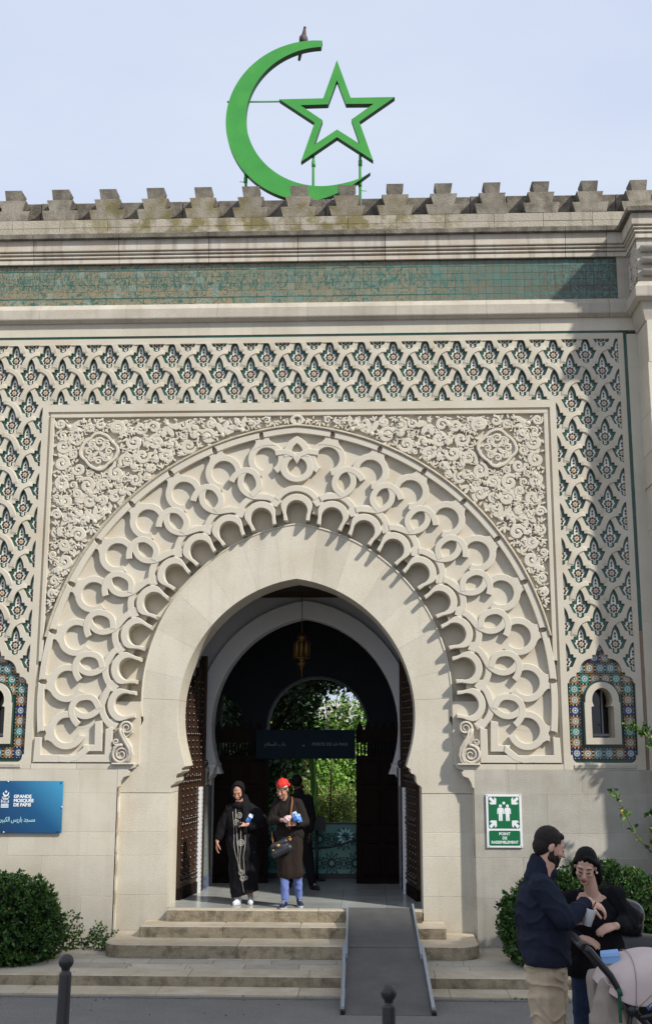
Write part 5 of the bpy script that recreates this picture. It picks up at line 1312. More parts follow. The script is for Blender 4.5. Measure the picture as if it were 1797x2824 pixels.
# ================= woman in the black embroidered robe
P1 = person('woman in black headscarf and long embroidered black robe at the top step', (-.74, .50, .61))
hc = (-.818, .44, 2.115); HR = rotm(radians(-6), radians(26))
body = head_prims(hc, HR, .98)+[C((-.80, .49, 1.90), (-.81, .46, 2.05), .055, .05), E_((-.79, .50, 1.72), (.17, .11, .22)), E_((-.76, .50, 1.45), (.17, .13, .20)),
    C((-.93, .50, 1.88), (-1.03, .52, 1.66), .05, .042), C((-1.03, .52, 1.66), (-1.10, .46, 1.45), .04, .028), C((-.66, .50, 1.88), (-.50, .48, 1.72), .05, .042), C((-.50, .48, 1.72), (-.68, .34, 1.68), .04, .03),
    C((-.83, .50, 1.40), (-.80, .48, 1.0), .09, .06), C((-.80, .48, 1.0), (-.80, .50, .70), .055, .04), C((-.69, .50, 1.40), (-.66, .54, 1.0), .09, .06), C((-.66, .54, 1.0), (-.645, .58, .72), .055, .04)]
body += hand((-1.10, .45, 1.43), (-.05, -.1, -1), (-.9, -.3, 0), .95, .35, -1)+hand((-.685, .335, 1.68), (-1, -.25, .05), (-.1, -.8, .6), .95, 1.0, 1)
fuse(body, 'body', SKIN1, P1, .006, 2)
face_details(P1, hc, HR, .98)
fuse([E_((-.79, .50, 1.72), (.215, .15, .25)), E_((-.77, .51, 1.45), (.225, .165, .25)), C((-.93, .50, 1.87), (-.66, .50, 1.87), .085), C((-.76, .50, 1.35), (-.73, .51, .72), .21, .145), C((-.70, .52, 1.2), (-.66, .53, .76), .18, .13), C((-.80, .50, 1.1), (-.78, .50, .70), .16, .12)],
     'robe', BLACKC, P1, .010, 6, folds(.014, 34, 2.0, 1.0), zmin=lambda c: .70+.28*(c.x+.86))
fuse([C((-.92, .50, 1.87), (-1.03, .52, 1.64), .085, .095), C((-1.03, .52, 1.64), (-1.085, .47, 1.50), .09, .055)], 'sleeve', BLACKC, P1, .011, 5, folds(.008, 30, 14, 2))
fuse([C((-.67, .50, 1.88), (-.52, .50, 1.74), .095, .11), C((-.52, .50, 1.74), (-.62, .40, 1.67), .11, .085)], 'sleeve', BLACKC, P1, .011, 5, folds(.008, 30, 14, 3))
# headscarf: hood round the face and folds over the chest
T_ = lambda p: tuple(Vector(hc)+HR @ Vector(p))
fuse([E_(T_((0, .035, .045)), (.092, .098, .098), HR)]+[C(T_((.082*sin(a), -.030-.035*max(0, -cos(a)), .02+.105*cos(a))), T_((.082*sin(a+.3), -.030-.035*max(0, -cos(a+.3)), .02+.105*cos(a+.3))), .017) for a in [.3*i for i in range(21)]]
     +[E_((-.79, .47, 1.925), (.115, .10, .065)), C((-.72, .42, 1.92), (-.70, .37, 1.74), .065, .045), C((-.70, .37, 1.74), (-.705, .36, 1.58), .05, .035), C((-.76, .55, 2.02), (-.70, .52, 1.9), .07, .07)],
     'headscarf', BLACKC, P1, .0085, 3, folds(.005, 60, 8, 5))
# white embroidery running down the robe
M_EMB = mat('silver_embroidery', (.38, .36, .31), .6, var=.8, scale=70)
from mathutils.bvhtree import BVHTree
TREES = {}
def tree_of(o):
    if o.name not in TREES: TREES[o.name] = BVHTree.FromPolygons([v.co for v in o.data.vertices], [p.vertices for p in o.data.polygons])
    return TREES[o.name]
def on_front(objs, pts, lift=.004):
    """drop points onto the cloth from the camera side"""
    out = []
    for x, y, z in pts:
        best = None
        for o in objs:
            off = o.location+o.parent.location
            p, nn, fi, dd_ = tree_of(o).ray_cast(Vector((x, y-.6, z))-off, Vector((0, 1, 0))); ok = p is not None
            if ok:
                q = p+off
                if best is None or q.y < best: best = q.y
        out.append((x, (best if best is not None else y)-lift, z))
    return out
def kids(e, nm): return [o for o in COL.objects if o.parent == e and o.name.startswith(nm)]
cloth = kids(P1, 'robe')
def emb(pts, r, nm='embroidery', m=M_EMB, parent=P1, cl=None):
    pp = [(pts[i][0]+(pts[i+1][0]-pts[i][0])*t, .5, pts[i][1]+(pts[i+1][1]-pts[i][1])*t) for i in range(len(pts)-1) for t in (0, .25, .5, .75)]+[(pts[-1][0], .5, pts[-1][1])]
    q = on_front(cl or cloth, pp); loc_ = Vector(parent.location)
    g = MB(); g.tube([tuple(Vector(p)-loc_) for p in q], r, 5); return g.build(nm, m, parent)
emb([(-.845, 1.90), (-.84, 1.80), (-.832, 1.70), (-.825, 1.60), (-.81, 1.45), (-.79, 1.35), (-.79, 1.25), (-.79, 1.17), (-.775, 1.08), (-.75, .98), (-.73, .90)], .0055)
emb([(-.885, 1.85), (-.868, 1.72), (-.86, 1.55), (-.855, 1.42), (-.83, 1.30), (-.80, 1.2), (-.77, 1.08), (-.735, .92), (-.71, .78)], .0035)
emb([(-.765, 1.62), (-.762, 1.50), (-.755, 1.36), (-.768, 1.25), (-.765, 1.13), (-.745, 1.03)], .0045)
emb([(-.71, 1.62), (-.70, 1.48), (-.70, 1.38), (-.72, 1.26), (-.71, 1.12), (-.70, 1.0)], .0045)
for (x, z, r) in ((-.79, 1.80, .035), (-.83, 1.705, .036), (-.758, 1.44, .037), (-.75, 1.045, .032), (-.73, .965, .030), (-.69, .975, .026)):
    emb([(x+r*cos(a), z+r*1.05*sin(a)) for a in [2*pi*i/10 for i in range(11)]], .006); emb([(x+r*.45*cos(a), z+r*.5*sin(a)) for a in [2*pi*i/6 for i in range(7)]], .0045)
SHW = mat('white_trainer', (.72, .74, .78), .5); SHS = mat('white_sole', (.55, .55, .55), .6)
def shoe(parent, heel, toe, m, ms, s=1.0):
    a, b = Vector(heel), Vector(toe); d = (b-a); h = Vector((0, 0, 1))
    fuse([C(a+h*.045*s, b+h*.028*s, .038*s, .032*s), C(a+h*.06*s+d*.05, a+h*.055*s+d*.45, .040*s, .034*s), E_(tuple(b-d*.08+h*.03*s), (.042*s, .042*s, .03*s)), C(a+h*.08*s, a+h*.10*s, .038*s, .036*s)], 'shoe', m, parent, .006, 2)
    g = MB(); loc_ = Vector(parent.location); pr = []
    t = d.normalized(); n_ = Vector((-t.y, t.x, 0)).normalized(); L_ = d.length
    for i in range(14):
        q = 2*pi*i/14; pr.append(a+d*.5+t*(L_/2+.045*s)*cos(q)+n_*(.040+.006*cos(q))*s*sin(q)-loc_)
    g.add([(p.x, p.y, p.z+.002) for p in pr]+[(p.x, p.y, p.z+.022*s) for p in pr], [tuple(range(14)), tuple(14+i for i in range(14))]+[(i, (i+1) % 14, 14+(i+1) % 14, 14+i) for i in range(14)]); g.build('sole', ms, parent)
    g = MB()
    for i in range(4):
        c = a+d*(.42+.12*i)+h*(.092-.011*i)*s-loc_; g.tube([tuple(c-n_*.02*s), tuple(c+h*.003), tuple(c+n_*.02*s)], .003*s, 5)
    g.build('laces', SHW, parent)
shoe(P1, (-.79, .50, .612), (-.83, .36, .612), SHW, SHS); shoe(P1, (-.64, .60, .612), (-.625, .44, .612), SHW, SHS)
# things she carries
MILK = mat('blue_carton_print', (.045, .20, .62), .4, var=.7, col2=(.50, .66, .82), scale=26, rthr=(.5, .6)); MILKW = mat('carton_white', (.62, .72, .82), .4)
def carton(loc, rot, label, sc=(1, 1, 1)):
    e = empty('drink_carton', loc); tag(e, label, 'carton'); e.rotation_euler = rot; e.scale = sc
    g = MB(); g.cbox(-.03, .03, -.045, .045, -.03, .03, .003); g.build('carton_box', MILK, e)
    g = MB(); g.add([(-.03, -.03, .0452), (.03, -.03, .0452), (.03, .03, .0452), (-.03, .03, .0452), (-.03, 0, .068), (.03, 0, .068)], [(0, 1, 5, 4), (3, 4, 5, 2), (0, 4, 3), (1, 2, 5)]); g.box(-.03, .03, -.002, .002, .066, .08); g.build('carton_gable', MILKW, e)
    g = MB(); g.lathe([(.009, 0), (.009, .01), (0, .011)], (.0, -.015, .058), 10); g.build('cap', MILKW, e)
carton((-.655, .345, 1.755), (radians(25), radians(28), radians(20)), 'blue and white drink carton tucked under the arm of the woman in the black robe')
e = empty('dark_purse', (-.77, .31, 1.70)); tag(e, 'small round black purse held at the chest by the woman in the black robe', 'purse')
g = MB(); g.lathe([(0, -.028), (.022, -.028), (.028, -.014), (.028, .018), (.02, .028), (0, .028)], (0, 0, 0), 16); o = g.build('purse_case', mat('black_patent', (.008, .008, .010), .2, spec=.6), e); o.rotation_euler = (radians(70), 0, radians(30))

# ================= woman with the red headscarf
P2 = person('woman in red headscarf, dark jacket and brown skirt at the top step', (-.09, .22, .61))
hc = (-.178, .13, 2.165); HR = rotm(radians(-18), radians(24), radians(4))
body = head_prims(hc, HR, .98)+[C((-.13, .22, 1.96), (-.16, .17, 2.10), .048, .045), E_((-.10, .24, 1.78), (.16, .10, .22)), E_((-.08, .25, 1.50), (.15, .12, .2)),
    C((-.25, .24, 1.96), (-.32, .20, 1.74), .05, .04), C((-.32, .20, 1.74), (-.18, .06, 1.76), .038, .028), C((.03, .24, 1.97), (.12, .22, 1.72), .05, .04), C((.12, .22, 1.72), (-.0, .06, 1.71), .038, .03),
    C((-.14, .24, 1.4), (-.145, .20, 1.0), .08, .05), C((-.145, .20, 1.0), (-.135, .19, .70), .048, .034), C((-.01, .26, 1.4), (.02, .29, 1.0), .08, .048), C((.02, .29, 1.0), (.045, .37, .72), .046, .034)]
body += hand((-.17, .05, 1.765), (.9, -.35, -.1), (.2, -.5, .85), .98, .8, -1)+hand((-.0, .055, 1.71), (-.9, -.3, .05), (0, -.8, .6), .98, .9, 1)
fuse(body, 'body', SKIN1, P2, .006, 2); face_details(P2, hc, HR, .98)
fuse([E_((-.10, .24, 1.80), (.195, .135, .22)), C((-.25, .24, 1.965), (.03, .24, 1.975), .07), E_((-.085, .25, 1.60), (.195, .15, .13)), C((-.18, .25, 1.56), (0.02, .25, 1.56), .10), C((-.13, .22, 2.0), (-.13, .21, 2.035), .07, .062)], 'jacket', mat('dark_brown_jacket', (.014, .0105, .009), .9, var=.5, scale=20, bump=.4, bscale=240), P2, .011, 5, folds(.007, 30, 18, 4))
JK = MATS['dark_brown_jacket']
fuse([C((-.25, .24, 1.95), (-.325, .20, 1.74), .075, .07), C((-.325, .20, 1.74), (-.215, .09, 1.755), .07, .048)], 'sleeve', JK, P2, .010, 4, folds(.007, 35, 20, 6))
fuse([C((.03, .24, 1.96), (.125, .22, 1.72), .078, .072), C((.125, .22, 1.72), (.035, .09, 1.71), .07, .05)], 'sleeve', JK, P2, .010, 4, folds(.007, 35, 20, 7))
fuse([C((-.13, .25, 1.50), (-.11, .24, 1.05), .135, .125), C((-.03, .26, 1.50), (-.03, .27, 1.05), .135, .125), C((-.14, .24, 1.06), (0.0, .27, 1.06), .115)], 'skirt', BROWNW, P2, .010, 5, folds(.006, 30, 3, 8), zmin=.985)
fuse([C((-.145, .20, 1.05), (-.138, .19, .86), .062, .056), C((-.138, .19, .86), (-.133, .19, .70), .056, .050)], 'trouser_leg', JEANB, P2, .008, 2, folds(.006, 14, 24, 2))
fuse([C((.02, .295, 1.05), (.035, .335, .86), .072, .060), C((.035, .34, .86), (.045, .37, .73), .056, .048)], 'trouser_leg', JEANB, P2, .008, 2, folds(.006, 14, 24, 5))
SHN = mat('navy_trainer', (.012, .02, .055), .5)
shoe(P2, (-.135, .19, .612), (-.165, .04, .612), SHN, SHS); shoe(P2, (.045, .38, .63), (.075, .24, .612), SHN, SHS)
T_ = lambda p: tuple(Vector(hc)+HR @ Vector(p))
REDS = mat('red_scarf', (.62, .030, .020), .7, var=.85, col2=(.70, .66, .62), scale=14, rthr=(.66, .68))
fuse([E_(T_((0, .025, .062)), (.086, .100, .078), HR), E_(T_((0, .02, .105)), (.060, .065, .045), HR), C(T_((-.05, .1, .02)), T_((.05, .1, .02)), .03)], 'red_headscarf', REDS, P2, .006, 2, folds(.006, 36, 26, 3))
fuse([C(T_((.073*sin(a)*1.02, -.070*cos(a)+.012, .062-.014*cos(a))), T_((.073*sin(a+.3)*1.02, -.070*cos(a+.3)+.012, .062-.014*cos(a+.3))), .014+.003*sin(3*a)) for a in [.3*i for i in range(21)]], 'scarf_band', mat('navy_white_band', (.012, .015, .05), .7, var=.95, col2=(.7, .7, .7), scale=16, rthr=(.52, .54)), P2, .007, 1)
fuse([E_(T_((0, -.005, .035)), (.079, .083, .055), HR)], 'hair', mat('grey_brown_hair', (.11, .075, .045), .7, var=.6, scale=90, bump=.5), P2, .008, 1)
g = MB(); loc_ = Vector(P2.location); 
# shoulder strap and handbag
HB = empty('handbag', (-.19, .08, 1.40)); tag(HB, 'dark monogrammed leather handbag on a tan strap across the woman in brown', 'handbag')
g = MB(); g.tube([(.11, .06, .14), (.125, .01, .36), (.14, -.0, .50), (.15, .04, .60), (.14, .12, .66)], .009, 6); g.tube([(-.10, .04, .02), (-.12, .05, .12), (-.13, .10, .2)], .009, 6); g.build('strap', mat('tan_leather', (.33, .12, .04), .5), HB)
bagm = mat('checked_black_leather', (.020, .020, .025), .45, spec=.5)
nt_ = bagm.node_tree; ck = nt_.nodes.new('ShaderNodeTexChecker'); ck.inputs['Scale'].default_value = 90; ck.inputs[1].default_value = (.008, .008, .011, 1); ck.inputs[2].default_value = (.040, .042, .055, 1)
tc_ = nt_.nodes.new('ShaderNodeTexCoord'); nt_.links.new(tc_.outputs['Object'], ck.inputs[0]); nt_.links.new(ck.outputs[0], nt_.nodes['Principled BSDF'].inputs['Base Color'])
Rb = Matrix.Rotation(radians(-24), 3, 'Y')
o = fuse([C(tuple(Vector(HB.location)+Rb @ Vector((-.085, 0, .05))), tuple(Vector(HB.location)+Rb @ Vector((.085, 0, .05))), .045), C(tuple(Vector(HB.location)+Rb @ Vector((-.10, 0, -.045))), tuple(Vector(HB.location)+Rb @ Vector((.10, 0, -.045))), .055), E_(tuple(HB.location), (.12, .05, .07), Rb)], 'bag_body', bagm, HB, .007, 2)
g = MB(); g.ball((-.03, -.062, .03), (.024, .006, .019), 12, 6); g.ball((-.10, -.055, -.03), (.018, .006, .008), 8, 5); g.tube([(.11+.014*cos(a), .04, .125+.016*sin(a)) for a in [2*pi*i/12 for i in range(13)]], .004, 6); g.build('gold_clasp', mat('gold', (.75, .50, .14), .3, metal=.9), HB)
carton((.015, .0, 1.80), (radians(-10), radians(-24), radians(-20)), 'blue and white drink carton held by the woman in brown, nearest her shoulder strap')
carton((.065, .02, 1.775), (radians(-10), radians(-20), radians(-12)), 'blue and white drink carton held by the woman in brown, the outer one of two', (.8, .8, .9))
e = empty('plastic_bag', (-.105, -.02, 1.775)); tag(e, 'crumpled pale pink plastic bag in the hands of the woman in brown', 'bag')
fuse([E_((-.105, -.02, 1.775), (.055, .035, .05)), E_((-.08, -.02, 1.80), (.045, .03, .035))], 'crumpled_film', mat('pink_film', (.62, .42, .42), .35, spec=.5), e, .008, 2, folds(.008, 60, 60, 1))

# ================= dark figure further inside
P3 = person('person in dark clothes walking deeper in the passage behind the woman with the red headscarf', (.02, 2.15, .61))
SKIN_BACKLIT = mat('skin_backlit', (.10, .05, .03), .6)  # skin colour darkened to stand for the backlit silhouette
hc = (-.10, 2.12, 2.17); HR = rotm(radians(170), 0)
fuse(head_prims(hc, HR, 1.0)+[C((-.06, 2.14, 1.95), (-.09, 2.13, 2.12), .055, .05), E_((-.07, 2.15, 1.75), (.18, .12, .25)), E_((-.05, 2.15, 1.45), (.16, .12, .2)),
    C((.08, 2.15, 1.92), (.12, 2.16, 1.66), .055, .045), C((.12, 2.16, 1.66), (.10, 2.10, 1.42), .042, .03), C((-.22, 2.15, 1.92), (-.27, 2.16, 1.66), .055, .045), C((-.27, 2.16, 1.66), (-.25, 2.10, 1.42), .042, .03),
    C((.01, 2.15, 1.38), (.08, 2.12, 1.02), .095, .065), C((.08, 2.12, 1.02), (.14, 2.08, .70), .062, .042), C((-.12, 2.15, 1.38), (-.16, 2.2, 1.02), .095, .065), C((-.16, 2.2, 1.02), (-.22, 2.32, .72), .062, .042)]
    +hand((.10, 2.10, 1.42), (0, -.2, -1), (1, 0, 0), 1, .4, 1)+hand((-.25, 2.10, 1.42), (0, -.2, -1), (-1, 0, 0), 1, .4, -1), 'body', SKIN_BACKLIT, P3, .010, 2)
fuse([E_((-.07, 2.15, 1.76), (.215, .15, .26)), C((-.21, 2.15, 1.93), (.07, 2.15, 1.93), .075), C((-.07, 2.15, 1.98), (-.08, 2.14, 2.06), .085, .07), C((.08, 2.15, 1.92), (.125, 2.16, 1.66), .075, .068), C((.125, 2.16, 1.66), (.105, 2.11, 1.46), .066, .05), C((-.22, 2.15, 1.92), (-.275, 2.16, 1.66), .075, .068), C((-.275, 2.16, 1.66), (-.25, 2.11, 1.46), .066, .05), E_((-.05, 2.15, 1.48), (.19, .15, .14))], 'coat', BLACKC, P3, .012, 4, folds(.006, 30, 12, 3))
fuse([C((.01, 2.15, 1.4), (.08, 2.12, 1.02), .11, .085), C((.08, 2.12, 1.02), (.14, 2.08, .71), .082, .065), C((-.12, 2.15, 1.4), (-.16, 2.2, 1.02), .11, .085), C((-.16, 2.2, 1.02), (-.22, 2.32, .73), .082, .065)], 'trousers', BLACKC, P3, .012, 3)
fuse([E_(tuple(Vector(hc)+HR @ Vector((0, .012, .04))), (.086, .103, .095), HR)], 'hair', HAIR, P3, .010, 1)
SHB = mat('black_shoe', (.01, .01, .01), .4)
shoe(P3, (.13, 2.10, .612), (.22, 1.98, .612), SHB, SHB, 1.05); shoe(P3, (-.22, 2.34, .612), (-.24, 2.2, .612), SHB, SHB, 1.05)

# ================= man in the navy jacket
GM = ground_z(-8.2)
P4 = person('bearded man in a navy jacket and khaki trousers standing with his back half turned', (2.10, -8.2, GM))
hc = (2.150, -8.21, 2.172); HR = rotm(radians(104), radians(20), radians(0))
AX = Vector((0, 0, 0))
body = head_prims(hc, HR, .96)+[C((2.10, -8.21, 1.98), (2.135, -8.21, 2.12), .066, .062), E_((2.09, -8.2, 1.76), (.13, .17, .25)), E_((2.10, -8.2, 1.45), (.11, .14, .16)),
    C((2.07, -8.37, 1.95), (2.20, -8.42, 1.765), .055, .046), C((2.20, -8.42, 1.765), (2.362, -8.32, 1.852), .044, .032), C((2.10, -8.03, 1.95), (2.17, -8.0, 1.72), .062, .052), C((2.17, -8.0, 1.72), (2.285, -8.28, 1.735), .046, .030),
    C((2.10, -8.28, 1.38), (2.12, -8.30, .95), .078, .056), C((2.12, -8.30, .95), (2.10, -8.30, .52), .058, .045), C((2.12, -8.10, 1.38), (2.16, -8.08, .95), .078, .056), C((2.16, -8.08, .95), (2.16, -8.08, .52), .066, .045)]
body += hand((2.362, -8.32, 1.855), (.80, -.05, -.35), (.35, -.25, .85), 1.0, .62, 1)+hand((2.285, -8.30, 1.735), (.9, -.35, .10), (.1, .3, -1), 1.0, .80, 1)
fuse(body, 'body', mat('skin_rosy', (.66, .39, .28), .5, var=.4, col2=(.56, .29, .20), scale=30, spec=.35), P4, .005, 2)
face_details(P4, hc, HR, .96)
T_ = lambda p: tuple(Vector(hc)+HR @ (Vector(p)*.96))
fuse([E_(T_((0, .021, .042)), (.0775, .0925, .0870), HR), E_(T_((0, .050, -.005)), (.067, .060, .072), HR), E_(T_((.0, -.040, .085)), (.053, .038, .024), HR)], 'hair', mat('dark_brown_hair', (.020, .012, .009), .6, var=.6, scale=70, bump=.7, bscale=220), P4, .005, 1, lambda co: .002*noise.noise(co*90))
fuse([C(T_((sx*.069, .0, -.020)), T_((sx*.060, -.010, -.062)), .011, .022) for sx in (-1, 1)]+[C(T_((sx*.052, -.010, -.064)), T_((0, -.066, -.092)), .0265, .0255) for sx in (-1, 1)]+[C(T_((sx*.044, -.050, -.050)), T_((sx*.018, -.082, -.070)), .016, .012) for sx in (-1, 1)]
      +[E_(T_((0, -.072, -.094)), (.028, .027, .027), HR), C(T_((-.022, -.091, -.046)), T_((.022, -.091, -.046)), .006)], 'beard', BEARD, P4, .0055, 1, lambda co: .0025*noise.noise(co*120))
fuse([E_((2.085, -8.2, 1.78), (.165, .205, .24)), C((2.07, -8.34, 1.955), (2.09, -8.06, 1.955), .080), E_((2.10, -8.2, 1.60), (.175, .21, .20)), C((2.08, -8.27, 1.52), (2.10, -8.12, 1.52), .142), C((2.14, -8.25, 1.52), (2.16, -8.13, 1.52), .126)], 'jacket', NAVY, P4, .007, 3, folds(.016, 12, 20, 1.5, 7, (.5, .8, 0)), zmin=lambda c: 1.485-.06*(c.x-1.95))
fuse([C((2.072, -8.21, 1.98), (2.088, -8.21, 2.060), .092, .072), C((2.09, -8.21, 1.97), (2.150, -8.21, 2.015), .082, .050), C((2.045, -8.21, 2.04), (2.058, -8.21, 2.095), .045, .038)], 'collar', NAVY, P4, .007, 2, folds(.004, 20, 30, 2))
fuse([C((2.07, -8.37, 1.94), (2.19, -8.42, 1.775), .084, .074), C((2.20, -8.42, 1.765), (2.338, -8.335, 1.84), .072, .048)], 'sleeve', NAVY, P4, .008, 4, folds(.009, 30, 40, 2.2, 9))
fuse([C((2.10, -8.02, 1.94), (2.18, -7.98, 1.72), .085, .075), C((2.18, -7.98, 1.72), (2.25, -8.20, 1.73), .072, .045)], 'sleeve', NAVY, P4, .010, 4, folds(.008, 30, 30, 4))
fuse([E_((2.10, -8.2, 1.45), (.14, .170, .08)), C((2.08, -8.27, 1.42), (2.10, -8.29, 1.02), .120, .100), C((2.10, -8.29, 1.02), (2.09, -8.29, .56), .098, .078), C((2.13, -8.12, 1.42), (2.15, -8.10, 1.02), .118, .098), C((2.15, -8.10, 1.02), (2.155, -8.09, .56), .096, .078)], 'trousers', KHAKI, P4, .007, 2, folds(.017, 14, 30, .5, 9, (1, .6, 0)))
BOOT = mat('brown_leather_shoe', (.06, .03, .015), .5)
shoe(P4, (2.07, -8.30, GM+.004), (2.26, -8.33, GM+.004), BOOT, SHB, 1.15); shoe(P4, (2.13, -8.09, GM+.004), (2.32, -8.08, GM+.004), BOOT, SHB, 1.15)
CUP = empty('paper_cup', (2.352, -8.37, 1.772)); tag(CUP, 'white paper cup held up by the bearded man', 'cup'); CUP.rotation_euler = (radians(6), radians(14), 0)
g = MB(); g.lathe([(0, -.052), (.026, -.052), (.036, .048), (.038, .052), (.034, .052), (.024, -.048), (0, -.048)], (0, 0, 0), 20); g.build('cup_wall', M_WHITE, CUP)
g = MB(); g.tube([(.0, 0, .02), (.02, -.01, .10)], .004, 6); g.build('spoon', M_STEM, CUP)

# ================= dark haired woman in black
GW = ground_z(-7.9)
P5 = person('dark haired woman in a black blouse looking down beside the bearded man', (2.46, -7.85, GW))
hc = (2.425, -7.925, 2.022); HR = rotm(radians(-16), radians(24), radians(8))
body = head_prims(hc, HR, .90)+[C((2.475, -7.86, 1.82), (2.45, -7.89, 1.96), .046, .042), E_((2.48, -7.84, 1.66), (.16, .10, .21)), E_((2.49, -7.84, 1.38), (.16, .12, .2)), C((2.38, -7.86, 1.80), (2.58, -7.84, 1.81), .052),
    C((2.345, -7.84, 1.80), (2.32, -7.80, 1.60), .05, .04), C((2.32, -7.80, 1.60), (2.372, -7.98, 1.575), .036, .024), C((2.61, -7.84, 1.81), (2.70, -7.82, 1.66), .05, .04), C((2.70, -7.82, 1.66), (2.585, -8.02, 1.665), .036, .024),
    C((2.43, -7.84, 1.28), (2.40, -7.84, .86), .095, .062), C((2.40, -7.84, .86), (2.40, -7.84, .50), .058, .04), C((2.55, -7.84, 1.28), (2.56, -7.84, .86), .095, .062), C((2.56, -7.84, .86), (2.56, -7.84, .50), .058, .04)]
body += hand((2.580, -8.02, 1.668), (-.92, -.25, -.25), (-.2, -.6, .80), 0.86, .35, 1, .26)+hand((2.372, -7.98, 1.585), (.80, -.40, -.25), (.2, -.6, .8), .84, .42, -1, .25)
fuse(body, 'body', mat('skin_fair', (.66, .41, .30), .5, var=.4, col2=(.56, .30, .21), scale=30, spec=.35), P5, .005, 2)
face_details(P5, hc, HR, .90)
T_ = lambda p: tuple(Vector(hc)+HR @ (Vector(p)*.90))
fuse([E_(T_((0, .024, .048)), (.0735, .0890, .0805), HR), C(T_((.012, -.060, .102)), T_((-.072, -.020, .040)), .014, .020), C(T_((.012, -.060, .102)), T_((.074, -.020, .045)), .014, .020), C(T_((.070, .03, .02)), T_((.088, .06, -.10)), .030, .036), C(T_((.088, .06, -.10)), T_((.10, .08, -.16)), .034, .018), C(T_((-.070, .02, .03)), T_((-.072, .03, -.09)), .020, .022), E_(T_((0, .075, -.03)), (.070, .042, .085), HR),
      C(T_((.09, .06, -.04)), T_((.135, .075, -.06)), .014, .005), C(T_((.09, .06, -.09)), T_((.145, .07, -.12)), .012, .004), C(T_((.085, .05, .0)), T_((.115, .06, .03)), .010, .003)], 'hair', HAIR, P5, .006, 2, lambda co: .004*noise.noise(Vector((co.x*70, co.y*70, co.z*18))))
g = MB(); g.ball(tuple(Vector(T_((.083, -.004, -.034)))-Vector(P5.location)), .0085, 10, 6); g.build('pearl_earring', M_WHITE, P5)
fuse([E_((2.48, -7.84, 1.64), (.19, .125, .175)), E_((2.49, -7.84, 1.50), (.19, .14, .15)), C((2.35, -7.83, 1.80), (2.40, -7.83, 1.81), .06), C((2.55, -7.83, 1.82), (2.61, -7.84, 1.81), .062), C((2.40, -7.83, 1.74), (2.57, -7.83, 1.74), .10), C((2.40, -7.84, 1.38), (2.56, -7.84, 1.38), .135)], 'blouse', BLACKC, P5, .009, 5, folds(.007, 24, 20, 5), zmin=1.335)
fuse([C((2.345, -7.84, 1.80), (2.315, -7.80, 1.61), .075, .07), C((2.315, -7.80, 1.60), (2.36, -7.94, 1.58), .07, .042)], 'sleeve', BLACKC, P5, .009, 4, folds(.008, 30, 20, 1))
fuse([E_((2.625, -7.84, 1.825), (.075, .075, .075)), C((2.62, -7.84, 1.79), (2.705, -7.82, 1.67), .080, .082), C((2.705, -7.82, 1.66), (2.615, -7.98, 1.665), .082, .045)], 'sleeve', BLACKC, P5, .009, 4, folds(.009, 30, 24, 3))
fuse([E_((2.49, -7.84, 1.33), (.18, .15, .13)), C((2.43, -7.84, 1.28), (2.40, -7.84, .86), .115, .08), C((2.40, -7.84, .86), (2.40, -7.84, .53), .078, .06), C((2.55, -7.84, 1.28), (2.56, -7.84, .86), .115, .08), C((2.56, -7.84, .86), (2.56, -7.84, .53), .078, .06)], 'jeans', JEAND, P5, .011, 3, folds(.007, 14, 30, 3))
shoe(P5, (2.40, -7.83, GW+.004), (2.38, -8.0, GW+.004), SHB, SHB); shoe(P5, (2.56, -7.83, GW+.004), (2.56, -8.0, GW+.004), SHB, SHB)

# ------------------------------------------------------------------ pram in front of the couple
GS = ground_z(-8.6); PR = empty('pushchair', (2.62, -8.7, GS)); tag(PR, 'pushchair with a dusty pink canopy and black frame in front of the couple', 'pushchair')
DP = mat('dusty_pink_cloth', (.62, .50, .455), .9, var=.4, col2=(.55, .43, .39), scale=8, bump=.3, bscale=260); DT = mat('taupe_cloth', (.36, .29, .24), .95, var=.5, scale=10, bump=.4, bscale=260)
def prm(g, name, m): o = g.build(name, m, PR); o.location = -Vector(PR.location); return o
for sy in (-.24, .24):
    g = MB(); g.tube([(2.215, -8.7+sy, 1.690), (2.24, -8.7+sy, 1.675), (2.355, -8.7+sy, 1.54), (2.40, -8.7+sy, 1.46), (2.46, -8.7+sy, 1.37), (2.62, -8.7+sy, 1.21), (2.92, -8.7+sy, .84)], [.021, .022, .020, .016, .018, .016, .016], 10); prm(g, 'frame_tube', M_BLACK)
    g = MB(); g.tube([(2.46, -8.7+sy, 1.37), (2.40, -8.7+sy, 1.0), (2.34, -8.7+sy, .66)], .014, 8); prm(g, 'rear_leg', M_BLACK)
    g = MB(); g.ball((2.466, -8.7+sy-.0, 1.362), (.036, .03, .036), 12, 8); prm(g, 'hinge', M_BLACK)
    for (wx, wr) in ((2.33, .13), (2.93, .12)):
        g = MB(); zc_ = ground_z(-8.7+sy)+wr
        g.tube([(wx+wr*.88*cos(a), -8.7+sy*1.05, zc_+wr*.88*sin(a)) for a in [2*pi*i/24 for i in range(25)]], wr*.12, 8, caps=False)
        for k in range(5): a = 2*pi*k/5; g.tube([(wx, -8.7+sy*1.05, zc_), (wx+wr*.85*cos(a), -8.7+sy*1.05, zc_+wr*.85*sin(a))], .008, 6)
        prm(g, 'wheel', M_BLACK)
g = MB(); g.tube([(2.215, -8.94, 1.69), (2.205, -8.85, 1.695), (2.205, -8.55, 1.695), (2.215, -8.46, 1.69)], .022, 10); prm(g, 'handlebar', M_BLACK)
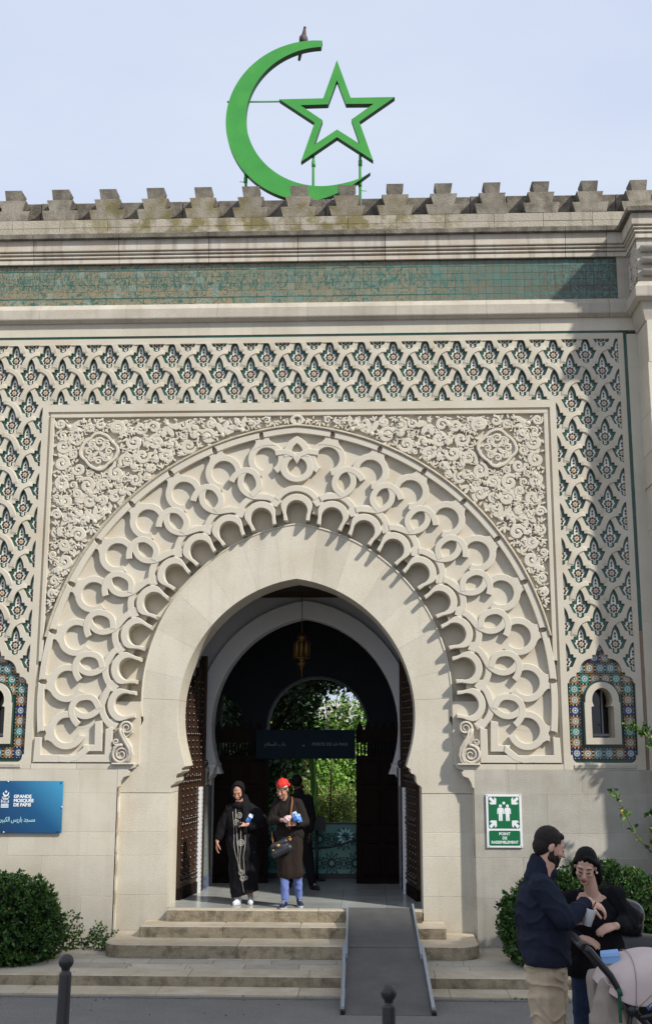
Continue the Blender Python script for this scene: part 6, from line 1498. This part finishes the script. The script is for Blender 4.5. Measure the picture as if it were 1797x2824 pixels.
# canopy: three ribs with cloth stretched between, opening to the right
def canopy():
    g = MB(); piv = (2.48, 1.37); ribs = []
    spec_ = [(152, .20), (122, .235), (86, .262), (62, .33), (40, .39), (16, .42), (8, .41)]
    for a, r in spec_:
        x, z = piv[0]+r*cos(radians(a)), piv[1]+r*sin(radians(a)); L_ = []
        for q in range(13):
            t = pi*q/12; hy = -cos(t)*.27; k = sin(t)**.45
            L_.append((piv[0]+(x-piv[0])*k, -8.7+hy, piv[1]+(z-piv[1])*k))
        ribs.append(L_)
    n = 13; v = [p for r in ribs for p in r]
    g.add(v, [(i*n+k, i*n+k+1, (i+1)*n+k+1, (i+1)*n+k) for i in range(len(ribs)-1) for k in range(n-1)], 0, True)
    o = prm(g, 'canopy', DP); so = o.modifiers.new('s', 'SOLIDIFY'); so.thickness = .006
    sb = o.modifiers.new('b', 'SUBSURF'); sb.levels = 2; sb.render_levels = 2
    for L_ in (ribs[2], ribs[4]):
        g = MB(); g.tube([(p[0], p[1], p[2]+.002) for p in L_], .0022, 6); prm(g, 'canopy_seam', mat('seam_cloth', (.33, .25, .24), .9))
canopy()
fuse([C((2.345, -8.86, 1.47), (2.315, -8.86, 1.28), .055, .085), C((2.36, -8.86, 1.44), (2.41, -8.86, 1.24), .045, .09), C((2.30, -8.86, 1.16), (2.42, -8.86, 1.16), .085, .09), C((2.42, -8.75, 1.35), (2.5, -8.75, 1.05), .08, .11), C((2.34, -8.55, 1.45), (2.42, -8.55, 1.15), .06, .11), C((2.5, -8.7, 1.1), (2.75, -8.7, .95), .15, .12)], 'seat_and_bag_cloth', DT, PR, .010, 4, folds(.008, 22, 12, 2))
g = MB(); g.tube([(2.315, -8.96, 1.535), (2.335, -8.955, 1.50), (2.365, -8.95, 1.485)], .004, 6); prm(g, 'bag_cord', DP)
g = MB(); g.box(2.385, 2.402, -8.965, -8.955, 1.30, 1.44); g.tube([(2.392, -8.96, 1.46), (2.385, -8.965, 1.43), (2.405, -8.965, 1.40), (2.41, -8.965, 1.375), (2.40, -8.965, 1.37), (2.40, -8.965, 1.39)], .004, 6); g.tube([(2.385, -8.95, 1.455), (2.41, -8.955, 1.462)], .022, 8); prm(g, 'green_lanyard', mat('bottle_green_strap', (.015, .085, .045), .6))
g = MB(); P = [(2.535, 1.385), (2.605, 1.435), (2.612, 1.415), (2.547, 1.368)]; g.poly(P, -8.975, -8.968); prm(g, 'brand_tag', mat('blue_tag', (.06, .09, .22), .5))
g = MB(); g.tube([(2.552, -8.977, 1.386), (2.565, -8.977, 1.400), (2.572, -8.977, 1.394), (2.582, -8.977, 1.410), (2.598, -8.977, 1.418)], .0022, 5); prm(g, 'tag_script', M_WHITE)
g = MB(); g.tube([(2.50, -8.97, 1.33), (2.56, -8.97, 1.34), (2.60, -8.97, 1.37)], .016, 8); prm(g, 'canopy_lever', M_BLACK)
BX = empty('blue_box', (2.405, -8.72, 1.605)); tag(BX, 'pale blue paper box resting on the pushchair canopy', 'box'); BX.rotation_euler = (0, radians(-5), radians(-14))
g = MB(); v = [(-.045, -.06, -.028), (.055, -.06, -.028), (.055, .05, -.028), (-.045, .05, -.028), (-.055, -.06, .026), (.052, -.06, .030), (.040, .05, .032), (-.060, .05, .026)]
g.add(v, [(0, 1, 5, 4), (1, 2, 6, 5), (2, 3, 7, 6), (3, 0, 4, 7), (4, 5, 6, 7), (0, 3, 2, 1)]); g.build('box_shell', mat('pale_blue_card', (.25, .44, .74), .6), BX)
g = MB(); g.add([(-.055, -.0605, .026), (.052, -.0605, .030), (.050, -.064, .012), (-.053, -.064, .008)], [(0, 1, 2, 3)]); g.build('box_flap', mat('blue_card_edge', (.30, .50, .80), .6), BX)

# ------------------------------------------------------------------ scooter at the right edge
SCO = empty('motor_scooter', (2.95, -7.2, ground_z(-7.2))); tag(SCO, 'black motor scooter with a top box parked at the right edge', 'scooter')
def scb(g, name, m): o = g.build(name, m, SCO); o.location = -Vector(SCO.location); return o
gz = ground_z(-7.2)
fuse([C((2.62, -7.2, 1.70), (2.86, -7.2, 1.62), .085, .10), C((2.62, -7.2, 1.60), (2.86, -7.2, 1.55), .075, .09)], 'top_box', mat('black_gloss_plastic', (.008, .008, .009), .22, spec=.5), SCO, .010, 1)
g = MB(); g.box(2.60, 2.85, -7.315, -7.31, 1.615, 1.619); g.tube([(2.585, -7.30, 1.79), (2.66, -7.30, 1.765), (2.80, -7.28, 1.73)], .006, 6); scb(g, 'box_trim', M_STEEL)
g = MB(); g.box(2.655, 2.695, -7.312, -7.305, 1.585, 1.625); scb(g, 'white_label', M_WHITE)
fuse([E_((2.545, -7.2, 1.655), (.022, .03, .05)), E_((2.565, -7.2, 1.61), (.020, .03, .035))], 'white_lamp_cover', M_WHITE, SCO, .008, 1)
fuse([C((2.60, -7.2, 1.42), (3.1, -7.2, 1.35), .11, .13), C((3.1, -7.2, 1.35), (3.45, -7.2, 1.1), .10, .08), C((3.45, -7.2, 1.1), (3.7, -7.2, 1.6), .07, .05), C((2.7, -7.2, 1.25), (3.0, -7.2, .95), .10, .09)], 'body_shell', MATS['black_gloss_plastic'], SCO, .014, 2)
g = MB(); g.tube([(3.7, -7.5, 1.68), (3.7, -7.2, 1.62), (3.7, -6.9, 1.68)], .02, 8); scb(g, 'handlebar', M_BLACK)
for wx in (2.72, 3.72):
    g = MB(); g.tube([(wx+.22*cos(a), -7.2, gz+.28+.22*sin(a)) for a in [2*pi*i/24 for i in range(25)]], .06, 8, caps=False); scb(g, 'tyre', M_BLACK)
    g = MB(); g.lathe([(.0, -.02), (.16, -.02), (.16, .02), (0, .02)], (0, 0, 0), 16); o = g.build('rim', M_STEEL, SCO); o.location = Vector((wx, -7.2, gz+.28))-Vector(SCO.location); o.rotation_euler = (pi/2, 0, 0)

# ------------------------------------------------------------------ pigeon
o = fuse([E_((.0, 1.03, 14.235), (.062, .075, .095), Matrix.Rotation(radians(-18), 3, 'X')), C((.012, 1.0, 14.29), (.022, .985, 14.38), .040, .024), E_((.026, .978, 14.405), (.024, .028, .025)), C((.026, .96, 14.402), (.03, .935, 14.398), .009, .003),
      C((-.03, 1.08, 14.17), (-.055, 1.12, 14.02), .04, .03), C((-.055, 1.12, 14.02), (-.075, 1.15, 13.93), .03, .024)], 'body', mat('pigeon_plumage', (.13, .085, .075), .8, var=.8, col2=(.085, .085, .10), scale=9), PG, .008, 2)
fuse([E_((-.050, 1.055, 14.22), (.022, .075, .095), Matrix.Rotation(radians(-22), 3, 'X')), E_((.052, 1.06, 14.22), (.022, .07, .09), Matrix.Rotation(radians(-22), 3, 'X'))], 'wing', mat('grey_wing', (.085, .088, .105), .8), PG, .008, 1)
g = MB()
for sx in (-.02, .025): g.tube([(sx, .0, .04), (sx, -.005, .005)], .006, 6); g.tube([(sx-.02, -.02, .004), (sx, -.0, .004), (sx+.02, -.02, .004)], .005, 5)
g.build('feet', mat('pink_claw', (.35, .10, .09), .6), PG)

# ------------------------------------------------------------------ vegetation
def leaves(name, pts, m, parent, size=(.05, .022), up=.35, seed=1, mats=None, tri=False):
    rnd = random.Random(seed); v = []; f = []; mi = []
    for (p, nrm) in pts:
        L_, W_ = size[0]*rnd.uniform(.65, 1.2), size[1]*rnd.uniform(.7, 1.2)
        d = Vector((rnd.gauss(0, 1), rnd.gauss(0, 1), rnd.gauss(0, 1)))*.55+Vector(nrm)+Vector((0, 0, up)); d.normalize()
        s_ = d.cross(Vector((rnd.gauss(0, 1), rnd.gauss(0, 1), rnd.gauss(0, 1)))).normalized(); n_ = d.cross(s_)
        p = Vector(p); k = len(v)
        v += [p, p+d*L_*.5+s_*W_+n_*W_*.35, p+d*L_-n_*L_*.12, p+d*L_*.5-s_*W_+n_*W_*.35]
        f += [(k, k+1, k+2), (k, k+2, k+3)]; q = 0 if mats is None else rnd.choices(range(len(mats)), (78, 21, 1)[:len(mats)])[0]; mi += [q, q]
    me = bpy.data.meshes.new(name); me.from_pydata([tuple(q) for q in v], [], f)
    for q in (mats or [m]): me.materials.append(q)
    me.polygons.foreach_set('material_index', mi); me.update(); return link(bpy.data.objects.new(name, me), parent)
def bush(name, label, loc, lobes, n, seed, mats, size=(.055, .017), core=True, cat='shrub'):
    rnd = random.Random(seed); e = empty(name, loc); tag(e, label, cat); pts = []
    wts = [r[0]*r[1]+r[1]*r[2]+r[0]*r[2] for c, r in lobes]
    tufts = []
    for _ in range(n//9):
        c, r = rnd.choices(lobes, wts)[0]; d = Vector((rnd.gauss(0, 1), rnd.gauss(0, 1), rnd.gauss(0, 1))).normalized(); k = rnd.uniform(.80, 1.05)
        p = Vector((c[0]+d.x*r[0]*k, c[1]+d.y*r[1]*k, c[2]+d.z*r[2]*k))
        if p.z+loc[2] < .02 or any(sum(((p[i]-c2[i])/r2[i])**2 for i in range(3)) < .6 for c2, r2 in lobes if c2 is not c): continue
        if p.y+loc[1] > -.03: continue
        nn = Vector((d.x/r[0], d.y/r[1], d.z/r[2])).normalized()
        for q in range(9): pts.append((p+Vector((rnd.gauss(0, .012), rnd.gauss(0, .012), rnd.gauss(0, .012))), nn*.7+Vector((rnd.gauss(0, .5), rnd.gauss(0, .5), rnd.gauss(0, .5)))))
    o = leaves('foliage', pts, None, e, size, .30, seed, mats)
    g = MB()
    for _ in range(24):
        c, r = rnd.choice(lobes); d = Vector((rnd.gauss(0, 1), rnd.gauss(0, 1), abs(rnd.gauss(0, 1)))).normalized()
        q = Vector((c[0]+d.x*r[0]*.85, min(c[1]+d.y*r[1]*.85, -loc[1]-.05), c[2]+d.z*r[2]*.85)); b0 = Vector((rnd.uniform(-.05, .05), rnd.uniform(-.05, .05), -loc[2]+.14)); g.tube([b0, (b0+q)*.5+Vector((0, 0, .05)), q], [.014, .009, .004], 5)
    g.build('stems', M_STEM, e)
    g = MB()
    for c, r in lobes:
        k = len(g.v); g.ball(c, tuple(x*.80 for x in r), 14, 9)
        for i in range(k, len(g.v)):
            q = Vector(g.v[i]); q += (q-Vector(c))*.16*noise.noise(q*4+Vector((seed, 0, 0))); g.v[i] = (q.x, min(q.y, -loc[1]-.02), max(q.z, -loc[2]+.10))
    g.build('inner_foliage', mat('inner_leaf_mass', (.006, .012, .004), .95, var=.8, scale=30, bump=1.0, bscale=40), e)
    return e
BM = [M_LEAF1, M_LEAF2, M_LEAFY]
bush('round_shrub', 'dense rounded green shrub against the wall at the left edge', (-3.75, -.95, .55),
     [((-.15, 0, .02), (.80, .62, .60)), ((.30, -.05, .18), (.50, .50, .42)), ((.48, 0, -.08), (.45, .45, .42)), ((-.5, -.1, .2), (.6, .55, .42)), ((.1, -.2, -.2), (.75, .5, .35))], 42000, 4, BM, (.058, .017))
bush('clipped_shrub', 'broad glossy green shrub behind the couple at the right', (3.65, -1.0, .55),
     [((-.35, 0, .10), (.70, .55, .55)), ((.15, .05, .28), (.60, .50, .52)), ((.55, 0, .20), (.50, .5, .48)), ((-.62, -.05, -.05), (.38, .45, .42)), ((.9, 0, .05), (.5, .5, .5)), ((0, -.15, -.2), (.9, .5, .35))], 46000, 9, BM, (.060, .019))
# low ivy and weeds at the wall foot beside the left shrub
def plant(name, label, stems, m, mats, size, n, cat, seed, g_r=.004, sm_=M_STEMG, spread=.03):
    rnd = random.Random(seed); e = empty(name, stems[0][0]); tag(e, label, cat); g = MB(); pts = []; l0 = Vector(stems[0][0])
    for st in stems:
        P = [Vector(p)-l0 for p in st]; g.tube(P, [g_r*(1-.6*i/len(P)) for i in range(len(P))], 6)
        for _ in range(n):
            i = rnd.randrange(len(P)-1); t = rnd.random(); p = P[i].lerp(P[i+1], t)
            for q in range(3): pts.append((p+Vector((rnd.gauss(0, spread), rnd.gauss(0, spread*.6), rnd.gauss(0, spread*.7))), Vector((rnd.gauss(0, .7), -.5, rnd.gauss(0, .5)))))
    g.build('stem', sm_, e); leaves('foliage', pts, None, e, size, .1, seed, mats)
    return e
rnd = random.Random(2); st = []
for i in range(16):
    x = -3.0+i*.045+rnd.uniform(-.03, .03); h = .48*(1-i/20)*rnd.uniform(.5, 1.1); y = rnd.uniform(-.5, -.08)
    st.append([(x, y, .15), (x+rnd.uniform(-.05, .08), y-.02, .15+h*.5), (x+rnd.uniform(-.05, .2), y-.04, .15+h)])
plant('ivy_clump', 'straggling ivy and weeds at the wall foot between the left shrub and the steps', st, None, BM, (.045, .018), 16, 'plant', 5)
st = [[(4.95, -.55, 1.35), (4.62, -.5, 1.42), (4.45, -.48, 1.62), (4.36, -.46, 1.82), (4.28, -.45, 1.98), (4.22, -.45, 2.10), (4.19, -.45, 2.19)]]
e = plant('rose_cane', 'arching rose cane with a few leaves reaching across the wall at the right edge', st, None, [M_LEAF2, M_LEAF1, M_LEAFY], (.085, .042), 12, 'plant', 6, .009)
rnd = random.Random(8); st = []
for i in range(26):
    a = (5.05+rnd.uniform(-.1, .3), -.45+rnd.uniform(-.15, .15), rnd.uniform(1.0, 1.3)); b = (4.66+rnd.uniform(0, .35), -.45+rnd.uniform(-.15, .15), rnd.uniform(1.45, 2.05)); st.append([a, ((a[0]+b[0])/2, a[1], (a[2]+b[2])/2+.1), b])
plant('rose_bush', 'leafy climbing rose with yellow touched leaves at the right edge', st, None, [M_LEAF2, M_LEAF1, M_LEAFY], (.080, .038), 30, 'plant', 7, .006)
st = [[(5.15, -.4, 2.0), (4.98, -.4, 2.45), (4.80, -.4, 2.75), (4.66, -.38, 2.95), (4.50, -.36, 3.02), (4.38, -.35, 3.03)], [(5.15, -.4, 2.3), (4.88, -.4, 2.62), (4.70, -.4, 2.80)], [(5.1, -.4, 2.2), (4.95, -.4, 2.5), (4.86, -.4, 2.62)], [(5.0, -.4, 2.7), (4.93, -.4, 2.95), (4.95, -.4, 3.15)]]
plant('climbing_rose', 'climbing rose spray with green leaves hanging over the tiled window at the right edge', st, None, [M_LEAF2, M_LEAF1, M_LEAFY], (.085, .042), 24, 'plant', 12, .007)
rnd = random.Random(33); st = []
for i in range(40):
    x = rnd.uniform(2.5, 5.6); st.append([(x, -2.345, .0), (x+rnd.uniform(-.02, .02), -2.35-rnd.uniform(0, .02), rnd.uniform(.02, .05))])
plant('kerb_weeds', 'tiny weeds and moss growing in the joint below the kerb at the right', st, None, [M_LEAF2, M_LEAFY], (.022, .009), 2, 'plant', 14, .002, spread=.008)

# ------------------------------------------------------------------ courtyard garden seen through the passage
GZ = .55
g = MB(); g.box(-9, 9, 6.9, 40, .30, GZ); tag(g.build('courtyard_path', mat('pale_path_stone', (.50, .50, .50), .8, var=.4, scale=2)), kind='structure')
def tree(name, label, x, y, z0, tr, hgt, crown, n, seed, mats, size=(.16, .07), group='courtyard trees and shrubs'):
    rnd = random.Random(seed); e = empty(name, (x, y, z0)); tag(e, label, 'tree', group); g = MB()
    g.tube([(0, 0, 0), (rnd.uniform(-.1, .1), 0, hgt*.4), (rnd.uniform(-.15, .15), .05, hgt*.75)], [tr, tr*.8, tr*.5], 10)
    cl = []
    for c, r in crown:
        for _ in range(10):
            d = Vector((rnd.gauss(0, 1), rnd.gauss(0, 1), rnd.gauss(0, 1))).normalized()*rnd.uniform(.35, 1)
            cl.append((Vector((c[0]+d.x*r[0], c[1]+d.y*r[1], c[2]+d.z*r[2])), rnd.uniform(.25, .5)*min(r)))
    for p, r in cl[::2]: g.tube([(0, 0, hgt*.45), tuple(p*.5+Vector((0, 0, hgt*.3))), tuple(p)], [tr*.35, tr*.2, tr*.06], 5)
    g.build('trunk', M_STEM, e); pts = []
    for _ in range(n):
        p, r = rnd.choice(cl); d = Vector((rnd.gauss(0, .5), rnd.gauss(0, .5), rnd.gauss(0, .42))); pts.append((p+d*r*1.6, d.normalized()*.6))
    leaves('crown', pts, None, e, size, .0, seed, mats); return e
DK = [M_LEAF1, mat('deep_green_leaf', (.014, .040, .010), .5, var=.6, scale=6), M_LEAF2]; LT = [mat('sunlit_leaf', (.12, .26, .035), .5, var=.8, col2=(.22, .36, .05), scale=5), M_LEAF1, M_LEAF2]
M_BAN = mat('banana_leaf', (.20, .42, .06), .45, var=.5, scale=6)
tree('tree', 'dark leafy tree at the courtyard edge filling the left of the arch', -1.35, 8.4, GZ, .12, 4.0, [((0, 0, 3.0), (1.3, .8, 1.3)), ((.9, -.3, 3.9), (1.1, .7, .8)), ((-.2, 0, 1.6), (.8, .7, .9))], 9000, 21, DK, (.13, .05))
tree('tree', 'light green bushy tree in the middle of the courtyard', .55, 13.5, GZ, .03, 3.2, [((.1, 0, 2.6), (1.2, 1.0, 1.0)), ((-.9, -.2, 1.9), (.9, .8, .9)), ((-.3, -.6, 1.1), (.8, .5, .8))], 12000, 22, LT, (.12, .05))
tree('tree', 'green tree with a dense low crown left of the courtyard path', -.6, 11.5, GZ, .10, 2.6, [((0, 0, 1.7), (1.2, .8, 1.0)), ((.7, 0, .8), (.75, .7, .5)), ((-1.2, 0, 1.0), (.9, .7, .8))], 12000, 23, LT, (.10, .04))
tree('tree', 'tall background tree closing the courtyard view on the left', -4.2, 17, GZ, .2, 6.5, [((0, 0, 4.5), (3.2, 1.5, 3.0)), ((2.6, 0, 3.0), (2.0, 1.2, 2.0))], 12000, 24, DK, (.22, .09))
tree('tree', 'tree right of the white path in the courtyard', 2.75, 12.5, GZ, .05, 3.0, [((0, 0, 2.3), (.55, .8, 1.5)), ((.5, 0, 1.2), (.8, .8, 1.0))], 9000, 25, LT, (.12, .045))
tree('tree', 'overhanging branch of dark leaves at the top of the arch', .15, 9.2, GZ, .02, 4.3, [((-.2, 0, 4.1), (.9, .6, .55)), ((.8, .2, 3.75), (.5, .5, .35))], 4200, 26, DK, (.15, .06))
tree('shrub', 'pale olive leaved shrub low behind the glass barrier', .15, 9.6, GZ, .05, .9, [((0, 0, .75), (.8, .5, .5)), ((-.8, 0, .95), (.6, .5, .6))], 7000, 27, [mat('olive_leaf', (.27, .31, .10), .6, var=.8, col2=(.15, .19, .05), scale=9), LT[0], M_LEAFY], (.07, .022))
bn = empty('banana_plant', (-.35, 8.0, GZ)); tag(bn, 'banana plant with one tall bright green torn leaf behind the passage', 'plant')
g = MB(); A = []; B = []
for i in range(22):
    t = i/21; cx = .22+.12*t-.30*t*t; wv = (.10*sin(pi*min(1, t*1.02))**.6)*(1-.45*(i % 4 == 3)); A.append((cx-wv*.6, .4+2.2*t)); B.append((cx+wv, .4+2.2*t-.05))
g.ribbon(A, B, 0.0, .01, .002); g.build('leaf', M_BAN, bn)
g = MB(); g.tube([(0, 0, 0), (.15, 0, .6), (.25, 0, 1.3), (.2, 0, 2.4)], [.06, .05, .025, .01], 8); g.build('stalk', M_BAN, bn)
# white stair, low green balustrade and pale wall beyond
CW = empty('courtyard_stair', (2.0, 16, GZ)); tag(CW, 'white courtyard stair with green glazed balustrade beyond the garden', 'stair')
g = MB()
for i in range(9): g.box(-1.6, 1.2, i*.35, 8, 0, .18+.17*i)
g.build('white_steps', M_WHITE, CW)
g = MB()
for r in range(3):
    for i in range(14): g.ribbon([(-1.5+i*.19+.07*cos(a), .10+r*.13+.06*sin(a)) for a in [pi*q/5 for q in range(6)]], [(-1.5+i*.19+.10*cos(a), .10+r*.13+.09*sin(a)) for a in [pi*q/5 for q in range(6)]], -.9, -.84, .004)
g.box(-1.6, 1.2, -.92, -.82, .50, .55); g.build('glazed_balustrade', M_GREEN, CW)
g = MB(); g.box(-1.8, 1.3, -3.4, -1.6, 0, .22); g.box(-1.8, 1.3, -5.0, -3.9, 0, .12); g.build('basin_edge', M_WHITE, CW)
bw = MB(); bw.box(-12, 12, 26, 26.4, GZ, 4.2); o = bw.build('courtyard_wall', mat('pale_courtyard_wall', (.55, .54, .50), .9, var=.4)); tag(o, 'pale wall closing the far side of the courtyard', 'wall')


rnd = random.Random(77); pts = []
for _ in range(170):
    x = rnd.uniform(-5, 5.5); y = rnd.choice((rnd.gauss(-2.44, .05), rnd.uniform(-3.6, -2.4), rnd.gauss(-1.45, .3))); y = max(y, -3.9)
    zz_ = .155 if -1.88 < y < -.9 else (.016 if y > -2.42 and y <= -2.34 else (.034 if -2.34 < y <= -1.9 else ground_z(y)+.006))
    if -.9 <= y: continue
    if -2.0 < y < -.9 and -2.3 < x < 2.3 and y > -.95: continue
    if .55 < x < 1.75: continue
    pts.append(((x, y, zz_), (rnd.gauss(0, 1), rnd.gauss(0, 1), -.15)))
o = leaves('fallen_leaves', pts, None, None, (.030, .010), -.25, 78, [mat('dry_leaf', (.16, .09, .03), .8, var=.7), M_LEAFY]); tag(o, kind='stuff')

bpy.data.scenes.remove(TMP)
